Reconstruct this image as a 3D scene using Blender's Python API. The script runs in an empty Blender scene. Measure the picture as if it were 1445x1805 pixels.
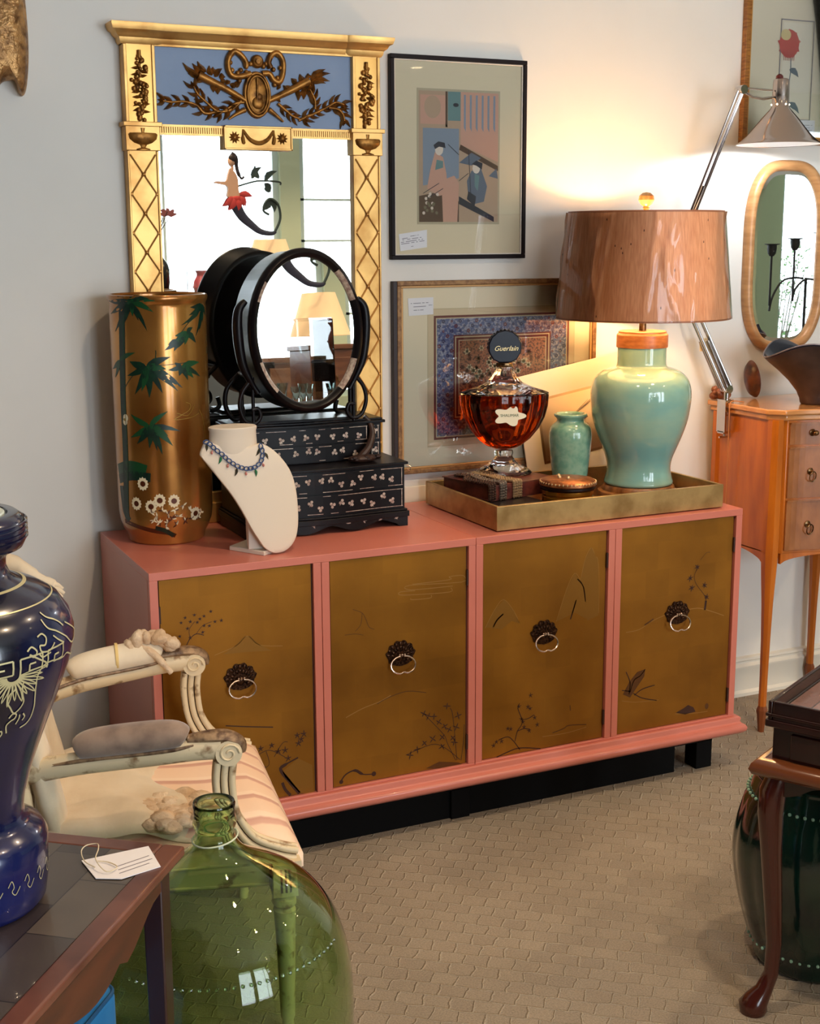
import bpy, math, random
from mathutils import Vector, Matrix
PI = math.pi
S = bpy.context.scene
COL = S.collection
rnd = random.Random(7)

# ---------------------------------------------------------------- camera
cam = bpy.data.objects.new('camera', bpy.data.cameras.new('camera'))
COL.objects.link(cam)
cam.data.sensor_fit = 'HORIZONTAL'; cam.data.sensor_width = 36.0
cam.data.lens = 2372.07 / 1445 * 36.0
cam.data.clip_start = 0.05
def cam_matrix(yaw, pitch, roll, loc):
    cy, sy, cp, sp = math.cos(yaw), math.sin(yaw), math.cos(pitch), math.sin(pitch)
    f = Vector((sy*cp, cy*cp, -sp)); r = Vector((cy, -sy, 0)); u = r.cross(f)
    c, s = math.cos(roll), math.sin(roll)
    r2 = r*c + u*s; u2 = u*c - r*s
    return Matrix(((r2.x, u2.x, -f.x, loc[0]), (r2.y, u2.y, -f.y, loc[1]), (r2.z, u2.z, -f.z, loc[2]), (0, 0, 0, 1)))
cam.matrix_world = cam_matrix(0.4380, 0.2013, -0.0051, (-0.7820, -3.1949, 1.6515))
S.camera = cam

# ---------------------------------------------------------------- colour management, world, daylight
S.view_settings.view_transform = 'Standard'
S.view_settings.look = 'None'
S.view_settings.gamma = 1.0
S.view_settings.use_curve_mapping = False
S.view_settings.exposure = 0.5

world = bpy.data.worlds.new('world'); S.world = world; world.use_nodes = True
world.node_tree.nodes['Background'].inputs[0].default_value = (0.80, 0.90, 1.0, 1)
world.node_tree.nodes['Background'].inputs[1].default_value = 1.2

def area(name, loc, rot, sx, sy, power, col):
    l = bpy.data.lights.new(name, 'AREA'); l.shape = 'RECTANGLE'; l.size = sx; l.size_y = sy
    l.energy = power; l.color = col
    o = bpy.data.objects.new(name, l); COL.objects.link(o); o.location = loc; o.rotation_euler = rot
    return o
# daylight outside the shop windows behind the photographer (wall_front at y = -5.6)
WINS = [(-0.15, 0.85), (1.02, 2.77), (2.93, 3.62), (7.60, 9.0)]
DAY = [105, 165, 115, 150]
for i, (a, b) in enumerate(WINS):
    area('daylight', ((a+b)/2, -6.9, 1.75), (PI/2, 0, 0), (b-a)+0.9, 2.9, DAY[i]*1.0, (0.80, 0.90, 1.0))
# warm ceiling spot lamps: x, y
SPOTS = [(0.95, -2.3), (0.35, -1.15), (1.6, -1.25), (0.1, -3.3), (2.7, -1.9), (3.4, -4.5), (2.0, -4.6), (3.9, -1.0)]
SPOT_POWER = 42.0
LAMP_POWER = 9.5
ARM_LAMP_POWER = 13.0

# ---------------------------------------------------------------- materials
def lin(c):
    return tuple(((x/255)/12.92 if x/255 <= 0.04045 else ((x/255+0.055)/1.055)**2.4) for x in c) + (1,)
MATS = {}
def mat(name, rgb, rough=0.5, metal=0.0, noise=None, bump=None, coat=0.0, trans=0.0, ior=None, spec=None, stretch=None, sheen=0.0, emit=None, rnoise=None, nrot=None):
    if name in MATS: return MATS[name]
    m = bpy.data.materials.new(name); m.use_nodes = True; nt = m.node_tree; N = nt.nodes; L = nt.links
    b = N['Principled BSDF']
    b.inputs['Base Color'].default_value = lin(rgb); b.inputs['Roughness'].default_value = rough
    b.inputs['Metallic'].default_value = metal; b.inputs['Coat Weight'].default_value = coat
    b.inputs['Coat Roughness'].default_value = 0.06
    b.inputs['Transmission Weight'].default_value = trans
    if ior: b.inputs['IOR'].default_value = ior
    if spec is not None: b.inputs['Specular IOR Level'].default_value = spec
    if sheen: b.inputs['Sheen Weight'].default_value = sheen
    if emit: b.inputs['Emission Color'].default_value = lin(emit[0]); b.inputs['Emission Strength'].default_value = emit[1]
    tc = N.new('ShaderNodeTexCoord'); mp = N.new('ShaderNodeMapping'); L.new(tc.outputs['Object'], mp.inputs[0])
    if stretch: mp.inputs['Scale'].default_value = stretch
    if nrot: mp.inputs['Rotation'].default_value = nrot
    if noise:
        n = N.new('ShaderNodeTexNoise'); n.inputs['Scale'].default_value = noise[0]; n.inputs['Detail'].default_value = 6
        L.new(mp.outputs[0], n.inputs[0])
        r = N.new('ShaderNodeValToRGB'); r.color_ramp.elements[0].position = noise[2] if len(noise) > 2 else 0.35
        r.color_ramp.elements[1].position = noise[3] if len(noise) > 3 else 0.65
        r.color_ramp.elements[0].color = lin(noise[1]); r.color_ramp.elements[1].color = lin(rgb)
        L.new(n.outputs[0], r.inputs[0]); L.new(r.outputs[0], b.inputs['Base Color'])
    if rnoise:
        n3 = N.new('ShaderNodeTexNoise'); n3.inputs['Scale'].default_value = rnoise[0]; L.new(mp.outputs[0], n3.inputs[0])
        mr = N.new('ShaderNodeMapRange'); mr.inputs['To Min'].default_value = rnoise[1]; mr.inputs['To Max'].default_value = rnoise[2]
        L.new(n3.outputs[0], mr.inputs[0]); L.new(mr.outputs[0], b.inputs['Roughness'])
    if bump:
        n2 = N.new('ShaderNodeTexNoise'); n2.inputs['Scale'].default_value = bump[0]; n2.inputs['Detail'].default_value = 5
        L.new(mp.outputs[0], n2.inputs[0]); bp = N.new('ShaderNodeBump'); bp.inputs['Strength'].default_value = bump[1]
        bp.inputs['Distance'].default_value = bump[2] if len(bump) > 2 else 0.004
        L.new(n2.outputs[0], bp.inputs['Height']); L.new(bp.outputs[0], b.inputs['Normal'])
    MATS[name] = m
    return m
def pane_mat():
    # thin flat glass: clear, reflecting by Fresnel
    if 'pane' in MATS: return MATS['pane']
    m = bpy.data.materials.new('pane'); m.use_nodes = True; nt = m.node_tree; nt.nodes.clear(); N = nt.nodes; L = nt.links
    o = N.new('ShaderNodeOutputMaterial'); t = N.new('ShaderNodeBsdfTransparent'); g = N.new('ShaderNodeBsdfGlossy')
    g.inputs['Roughness'].default_value = 0.015; f = N.new('ShaderNodeFresnel'); f.inputs[0].default_value = 1.5
    x = N.new('ShaderNodeMixShader'); L.new(f.outputs[0], x.inputs[0]); L.new(t.outputs[0], x.inputs[1]); L.new(g.outputs[0], x.inputs[2])
    L.new(x.outputs[0], o.inputs[0]); MATS['pane'] = m
    return m
def mirror_mat():
    m = mat('silvered_glass', (243, 246, 243), 0.008, 1.0)
    return m
def carpet_mat():
    m = bpy.data.materials.new('carpet'); m.use_nodes = True; nt = m.node_tree; N = nt.nodes; L = nt.links
    b = N['Principled BSDF']; b.inputs['Roughness'].default_value = 0.95; b.inputs['Specular IOR Level'].default_value = 0.1
    tc = N.new('ShaderNodeTexCoord'); mp = N.new('ShaderNodeMapping'); mp.inputs['Rotation'].default_value = (0, 0, math.radians(38))
    L.new(tc.outputs['Object'], mp.inputs[0])
    dn = N.new('ShaderNodeTexNoise'); dn.inputs['Scale'].default_value = 22; L.new(mp.outputs[0], dn.inputs[0])
    va = N.new('ShaderNodeVectorMath'); va.operation = 'MULTIPLY_ADD'; va.inputs[1].default_value = (0.022,)*3
    L.new(dn.outputs['Color'], va.inputs[0]); L.new(mp.outputs[0], va.inputs[2])
    br = N.new('ShaderNodeTexBrick'); br.inputs['Scale'].default_value = 1.0; br.inputs['Brick Width'].default_value = 0.058
    br.inputs['Row Height'].default_value = 0.047; br.inputs['Mortar Size'].default_value = 0.0035; br.inputs['Mortar Smooth'].default_value = 0.9
    br.inputs['Color1'].default_value = lin((150, 139, 124)); br.inputs['Color2'].default_value = lin((143, 132, 118)); br.inputs['Mortar'].default_value = lin((166, 155, 138))
    br.offset = 0.5; L.new(va.outputs[0], br.inputs[0])
    n = N.new('ShaderNodeTexNoise'); n.inputs['Scale'].default_value = 260; n.inputs['Detail'].default_value = 3; L.new(tc.outputs['Object'], n.inputs[0])
    n4 = N.new('ShaderNodeTexNoise'); n4.inputs['Scale'].default_value = 2.2; n4.inputs['Detail'].default_value = 4; L.new(tc.outputs['Object'], n4.inputs[0])
    mx = N.new('ShaderNodeMix'); mx.data_type = 'RGBA'; mx.blend_type = 'OVERLAY'; mx.inputs[0].default_value = 0.55
    L.new(br.outputs['Color'], mx.inputs[6]); L.new(n.outputs[0], mx.inputs[7])
    mx2 = N.new('ShaderNodeMix'); mx2.data_type = 'RGBA'; mx2.blend_type = 'OVERLAY'; mx2.inputs[0].default_value = 0.35
    L.new(mx.outputs[2], mx2.inputs[6]); L.new(n4.outputs[0], mx2.inputs[7]); L.new(mx2.outputs[2], b.inputs['Base Color'])
    ad = N.new('ShaderNodeMath'); ad.operation = 'MULTIPLY_ADD'; ad.inputs[1].default_value = 0.35
    L.new(n.outputs[0], ad.inputs[0]); L.new(br.outputs['Fac'], ad.inputs[2])
    bp = N.new('ShaderNodeBump'); bp.inputs['Strength'].default_value = 0.7; bp.inputs['Distance'].default_value = 0.006
    L.new(ad.outputs[0], bp.inputs['Height']); L.new(bp.outputs[0], b.inputs['Normal'])
    return m
def glass_mat(name, rgb, rough=0.0, ior=1.45):
    return mat(name, rgb, rough, 0.0, trans=1.0, ior=ior)

gold = mat('gilt_wood', (226, 180, 108), 0.42, 0.72, noise=(9, (180, 128, 66), 0.3, 0.55), bump=(60, 0.25, 0.002))
gold_dark = mat('antique_gilt', (164, 112, 50), 0.42, 0.75, noise=(40, (90, 54, 18), 0.32, 0.55), bump=(90, 0.4, 0.002))
pink = mat('coral_pink_lacquer', (206, 122, 106), 0.36, 0, noise=(3, (198, 114, 98)), coat=0.2)
black = mat('black_lacquer', (9, 8, 10), 0.22, 0, coat=0.4)
black_matt = mat('black_paint', (5, 5, 6), 0.7, spec=0.15)
brass = mat('aged_brass', (150, 120, 84), 0.3, 1.0, noise=(50, (70, 45, 25)))
silver = mat('pale_antique_metal', (214, 190, 172), 0.25, 1.0)
chrome = mat('chrome', (196, 190, 188), 0.1, 1.0)
dark_line = mat('dark_brown_paint', (52, 22, 8), 0.6)
white_paint = mat('white_trim_paint', (222, 216, 202), 0.4)

# ---------------------------------------------------------------- mesh builder
class MB:
    def __init__(s): s.v = []; s.f = []; s.m = []
    def add(s, vs, fs, m=0):
        o = len(s.v); s.v += [tuple(p) for p in vs]; s.f += [tuple(i+o for i in f) for f in fs]; s.m += [m]*len(fs); return s
    def box(s, x0, x1, y0, y1, z0, z1, m=0):
        return s.add([(x0,y0,z0),(x1,y0,z0),(x1,y1,z0),(x0,y1,z0),(x0,y0,z1),(x1,y0,z1),(x1,y1,z1),(x0,y1,z1)],
                     [(3,2,1,0),(4,5,6,7),(0,1,5,4),(1,2,6,5),(2,3,7,6),(3,0,4,7)], m)
    def hexa(s, b, t, m=0):   # bottom quad, top quad (ccw from above)
        return s.add(list(b)+list(t), [(3,2,1,0),(4,5,6,7),(0,1,5,4),(1,2,6,5),(2,3,7,6),(3,0,4,7)], m)
    def lathe(s, prof, cx=0, cy=0, seg=48, m=0, rf=None, sx=1, sy=1, mf=None, closed=False):
        o = len(s.v); n = len(prof)
        for (r, z) in prof:
            for k in range(seg):
                a = 2*PI*k/seg; q = r*(rf(a, z) if rf else 1)
                s.v.append((cx+q*math.cos(a)*sx, cy+q*math.sin(a)*sy, z))
        for i in range(n if closed else n-1):
            j = (i+1) % n
            for k in range(seg):
                k2 = (k+1) % seg
                s.f.append((o+i*seg+k, o+i*seg+k2, o+j*seg+k2, o+j*seg+k)); s.m.append(mf(i) if mf else m)
        if not closed:
            if prof[0][0] > 1e-5: s.f.append(tuple(o+k for k in range(seg))[::-1]); s.m.append(mf(0) if mf else m)
            if prof[-1][0] > 1e-5: s.f.append(tuple(o+(n-1)*seg+k for k in range(seg))); s.m.append(mf(n-2) if mf else m)
        return s
    def tube(s, pts, r=0.005, seg=8, m=0, closed=False, flat=1.0, cap=True):
        P = [Vector(p) for p in pts]; n = len(P)
        if n < 2: return s
        R = r if isinstance(r, (list, tuple)) else [r]*n
        o = len(s.v); up = None
        for i in range(n):
            if closed: d = P[(i+1) % n]-P[i-1]
            else: d = P[min(i+1, n-1)]-P[max(i-1, 0)]
            if d.length < 1e-9: d = Vector((0, 0, 1))
            d.normalize()
            if up is None:
                up = Vector((0, 1, 0)) if abs(d.y) < 0.9 else Vector((0, 0, 1))
            a = (up - d*up.dot(d))
            if a.length < 1e-6: a = Vector((1, 0, 0)) - d*d.x
            a.normalize(); up = a; b = d.cross(a)
            for k in range(seg):
                t = 2*PI*k/seg
                s.v.append(tuple(P[i] + a*(R[i]*flat*math.cos(t)) + b*(R[i]*math.sin(t))))
        for i in range(n if closed else n-1):
            j = (i+1) % n
            for k in range(seg):
                k2 = (k+1) % seg
                s.f.append((o+i*seg+k, o+i*seg+k2, o+j*seg+k2, o+j*seg+k)); s.m.append(m)
        if not closed and cap:
            s.f.append(tuple(o+k for k in range(seg))[::-1]); s.m.append(m)
            s.f.append(tuple(o+(n-1)*seg+k for k in range(seg))); s.m.append(m)
        return s
    def prism(s, pts, d0, d1, ax='Y', m=0):   # outline in the plane across ax
        n = len(pts)
        def P(p, d): return (p[0], d, p[1]) if ax == 'Y' else ((d, p[0], p[1]) if ax == 'X' else (p[0], p[1], d))
        vs = [P(p, d0) for p in pts]+[P(p, d1) for p in pts]
        fs = [tuple(range(n)), tuple(range(2*n-1, n-1, -1))]+[(i, i+n, (i+1) % n+n, (i+1) % n) for i in range(n)]
        return s.add(vs, fs, m)
    def ell(s, c, r, seg=12, rings=8, m=0, rot=None):
        vs = []; fs = []
        for i in range(rings+1):
            t = PI*i/rings
            for k in range(seg):
                a = 2*PI*k/seg
                p = Vector((r[0]*math.sin(t)*math.cos(a), r[1]*math.sin(t)*math.sin(a), r[2]*math.cos(t)))
                if rot: p = rot @ p
                vs.append(p+Vector(c))
        for i in range(rings):
            for k in range(seg):
                k2 = (k+1) % seg; fs.append((i*seg+k, (i+1)*seg+k, (i+1)*seg+k2, i*seg+k2))
        return s.add(vs, fs, m)
    def ribbon(s, pts, w, y, m=0):            # flat stroke on a y-plane, pts = (x, z)
        n = len(pts)
        if n < 2: return s
        W = w if isinstance(w, (list, tuple)) else [w]*n
        vs = []
        for i in range(n):
            dx = pts[min(i+1, n-1)][0]-pts[max(i-1, 0)][0]; dz = pts[min(i+1, n-1)][1]-pts[max(i-1, 0)][1]
            l = math.hypot(dx, dz) or 1
            nx, nz = -dz/l*W[i]/2, dx/l*W[i]/2
            vs += [(pts[i][0]+nx, y, pts[i][1]+nz), (pts[i][0]-nx, y, pts[i][1]-nz)]
        return s.add(vs, [(2*i, 2*i+1, 2*i+3, 2*i+2) for i in range(n-1)], m)
    def blade(s, p0, p1, w, y, m=0, bend=0.0, lift=0.0):   # leaf on a y-plane; lift > 0 makes it a raised carved leaf
        dx, dz = p1[0]-p0[0], p1[1]-p0[1]; l = math.hypot(dx, dz) or 1; nx, nz = -dz/l, dx/l
        ts = [0, .15, .4, .7, 1]; ws = [.12, .75, 1, .62, .03]
        vs = []
        for t, q in zip(ts, ws):
            off = bend*l*math.sin(PI*t)
            cx, cz = p0[0]+dx*t+nx*off, p0[1]+dz*t+nz*off
            for sgn, h in ((-1, 0), (0, 1), (1, 0)):
                vs.append((cx+nx*sgn*w*q/2, y-(lift*h*(0.4+0.6*q) if lift else 0), cz+nz*sgn*w*q/2))
        fs = []
        for i in range(4):
            a = 3*i; fs += [(a, a+1, a+4, a+3), (a+1, a+2, a+5, a+4)]
        return s.add(vs, fs, m)
    def disc(s, c, r, y, m=0, seg=10, rz=None):
        return s.add([(c[0]+r*math.cos(2*PI*k/seg), y, c[1]+(rz or r)*math.sin(2*PI*k/seg)) for k in range(seg)], [tuple(range(seg))], m)
    def poly(s, pts, y, m=0):
        return s.add([(p[0], y, p[1]) for p in pts], [tuple(range(len(pts)))], m)
    def sweep(s, pts2, prof, m=0):            # rectangular moulding helper: prof (out, z) swept round closed list pts2 of (x, y, nx, ny)
        n = len(pts2); k = len(prof); o = len(s.v)
        for (x, y, nx, ny) in pts2:
            for (d, z) in prof: s.v.append((x+nx*d, y+ny*d, z))
        for i in range(n):
            j = (i+1) % n
            for q in range(k-1):
                s.f.append((o+i*k+q, o+j*k+q, o+j*k+q+1, o+i*k+q+1)); s.m.append(m)
        return s
    def xf(s, fn, start=0):
        for i in range(start, len(s.v)): s.v[i] = tuple(fn(Vector(s.v[i])))
        return s
    def build(s, name, mats, parent=None, smooth=35, bevel=0, label=None, sub=0, loc=None):
        me = bpy.data.meshes.new(name); me.from_pydata(s.v, [], s.f)
        if not isinstance(mats, (list, tuple)): mats = [mats]
        for q in mats: me.materials.append(q)
        me.polygons.foreach_set('material_index', s.m)
        me.polygons.foreach_set('use_smooth', [True]*len(s.f))
        me.update()
        if smooth is not None and smooth < 180: me.set_sharp_from_angle(angle=math.radians(smooth))
        o = bpy.data.objects.new(name, me); COL.objects.link(o)
        if parent: o.parent = parent
        if loc: o.location = loc
        if bevel:
            b = o.modifiers.new('bevel', 'BEVEL'); b.width = bevel; b.segments = 2; b.limit_method = 'ANGLE'; b.angle_limit = math.radians(40)
        if sub:
            q = o.modifiers.new('sub', 'SUBSURF'); q.levels = sub; q.render_levels = sub
        if label: o['label'] = label
        return o
def tag(o, label, cat, group=None):
    o['label'] = label; o['category'] = cat
    if group: o['group'] = group
    return o
def thing(name, label, cat, loc=(0, 0, 0), rz=0, group=None):
    o = bpy.data.objects.new(name, None); COL.objects.link(o); o.empty_display_size = 0.05
    o.location = loc; o.rotation_euler = (0, 0, rz)
    return tag(o, label, cat, group)
def struct(o): o['kind'] = 'structure'; return o
def text_mesh(txt, size, name, m, parent, loc, rot, shear=0.0, depth=0.0003, label=None):
    cu = bpy.data.curves.new(name, 'FONT'); cu.body = txt; cu.size = size; cu.extrude = depth; cu.align_x = 'CENTER'; cu.align_y = 'CENTER'; cu.shear = shear
    t = bpy.data.objects.new('tmp_text', cu); COL.objects.link(t)
    dg = bpy.context.evaluated_depsgraph_get(); me = bpy.data.meshes.new_from_object(t.evaluated_get(dg))
    bpy.data.objects.remove(t); bpy.data.curves.remove(cu)
    me.materials.clear(); me.materials.append(m)
    o = bpy.data.objects.new(name, me); COL.objects.link(o); o.parent = parent; o.location = loc; o.rotation_euler = rot
    if label: o['label'] = label
    return o
def smooth_path(pts, n=6, closed=False):
    P = [Vector(p) for p in pts]; out = []; k = len(P)
    for i in range(k if closed else k-1):
        p0 = P[(i-1) % k] if closed or i > 0 else P[i]; p1 = P[i]; p2 = P[(i+1) % k]
        p3 = P[(i+2) % k] if closed or i+2 < k else P[(i+1) % k]
        for j in range(n):
            t = j/n
            out.append(0.5*((2*p1)+(p2-p0)*t+(2*p0-5*p1+4*p2-p3)*t*t+(3*p1-p0-3*p2+p3)*t**3))
    if not closed: out.append(P[-1])
    return out
def sp2(pts, n=5, closed=False): return [(p[0], p[1]) for p in smooth_path([(a, b, 0) for a, b in pts], n, closed)]
def star(mb, c, r, n, y, m=0, a0=0.3, w=None, up=False):
    for k in range(n):
        a = a0+2*PI*k/n if not up else a0+PI*k/max(1, n-1)
        q = r*(0.75+0.4*rnd.random())
        mb.blade(c, (c[0]+q*math.cos(a), c[1]+q*math.sin(a)), w or r*0.3, y, m)

# ================================================================ ROOM
WALL = 0.56
wall_m = mat('wall_paint', (226, 222, 214), 0.7, noise=(2.5, (221, 217, 209)), bump=(300, 0.08, 0.0008))
green_m = mat('pale_green_paint', (216, 228, 196), 0.6)
carpet = carpet_mat()
struct(MB().box(-1.95, 9.2, -5.8, WALL+0.2, -0.1, 0).build('floor', carpet))
struct(MB().box(-1.95, 9.2, -5.8, WALL+0.2, 2.9, 3.0).build('ceiling', mat('ceiling_paint', (225, 224, 218), 0.8)))
struct(MB().box(-1.95, 9.2, WALL, WALL+0.2, 0, 2.9).build('wall_back', wall_m))
struct(MB().box(-1.95, -1.75, -5.8, WALL, 0, 2.9).build('wall_left', mat('dark_bounce_cut_wall', (66, 46, 36), 0.8)))  # unseen wall, set close and dark to cut bounce onto the credenza's side
struct(MB().box(9.0, 9.2, -5.8, WALL, 0, 2.9).build('wall_right', green_m))
wf = MB()
xs = [-1.75]
for a, b in WINS: xs += [a, b]
xs.append(9.0)
for i in range(0, len(xs), 2):
    if xs[i+1]-xs[i] > 0.01: wf.box(xs[i], xs[i+1], -5.8, -5.6, 0, 2.9)
for a, b in WINS: wf.box(a, b, -5.8, -5.6, 0, 0.42); wf.box(a, b, -5.8, -5.6, 2.62, 2.9)
struct(wf.build('wall_front', green_m))
for i, (a, b) in enumerate(WINS):
    w = MB()
    for x in (a, b-0.045)+((b-0.9,) if i == 1 else ()): w.box(x, x+(0.045 if x in (a, b-0.045) else 0.02), -5.7, -5.64, 0.42, 2.62)
    for z in (0.42, 2.575)+((1.93, 1.62) if i == 2 else ()): w.box(a, b, -5.7, -5.64, z, z+(0.045 if z in (0.42, 2.575) else 0.018))
    f = struct(w.build('window_%d' % (i+1), mat('window_frame_paint', (214, 232, 228), 0.5)))
    MB().box(a, b, -5.672, -5.668, 0.44, 2.6).build('pane', pane_mat(), f)
# baseboard: square board with a moulded cap and a small shoe strip
bb = [(0, 0), (0.026, 0), (0.026, 0.012), (0.018, 0.022), (0.018, 0.098), (0.022, 0.104), (0.022, 0.112), (0.012, 0.122), (0.012, 0.128), (0.016, 0.133), (0.014, 0.141), (0, 0.146)]
m_ = MB(); m_.prism([(WALL-d, z) for d, z in bb], -1.75, 9.0, ax='X')
struct(m_.build('baseboard_back', white_paint))

# ================================================================ CREDENZA
cab = thing('credenza', 'long coral pink credenza with four gold leaf doors painted with landscapes', 'cabinet', (0, 0, 0))
b = MB()
B0, B1 = 0.178, 0.841
U = 0.4575
b.box(0, 1.83, 0.016, 0.54, B0, B1-0.02)
for k in (0, 1):
    b.box(k*0.915+0.0006, (k+1)*0.915-0.0006, 0, 0.54, B1-0.021, B1)     # top boards of the two halves
    b.box(k*0.915+0.0006, (k+1)*0.915-0.0006, 0, 0.02, B0, B0+0.006)
for k in range(4):
    for x in (k*U+0.0008, (k+1)*U-0.0225): b.box(x, x+0.0217, 0, 0.02, B0+0.006, B1-0.021)
b.build('body', pink, cab, bevel=0.0012)
# base moulding
b = MB()
mold = [(0.0, B0), (0.012, B0+0.001), (0.016, B0-0.004), (0.014, B0-0.014), (0.018, B0-0.020), (0.026, B0-0.024), (0.031, B0-0.033), (0.029, B0-0.043), (0.02, B0-0.052), (0.0, B0-0.054)]
corners = [(0, 0.54, -1, 0), (0, 0, -1, -1), (1.83, 0, 1, -1), (1.83, 0.54, 1, 0)]
o = len(b.v); k = len(mold)
for (x, y, nx, ny) in corners:
    for d, z in mold: b.v.append((x+nx*d, y+ny*d, z))
for i in range(3):
    for q in range(k-1): b.f.append((o+i*k+q, o+i*k+q+1, o+(i+1)*k+q+1, o+(i+1)*k+q)); b.m.append(0)
b.box(0.0, 1.83, 0.0, 0.54, B0-0.054, B0)
b.build('base_moulding', pink, cab, smooth=50)
# black stand
b = MB()
zt = B0-0.054
b.box(0.04, 1.79, 0.05, 0.085, zt-0.035, zt); b.box(0.04, 1.79, 0.455, 0.49, zt-0.035, zt)
for x in (0.04, 0.4, 0.89, 1.755-0.37, 1.755): b.box(x, x+0.035, 0.05, 0.49, zt-0.035, zt)
b.box(0.1, 1.655, 0.062, 0.075, 0.0, zt)
b.build('stand', black_matt, cab)
for x in (0.04, 0.865, 1.73):
    for y in (0.05, 0.43):
        MB().box(x, x+0.06, y, y+0.06, 0, zt).build('leg', black_matt, cab, bevel=0.002)

leaf_gold = bpy.data.materials.new('gold_leaf'); leaf_gold.use_nodes = True
def _gl():
    nt = leaf_gold.node_tree; N = nt.nodes; L = nt.links; p = N['Principled BSDF']
    p.inputs['Metallic'].default_value = 0.72; p.inputs['Coat Weight'].default_value = 0.12; p.inputs['Coat Roughness'].default_value = 0.25
    tc = N.new('ShaderNodeTexCoord')
    n = N.new('ShaderNodeTexNoise'); n.inputs['Scale'].default_value = 3.2; n.inputs['Detail'].default_value = 8; L.new(tc.outputs['Object'], n.inputs[0])
    mp = N.new('ShaderNodeMapping'); mp.inputs['Scale'].default_value = (1, 1, 1.0); L.new(tc.outputs['Object'], mp.inputs[0])
    mp.inputs['Rotation'].default_value = (PI/2, 0, 0)
    br = N.new('ShaderNodeTexBrick'); br.inputs['Scale'].default_value = 1; br.inputs['Brick Width'].default_value = 0.085; br.inputs['Row Height'].default_value = 0.085
    br.inputs['Mortar Size'].default_value = 0.0012; br.inputs['Color1'].default_value = (0.42, 0.42, 0.42, 1); br.inputs['Color2'].default_value = (0.56, 0.56, 0.56, 1); br.inputs['Mortar'].default_value = (0.50, 0.50, 0.50, 1)
    L.new(mp.outputs[0], br.inputs[0])
    r = N.new('ShaderNodeValToRGB'); r.color_ramp.elements[0].position = 0.25; r.color_ramp.elements[1].position = 0.8
    r.color_ramp.elements[0].color = lin((122, 76, 12)); r.color_ramp.elements[1].color = lin((172, 116, 34))
    L.new(n.outputs[0], r.inputs[0])
    mx = N.new('ShaderNodeMix'); mx.data_type = 'RGBA'; mx.blend_type = 'OVERLAY'; mx.inputs[0].default_value = 0.4
    L.new(r.outputs[0], mx.inputs[6]); L.new(br.outputs['Color'], mx.inputs[7]); L.new(mx.outputs[2], p.inputs['Base Color'])
    mr = N.new('ShaderNodeMapRange'); mr.inputs['To Min'].default_value = 0.34; mr.inputs['To Max'].default_value = 0.6; L.new(n.outputs[0], mr.inputs[0]); L.new(mr.outputs[0], p.inputs['Roughness'])
    bp = N.new('ShaderNodeBump'); bp.inputs['Strength'].default_value = 0.12; bp.inputs['Distance'].default_value = 0.002; L.new(n.outputs[0], bp.inputs['Height']); L.new(bp.outputs[0], p.inputs['Normal'])
_gl()
art_dark = mat('painted_brown_line', (58, 26, 8), 0.55, 0.2)
art_mid = mat('painted_mid_brown', (92, 54, 14), 0.5, 0.4)  # mid brown pigment of the drawn ground and rocks
art_light = mat('painted_pale_gold', (168, 122, 60), 0.45, 0.5)
art_rock = mat('painted_rock_gold', (142, 98, 34), 0.45, 0.6)
DM = [leaf_gold, dark_line, art_dark, art_mid, art_light, art_rock]
DY = 0.0085          # face of the door panels
AY = DY-0.0005
def S_(mb, pts, w, m=2, n=4): mb.ribbon(sp2(pts, n), w, AY, m)
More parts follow.
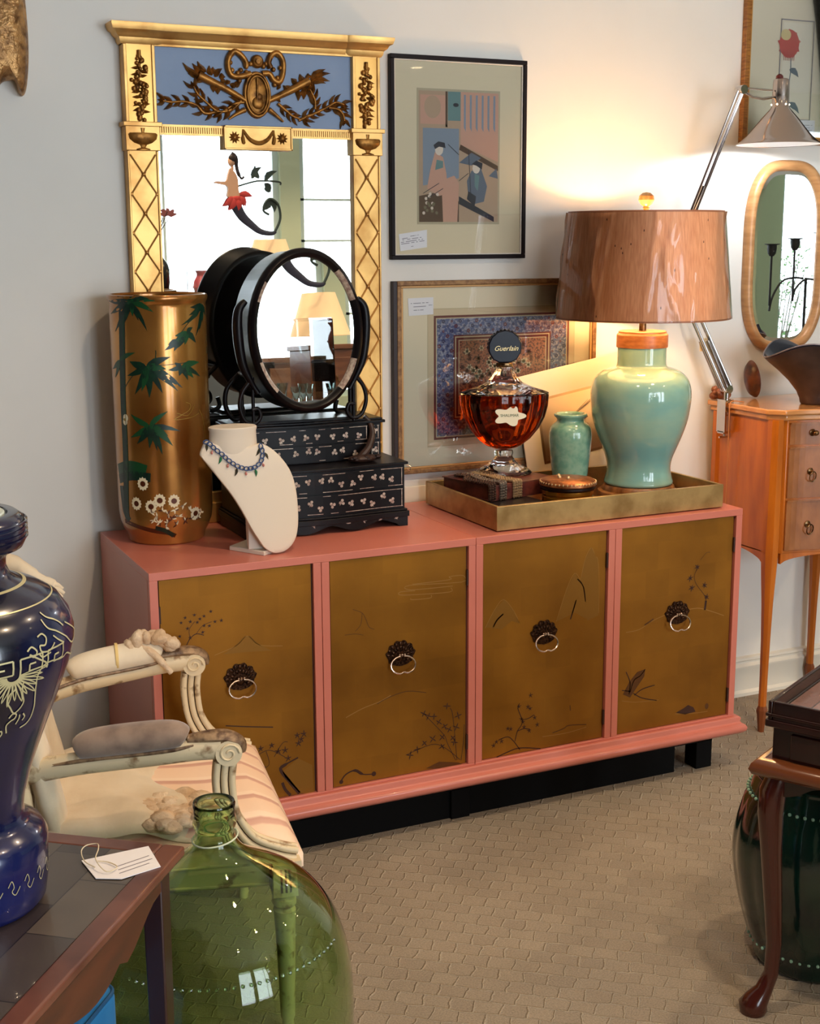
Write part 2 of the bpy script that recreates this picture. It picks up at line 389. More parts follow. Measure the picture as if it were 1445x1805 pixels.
def door_art(k, mb):
    if k == 0:
        for p in [(0.075,0.668),(0.08,0.703),(0.091,0.715),(0.104,0.703),(0.115,0.719),(0.14,0.713),(0.158,0.723),(0.139,0.688),(0.122,0.699),(0.096,0.686),(0.135,0.671),(0.153,0.686),(0.168,0.695),(0.185,0.696),(0.102,0.661),(0.129,0.707)]: star(mb, p, 0.006, 5, AY, 2); mb.disc(p, 0.0028, AY-0.0002, 2)
        S_(mb, [(0.138,0.663),(0.118,0.669),(0.102,0.659),(0.091,0.641),(0.081,0.621)], 0.0022)
        S_(mb, [(0.102,0.659),(0.1,0.682),(0.115,0.702)], 0.0012); S_(mb, [(0.118,0.669),(0.135,0.688),(0.16,0.696)], 0.0012)
        mb.poly([(0.186,0.605),(0.219,0.623),(0.244,0.645),(0.261,0.644),(0.281,0.621),(0.318,0.597),(0.251,0.603)], AY, 5)
        S_(mb, [(0.164,0.606),(0.223,0.624),(0.253,0.646),(0.285,0.617),(0.348,0.606)], 0.0014, 4)
        S_(mb, [(0.187,0.412),(0.245,0.4),(0.316,0.387)], 0.003)
        for q in ([(0.265,0.313),(0.303,0.325),(0.347,0.298)], [(0.317,0.304),(0.341,0.338),(0.356,0.339)], [(0.271,0.274),(0.302,0.284),(0.295,0.323)]): S_(mb, q, 0.0016)
        for p in [(0.311,0.337),(0.329,0.317),(0.348,0.317),(0.356,0.293),(0.383,0.353),(0.394,0.34),(0.386,0.33),(0.402,0.354),(0.28,0.333),(0.264,0.29),(0.286,0.279)]: star(mb, p, 0.011, 5, AY, 2)
        mb.poly([(0.339,0.258),(0.384,0.288),(0.424,0.262),(0.427,0.18),(0.387,0.187),(0.346,0.241)], AY, 5)
        S_(mb, [(0.384,0.29),(0.347,0.276),(0.334,0.264),(0.357,0.228),(0.385,0.188)], [0.004]*4+[0.009]*13, 2)
        S_(mb, [(0.338,0.227),(0.345,0.207),(0.36,0.187)], 0.008)
    if k == 1:
        for q in ([(0.868,0.738),(0.882,0.734),(0.874,0.718),(0.716,0.727),(0.72,0.714),(0.847,0.71)], [(0.732,0.71),(0.69,0.712),(0.686,0.704),(0.732,0.699),(0.837,0.694),(0.841,0.706)],
                  [(0.719,0.69),(0.724,0.686),(0.777,0.684),(0.781,0.692)], [(0.868,0.738),(0.835,0.737),(0.837,0.729),(0.724,0.729)]): S_(mb, q, 0.0017, 4)
        for q in ([(0.548,0.68),(0.575,0.667),(0.587,0.645)], [(0.575,0.667),(0.571,0.636),(0.555,0.619)], [(0.587,0.645),(0.595,0.625),(0.61,0.617)], [(0.524,0.612),(0.555,0.611),(0.578,0.605)]): S_(mb, q, 0.0014, 3)
        S_(mb, [(0.524,0.38),(0.572,0.398),(0.624,0.41),(0.657,0.423)], 0.0022, 4); S_(mb, [(0.616,0.404),(0.649,0.417),(0.706,0.427),(0.765,0.414)], 0.0022, 3)
        for q in ([(0.857,0.199),(0.831,0.254),(0.818,0.284),(0.757,0.354)], [(0.874,0.196),(0.881,0.246),(0.884,0.302)], [(0.87,0.199),(0.822,0.243),(0.78,0.259),(0.703,0.242)], [(0.861,0.199),(0.848,0.332),(0.839,0.357)]): S_(mb, q, 0.0016)
        for a, c in ((1212,690),(1232,705),(1255,715),(1275,745),(1300,770),(1320,790),(1290,812),(1250,806),(1215,812),(1185,828),(1155,842),(1335,830),(1350,790),(1358,745),(1310,690),(1340,850),(1290,850)):
            p = ([(0.757,0.354)][0][0]+(a-1212)/1355.0, [(0.757,0.354)][0][1]-(c-690)/1400.0+(a-1212)*0.00011)
            star(mb, p, 0.013, 4, AY, 2, a0=rnd.random()*3, w=0.0035)
        mb.poly([(0.763,0.191),(0.805,0.204),(0.865,0.191),(0.884,0.18),(0.831,0.179)], AY, 3)
        S_(mb, [(0.505,0.199),(0.521,0.217),(0.548,0.224),(0.573,0.208),(0.61,0.203)], [0.004]*8+[0.008]*4+[0.003]*5, 2)
        mb.disc([(0.507,0.198)][0], 0.006, AY-0.0002, 2); mb.disc([(0.604,0.204)][0], 0.007, AY-0.0002, 2)
    if k == 2:
        mb.poly([(0.951,0.578),(0.978,0.624),(1.009,0.652),(1.041,0.614),(1.061,0.575),(1.034,0.586),(1.002,0.566)], AY, 5)
        mb.poly([(1.181,0.565),(1.215,0.66),(1.241,0.702),(1.273,0.659),(1.288,0.558),(1.244,0.584)], AY, 5)
        mb.poly([(1.26,0.679),(1.276,0.744),(1.295,0.772),(1.318,0.733),(1.325,0.567),(1.286,0.554),(1.276,0.653)], AY-0.0001, 5)
        for q in ([(0.949,0.576),(0.978,0.624),(1.007,0.652),(1.041,0.614),(1.06,0.575)], [(1.181,0.565),(1.215,0.66),(1.24,0.702),(1.259,0.682)], [(1.26,0.679),(1.276,0.744),(1.295,0.772),(1.309,0.746),(1.318,0.733),(1.324,0.672),(1.325,0.573)]): S_(mb, q, 0.0013, 4)
        S_(mb, [(0.975,0.576),(0.987,0.595),(1.007,0.61)], 0.004); S_(mb, [(1.229,0.566),(1.238,0.593),(1.247,0.622)], 0.0038)
        S_(mb, [(1.25,0.684),(1.27,0.66),(1.279,0.613)], 0.0036); S_(mb, [(1.295,0.772),(1.306,0.716),(1.31,0.673)], 0.0022, 3)
        for q in ([(1.066,0.194),(1.045,0.224),(1.025,0.241),(0.995,0.236)], [(1.049,0.223),(1.057,0.253),(1.073,0.278),(1.058,0.321),(1.063,0.336)], [(1.057,0.253),(1.079,0.257),(1.099,0.251)], [(1.073,0.285),(1.093,0.286),(1.112,0.294)]): S_(mb, q, 0.0024)
        for p in [(0.979,0.222),(0.988,0.232),(1.005,0.231),(1.025,0.266),(1.035,0.263),(1.096,0.248),(1.079,0.262),(1.07,0.288),(1.075,0.278),(1.098,0.315),(1.091,0.322),(1.114,0.285),(1.123,0.262),(1.099,0.355),(1.061,0.327)]: star(mb, p, 0.0085, 5, AY, 2)
        S_(mb, [(0.989,0.185),(1.036,0.197),(1.059,0.2),(1.086,0.197),(1.135,0.186)], 0.0032)
        S_(mb, [(1.175,0.228),(1.213,0.235),(1.231,0.242),(1.291,0.235)], 0.0028, 3); S_(mb, [(1.141,0.222),(1.224,0.22),(1.291,0.227)], 0.0014, 4); S_(mb, [(1.233,0.304),(1.235,0.287)], 0.003, 3)
    if k == 3:
        for p in [(1.674,0.673),(1.649,0.641),(1.656,0.61),(1.703,0.613),(1.713,0.575)]: star(mb, p, 0.012, 6, AY, 2)
        S_(mb, [(1.712,0.541),(1.707,0.577),(1.673,0.619),(1.664,0.646),(1.673,0.667)], 0.0013); S_(mb, [(1.708,0.535),(1.711,0.564)], 0.007)
        S_(mb, [(1.684,0.694),(1.706,0.714),(1.719,0.714)], 0.0015, 3)
        S_(mb, [(1.423,0.501),(1.47,0.504),(1.509,0.522),(1.553,0.535),(1.612,0.545)], 0.0018, 4); S_(mb, [(1.627,0.542),(1.68,0.544),(1.726,0.53),(1.781,0.508)], 0.002, 4)
        S_(mb, [(1.488,0.515),(1.52,0.53)], 0.005, 3)
        mb.poly([(1.418,0.309),(1.439,0.344),(1.467,0.372),(1.496,0.377),(1.493,0.355),(1.465,0.321),(1.444,0.295)], AY, 3)
        for q in ([(1.496,0.377),(1.478,0.358),(1.457,0.348),(1.443,0.312)], [(1.427,0.378),(1.442,0.344),(1.44,0.306)], [(1.455,0.307),(1.488,0.287),(1.541,0.271)], [(1.459,0.3),(1.487,0.315),(1.532,0.321)], [(1.414,0.322),(1.443,0.315)]): S_(mb, q, 0.0028)
        S_(mb, [(1.415,0.289),(1.467,0.277),(1.548,0.272)], 0.0013, 4)
        mb.poly([(1.614,0.22),(1.641,0.229),(1.659,0.238),(1.679,0.228),(1.688,0.212),(1.649,0.209)], AY, 2)
        S_(mb, [(1.611,0.217),(1.68,0.208),(1.734,0.206)], 0.0014, 4); mb.disc([(1.73,0.223)][0], 0.007, AY, 3, rz=0.01)
def handle(parent, x, z, ang):
    # pierced leafy back plate and a swinging bail
    b = MB()
    prof = []
    for i in range(37):
        a = PI*i/36; r = 0.040*(1+0.17*abs(math.sin(a*6.0)))*(1.0 if 0.2 < a < PI-0.2 else 0.95)
        prof.append((x+r*math.cos(a), z+0.006+r*math.sin(a)*1.02))
    prof += [(x-0.034, z-0.008), (x-0.02, z-0.016), (x, z-0.02), (x+0.02, z-0.016), (x+0.034, z-0.008)]
    b.prism(prof, DY-0.003, DY)
    for i in range(9):
        a = PI*(i+0.5)/9
        for rr, q in ((0.036, 0.0052), (0.024, 0.0045)):
            b.ell((x+rr*math.cos(a), DY-0.003, z+0.008+rr*math.sin(a)), (q, 0.0035, q*1.4), 8, 5, rot=Matrix.Rotation(-a+PI/2, 3, 'Y'))
    b.ell((x, DY-0.003, z+0.005), (0.012, 0.005, 0.012), 10, 6)
    for s in (-1, 1): b.ell((x+s*0.021, DY-0.003, z-0.002), (0.008, 0.005, 0.006), 10, 6)
    hp = b.build('back_plate', mat('dark_antique_brass', (84, 56, 38), 0.38, 0.9, noise=(200, (30, 16, 10), 0.4, 0.6)), parent)
    h = MB()
    lift = 0.022
    for s in (-1, 0, 1): h.ell((x+s*0.0075, DY-0.012, z+0.015), (0.0036, 0.0036, 0.003), 8, 6)
    loop = [(x+0.006, z+0.011), (x+0.02, z+0.008), (x+0.033, z-0.002), (x+0.036, z-0.015), (x+0.028, z-0.028), (x+0.012, z-0.034), (x, z-0.031), (x-0.012, z-0.034), (x-0.028, z-0.028), (x-0.036, z-0.015), (x-0.033, z-0.002), (x-0.02, z+0.008), (x-0.006, z+0.011)]
    pts = [(px, DY-0.012-lift*(z+0.011-pz)/0.045*0.6, pz) for px, pz in loop]
    pts = smooth_path(pts, 4)
    h.tube(pts, [0.0021+0.0007*math.sin(i*1.3)**2 for i in range(len(pts))], 8)
    h.tube([(x, DY-0.003, z+0.013), (x, DY-0.013, z+0.013)], 0.003, 8)
    h.build('bail', silver, parent, label='pale metal swinging bail of the door handle')
for k in range(4):
    x0, x1 = k*U+0.0245, (k+1)*U-0.0245
    d = MB(); d.box(x0+0.0025, x1-0.0025, DY, 0.015, B0+0.008, B1-0.0235, 0)
    for (u0, u1, v0, v1) in ((x0-0.002, x0+0.0025, B0+0.005, B1-0.02), (x1-0.0025, x1+0.002, B0+0.005, B1-0.02), (x0, x1, B0+0.005, B0+0.008), (x0, x1, B1-0.0235, B1-0.0205)):
        d.box(u0, u1, 0.0135, 0.0158, v0, v1, 1)
    door_art(k, d)
    do = d.build('door', DM, cab, label=['gold door with a blossoming tree and a far mountain', 'gold door with outlined clouds and bamboo', 'gold door with tall pointed peaks and a small tree', 'gold door with hanging leaves and dark rocks'][k])
    handle(do, (0.23, 0.687, 1.14, 1.605)[k], 0.523, 0)
    hx = x0 if k in (0, 2) and k == 0 else x1
    if k in (1, 3, 2):
        for z in (0.25, 0.73): MB().box(x1-0.003, x1+0.003, 0.002, 0.009, z-0.022, z+0.022).build('hinge', dark_line, do)
    else:
        for z in (0.25, 0.73): MB().box(x0-0.003, x0+0.003, 0.002, 0.009, z-0.022, z+0.022).build('hinge', dark_line, do)

# ================================================================ GILT PIER MIRROR
TM = thing('pier_mirror', 'tall gilt pier mirror with blue carved frieze panel and lattice pilasters', 'mirror', (0, 0, 0))
gy = 0.52
# pilasters X ranges at the wall plane

LX0, LX1, RX0, RX1 = 0.122, 0.208, 0.782, 0.868
b = MB()
for x0, x1 in ((LX0, LX1), (RX0, RX1)):
    b.box(x0, x1, gy+0.004, WALL-0.001, 0.842, 2.17)
    b.box(x0, x0+0.009, gy-0.004, gy+0.006, 1.955, 2.16); b.box(x1-0.009, x1, gy-0.004, gy+0.006, 1.955, 2.16)
    b.box(x0, x0+0.006, gy-0.001, gy+0.006, 0.93, 1.885); b.box(x1-0.006, x1, gy-0.001, gy+0.006, 0.93, 1.885)
b.box(LX0, RX1, gy+0.004, WALL-0.001, 0.842, 0.93); b.box(LX0-0.012, RX1+0.012, gy-0.006, gy+0.006, 0.842, 0.90)
b.box(LX1, RX0, gy+0.012, WALL-0.001, 1.93, 1.955)
b.build('frame', gold, TM, bevel=0.0015)
# cornice with breaks over the pilasters
def cornice_prof(g): return [(0, 2.160), (0.004, 2.160), (0.008, 2.166), (0.010, 2.176), (0.018, 2.182), (0.022, 2.190), (0.030, 2.194), (0.034, 2.206), (0.034, 2.212), (0, 2.212)]
b = MB(); pr = cornice_prof(0)
path = [(LX0, WALL-0.002, -1, 0), (LX0, gy, -1, -1), (LX1+0.004, gy, 1, -1), (LX1+0.004, gy+0.014, 1, -1)]
path2 = [(RX0-0.004, gy+0.014, -1, -1), (RX0-0.004, gy, -1, -1), (RX1, gy, 1, -1), (RX1, WALL-0.002, 1, 0)]
def strip(path):
    o = len(b.v); k = len(pr)
    for (x, y, nx, ny) in path:
        for d, z in pr: b.v.append((x+nx*d*(0.55 if abs(nx) and abs(ny) and False else 1), y+ny*d, z))
    for i in range(len(path)-1):
        for q in range(k): b.f.append((o+i*k+q, o+i*k+(q+1) % k, o+(i+1)*k+(q+1) % k, o+(i+1)*k+q)); b.m.append(0)
strip([(LX0, WALL-0.002, -1, 0), (LX0, gy, -1, -1), (LX1-0.01, gy, 0, -1), (LX1+0.02, gy+0.006, 0, -1), (RX0-0.02, gy+0.006, 0, -1)])
strip([(RX0-0.018, gy+0.01, -0.35, -1), (RX0-0.002, gy, -0.35, -1), (RX1, gy, 1, -1), (RX1, WALL-0.002, 1, 0)])
b.box(LX0, RX1, gy, WALL-0.001, 2.158, 2.2115)
b.build('cornice', gold, TM, smooth=40)
# blue frieze panel
MB().box(LX1, RX0, gy+0.012, WALL-0.002, 1.955, 2.158).build('frieze_panel', mat('slate_blue_paint', (136, 154, 182), 0.6, noise=(4, (126, 146, 176))), TM)
# ornament carved in relief
OY = gy+0.012
o_ = MB()
def rtube(pts, r, n=5, d=0.007, flat=1.0):
    q = sp2(pts, n); m = len(q); R = r if isinstance(r, (int, float)) else None
    rr = [R]*m if R else [r[0]+(r[1]-r[0])*i/(m-1) for i in range(m)]
    o_.tube([(p[0], OY-d, p[1]) for p in q], rr, 8, flat=flat)
def rleaf(p0, p1, w, bend=0.0): o_.blade(p0, p1, w, OY-0.003, 0, bend, 0.009); o_.blade(p0, p1, w*0.96, OY-0.001, 0, bend)
c = [(0.496,2.043)][0]
o_.ell((c[0], OY, c[1]), (0.040, 0.014, 0.064), 28, 14)
ring = [(c[0]+0.036*math.cos(t*PI/16), OY-0.010, c[1]+0.058*math.sin(t*PI/16)) for t in range(32)]
o_.tube(ring, 0.0042, 8, closed=True)
ring = [(c[0]+0.029*math.cos(t*PI/16), OY-0.013, c[1]+0.050*math.sin(t*PI/16)) for t in range(32)]
o_.tube(ring, 0.003, 8, closed=True)
# lute shape inside the oval
o_.ell((c[0], OY-0.013, c[1]-0.022), (0.017, 0.006, 0.017), 14, 8); o_.tube([(c[0]-0.003, OY-0.015, c[1]-0.02), (c[0]-0.001, OY-0.015, c[1]+0.044)], 0.0035, 8)
o_.ell((c[0]+0.004, OY-0.014, c[1]-0.006), (0.010, 0.005, 0.010), 12, 6)
rs = [(0.499,2.132)][0]
o_.lathe([(0.001, 0.012), (0.006, 0.012), (0.007, 0.008), (0.013, 0.010), (0.018, 0.005), (0.018, 0.0)], 0, 0, 20); n0 = len(o_.v)-20*6
o_.xf(lambda p: (rs[0]+p.x, OY-p.z-0.004, rs[1]+p.y), n0)
for lp in ([(0.479,2.099),(0.45,2.09),(0.426,2.091),(0.415,2.107),(0.415,2.133),(0.43,2.155),(0.448,2.15),(0.464,2.132),(0.467,2.117)],
           [(0.512,2.1),(0.533,2.101),(0.545,2.085),(0.562,2.08),(0.573,2.103),(0.574,2.137),(0.559,2.157),(0.541,2.151),(0.532,2.131),(0.538,2.117)]):
    rtube(lp, 0.0085, flat=1.2)
for p in [(0.421,2.126),(0.426,2.106),(0.442,2.099),(0.451,2.107),(0.467,2.117),(0.48,2.125),(0.517,2.12),(0.525,2.127),(0.546,2.113),(0.558,2.091),(0.567,2.118),(0.458,2.091),(0.467,2.102),(0.559,2.152),(0.428,2.149),(0.446,2.079),(0.549,2.072)]:
    o_.ell((p[0], OY-0.006, p[1]), (0.007, 0.006, 0.007), 8, 6)
# crossed torch and quiver
rtube([(0.461,2.027),(0.408,2.055),(0.361,2.075),(0.329,2.089)], (0.0075, 0.013)); rtube([(0.531,2.029),(0.573,2.048),(0.612,2.067),(0.651,2.087)], (0.0075, 0.013))
rtube([(0.46,2.002),(0.435,1.99),(0.412,1.975)], (0.008, 0.0025)); rtube([(0.53,2.005),(0.551,1.99),(0.572,1.973)], (0.008, 0.0025))
LV = [((320,250),(200,160)),((330,240),(235,235)),((350,230),(265,165)),((360,225),(300,150)),((400,250),(380,180)),((420,260),(470,200)),((450,260),(492,262)),((420,240),(405,190)),((330,260),(290,300)),((460,300),(500,290)),((400,310),(410,370)),((430,330),(440,385)),
      ((1100,290),(1210,205)),((1110,285),(1245,235)),((1115,295),(1240,290)),((1100,300),(1210,305)),((1050,290),(1020,240)),((1000,300),(960,270)),((1090,270),(1080,235)),((1050,320),(1060,380)),((1000,350),(1010,430)),((950,350),(900,320)),((1080,330),(1110,330)),((1040,350),(1050,420)),
      ((560,330),(600,300)),((540,340),(560,300)),((880,340),(860,320)),((930,350),(945,320)),((520,310),(500,280)),((640,400),(590,440)),((840,400),(880,440))]
O0 = [(0.207,2.174),(0.802,2.206),(0.198,1.955),(0.799,1.972)]
def M4(u, v):
    a = u/1445; t = v/600
    x = (O0[0][0]*(1-a)+O0[1][0]*a)*(1-t)+(O0[2][0]*(1-a)+O0[3][0]*a)*t
    z = (O0[0][1]*(1-a)+O0[1][1]*a)*(1-t)+(O0[2][1]*(1-a)+O0[3][1]*a)*t
    return (x, z)
for a_, b_ in LV: rleaf(M4(*a_), M4(*b_), 0.018, 0.12)
for br_ in ([(600,430),(540,490),(440,505),(360,440),(300,380),(265,310)], [(440,505),(350,520),(290,460),(200,435),(120,440),(50,425)], [(620,440),(560,450),(500,490),(430,540)],
            [(860,450),(920,500),(980,545),(1100,575)], [(1010,570),(1080,540),(1150,510),(1230,470),(1290,440),(1360,465)], [(1130,490),(1130,430),(1110,380),(1090,340)], [(1230,480),(1300,490),(1340,530),(1350,585)]):
    pts = [M4(*q) for q in br_]; sp = sp2(pts, 6); rtube(pts, (0.005, 0.0022), 5, 0.005)
    for i in range(3, len(sp), 4):
        dx = sp[i][0]-sp[i-1][0]; dz = sp[i][1]-sp[i-1][1]; a = math.atan2(dz, dx)
        for s in (-1, 1):
            q = a+s*0.55; l = 0.028+0.009*rnd.random()
            rleaf(sp[i], (sp[i][0]+l*math.cos(q), sp[i][1]+l*math.sin(q)), 0.0115, 0.08*s)
    rleaf(sp[-3], (sp[-1][0]+(sp[-1][0]-sp[-3][0]), sp[-1][1]+(sp[-1][1]-sp[-3][1])), 0.009)
o_.build('carved_ornament', gold_dark, TM, smooth=60, label='dark gilt carving of an oval shield, ribbon bow, torches and leafy sprays')
# floral drops on the pilaster heads
for x0, x1 in ((LX0, LX1), (RX0, RX1)):
    f = MB(); cx = (x0+x1)/2
    MB().box(x0+0.009, x1-0.009, gy+0.001, gy+0.005, 1.957, 2.158).build('head_panel', mat('bright_gilt', (232, 182, 104), 0.4, 0.7, noise=(6, (206, 150, 74)), bump=(30, 0.2, 0.002)), TM)
    f.tube([(cx, gy-0.004, 2.145), (cx, gy-0.004, 2.125)], 0.005, 8)
    for i in range(46):
        t = i/45; z = 2.13-0.165*t
        wd = 0.004+0.020*math.sin(PI*min(1, t*1.15))**0.8 if t < 0.85 else 0.008
        x = cx+(rnd.random()*2-1)*wd; r = 0.0042+0.0035*rnd.random()
        f.ell((x, gy-0.003, z), (r, 0.005, r*1.1), 8, 5)
    for i in range(16):
        z = 2.10-0.12*i/16; s = 1 if i % 2 else -1
        f.blade((cx, z), (cx+s*(0.020+0.006*rnd.random()), z+0.006-0.016*rnd.random()), 0.009, gy-0.002, 0, 0, 0.006)
    f.build('floral_drop', gold_dark, TM, smooth=60)
    # block with a carved urn
    u = MB(); u.box(x0-0.004, x1+0.004, gy-0.008, WALL-0.002, 1.885, 1.957); u.box(x0-0.010, x1+0.010, gy-0.014, WALL-0.002, 1.948, 1.960)
    u.build('capital_block', gold, TM, bevel=0.0015)
    u = MB(); u.lathe([(0.001, 1.944), (0.006, 1.944), (0.004, 1.932), (0.036, 1.931), (0.040, 1.927), (0.037, 1.915), (0.025, 1.905), (0.010, 1.900), (0.006, 1.893), (0.019, 1.889), (0.019, 1.886), (0.001, 1.886)], cx, gy-0.008, 28, sy=0.35)
    u.build('carved_urn', gold_dark, TM)
    # lattice with rosettes
    l = MB(); n = 9; dz = 0.1045; zt = 1.878
    a0, a1 = x0+0.008, x1-0.008
    for i in range(n):
        zc = zt-0.055-i*dz          # crossing points
        for s in (-1, 1):
            xe = a0 if s < 0 else a1
            l.tube([(cx, gy+0.0015, zc), (xe, gy+0.0015, zc+dz/2)], 0.0022, 6); l.tube([(cx, gy+0.0015, zc), (xe, gy+0.0015, zc-dz/2)], 0.0022, 6)
            l.ell((xe, gy+0.001, zc-dz/2), (0.004, 0.003, 0.005), 8, 5)
        for k in range(4):
            a = PI/4+k*PI/2; l.blade((cx, zc), (cx+0.009*math.cos(a), zc+0.009*math.sin(a)), 0.006, gy, 0, 0, 0.003)
        l.ell((cx, gy-0.001, zc), (0.0035, 0.003, 0.0035), 8, 5)
    l.build('lattice', mat('lattice_gilt', (196, 142, 74), 0.45, 0.7), TM)  # lattice has its own deeper gilt tone
# fluted rail and central tablet
b = MB(); n = 90
b.box(LX1, RX0, gy+0.004, gy+0.014, 1.929, 1.934); b.box(LX1, RX0, gy+0.002, gy+0.014, 1.950, 1.956)
for i in range(n):
    x = LX1+(RX0-LX1)*(i+0.5)/n; b.box(x-0.0019, x+0.0019, gy+0.005, gy+0.012, 1.934, 1.950)
b.build('fluted_rail', gold, TM)

tx0, tx1 = 0.393, 0.594
b = MB(); b.box(tx0, tx1, gy-0.004, gy+0.014, 1.893, 1.958)
for (u0, u1, v0, v1) in ((tx0, tx1, 1.893, 1.898), (tx0, tx1, 1.953, 1.958), (tx0, tx0+0.005, 1.893, 1.958), (tx1-0.005, tx1, 1.893, 1.958)): b.box(u0, u1, gy-0.008, gy-0.003, v0, v1)
tab = b.build('tablet', gold, TM, bevel=0.001)
s_ = MB(); cx = (tx0+tx1)/2
for s in (-1, 1):
    for k in range(10):
        a = 2*PI*k/10; s_.blade((cx+s*0.070, 1.926), (cx+s*0.070+0.017*math.cos(a), 1.926+0.017*math.sin(a)), 0.008, gy-0.005, 0, 0, 0.004)
    s_.ell((cx+s*0.070, gy-0.007, 1.926), (0.006, 0.004, 0.006), 10, 6)
    s_.tube(smooth_path([(cx+s*0.044, gy-0.006, 1.948), (cx+s*0.046, gy-0.007, 1.925), (cx+s*0.043, gy-0.006, 1.908)], 4), [0.003]*4+[0.005]*4+[0.001], 8)
s_.tube(smooth_path([(cx-0.044, gy-0.006, 1.946), (cx-0.026, gy-0.007, 1.922), (cx, gy-0.008, 1.912), (cx+0.026, gy-0.007, 1.922), (cx+0.044, gy-0.006, 1.946)], 5), [0.003+0.003*math.sin(PI*i/20) for i in range(21)], 8)
s_.build('swag', gold_dark, tab)
MB().box(LX1-0.001, RX0+0.001, gy+0.0145, gy+0.019, 0.93, 1.932).build('mirror_glass', mirror_mat(), TM)

# ================================================================ CYLINDER UMBRELLA STAND WITH PAINTED BAMBOO
TOP = B1
US = thing('umbrella_stand', 'tall gold porcelain cylinder stand painted with green bamboo and white daisies', 'vase', (0.152, 0.385, TOP))
R0 = 0.128; ux, uy = 0.152, 0.385
gold_glaze = mat('gold_lustre_glaze', (192, 136, 66), 0.24, 0.72, noise=(4, (138, 84, 30), 0.34, 0.6), coat=0.4)
bam = mat('bamboo_green_enamel', (10, 48, 30), 0.35, noise=(60, (6, 30, 24)))
bam2 = mat('deep_green_enamel', (16, 66, 34), 0.35)
cream = mat('cream_enamel', (226, 212, 176), 0.45)
brownen = mat('russet_enamel', (84, 36, 12), 0.4, 0.3)
faint = mat('faint_olive_enamel', (150, 120, 50), 0.4, 0.5)
b = MB()
prof = [(0.0, 0.0), (0.098, 0.0), (0.103, 0.004), (0.106, 0.02), (0.115, 0.036), (0.124, 0.06), (0.1275, 0.09), (R0, 0.14), (R0, 0.5), (R0, 0.632), (0.1265, 0.640), (0.1285, 0.646), (0.132, 0.652), (0.1335, 0.660), (0.131, 0.666), (0.126, 0.667), (0.121, 0.662), (0.118, 0.60), (0.116, 0.05), (0.0, 0.045)]
b.lathe(prof, seg=72)
def zr(z):   # outer radius at world z
    z -= TOP
    for (r0, z0), (r1, z1) in zip(prof[1:], prof[2:]):
        if z0 <= z <= z1 and z1 > z0: return r0+(r1-r0)*(z-z0)/(z1-z0)
    return R0
def cyl_put(mb, start, a0, z0, eps=0.0007):
    for i in range(start, len(mb.v)):
        x, y, z = mb.v[i]           # x = arc length, z = height, y = small lift
        zz = z; r = zr(zz)+eps-y
        a = x
        mb.v[i] = (r*math.cos(a), r*math.sin(a), zz-TOP)
def cleaf(p0, p1, w, m, bend=0.0):   # p = (theta, z); width in metres
    A = (p0[0]*R0, p0[1]); Bp = (p1[0]*R0, p1[1]); s = len(b.v)
    b.blade(A, Bp, w*(1.45 if m < 3 else 1.0), 0, m, bend)
    for i in range(s, len(b.v)): b.v[i] = (b.v[i][0]/R0, b.v[i][1], b.v[i][2])
    cyl_put(b, s, 0, 0)
def cstroke(pts, w, m, n=5, lift=0):
    q = [(p[0]*R0, p[1]) for p in sp2(pts, n)]; s = len(b.v); b.ribbon(q, w, -lift, m)
    for i in range(s, len(b.v)): b.v[i] = (b.v[i][0]/R0, b.v[i][1], b.v[i][2])
    cyl_put(b, s, 0, 0)
def cdisc(p, r, m, lift=0.0002, rz=None, seg=10):
    s = len(b.v); b.add([(p[0]+r*math.cos(2*PI*k/seg)/R0, -lift, p[1]+(rz or r)*math.sin(2*PI*k/seg)) for k in range(seg)], [tuple(range(seg))], m); cyl_put(b, s, 0, 0)
# stalk with nodes
cstroke([(-2.613,1.505),(-2.643,1.426),(-2.684,1.328),(-2.717,1.223),(-2.715,1.13),(-2.735,1.046),(-2.772,0.9621),(-2.787,0.9136)], 0.022, 1)
cstroke([(-2.552,1.505),(-2.631,1.328),(-2.66,1.201),(-2.645,1.13),(-2.71,0.939)], 0.002, 2, lift=0.0003)
for p in [(-2.643,1.426),(-2.684,1.328),(-2.702,1.2),(-2.725,1.088),(-2.741,1.011)]: cdisc(p, 0.009, 1, rz=0.002)
E0 = [(-1.86,1.398),(-1.816,1.398)]
def clu(o, tips, w=0.010, m=1):
    for t in tips: cleaf(o, t, w*(0.85+0.4*rnd.random()), m if rnd.random() < 0.7 else 2, 0.05)
clu([(-2.432,1.497)][0], [(-1.872,1.494),(-1.916,1.466),(-2.053,1.417),(-2.227,1.444),(-2.346,1.455),(-2.883,1.413),(-3.071,1.458),(-3.087,1.492),(-1.98,1.5),(-2.608,1.431)])
clu([(-0.7096,1.481)][0], [(-1.112,1.475),(-1.346,1.43),(-1.149,1.455),(-0.9821,1.399),(-0.7099,1.432),(-0.508,1.448),(-0.864,1.41)])
clu([(-1.221,1.412)][0], [(-1.5,1.403),(-1.647,1.375),(-1.536,1.366),(-1.287,1.379),(-1.143,1.395),(-1.071,1.423),(-0.9897,1.382)])
clu([(-1.457,1.391)][0], [(-1.716,1.367),(-1.645,1.381),(-1.522,1.364)])
clu([(-2.766,1.339)][0], [(3.075,1.376),(-3.108,1.313),(2.922,1.298),(-2.333,1.361),(-2.992,1.291)])
clu([(-2.108,1.324)][0], [(-2.551,1.3),(-1.61,1.349),(-1.376,1.267),(-1.477,1.259),(-1.796,1.255),(-2.067,1.244),(-2.378,1.252),(-2.476,1.338),(-1.941,1.284),(-2.224,1.261),(-1.709,1.318)], 0.012)
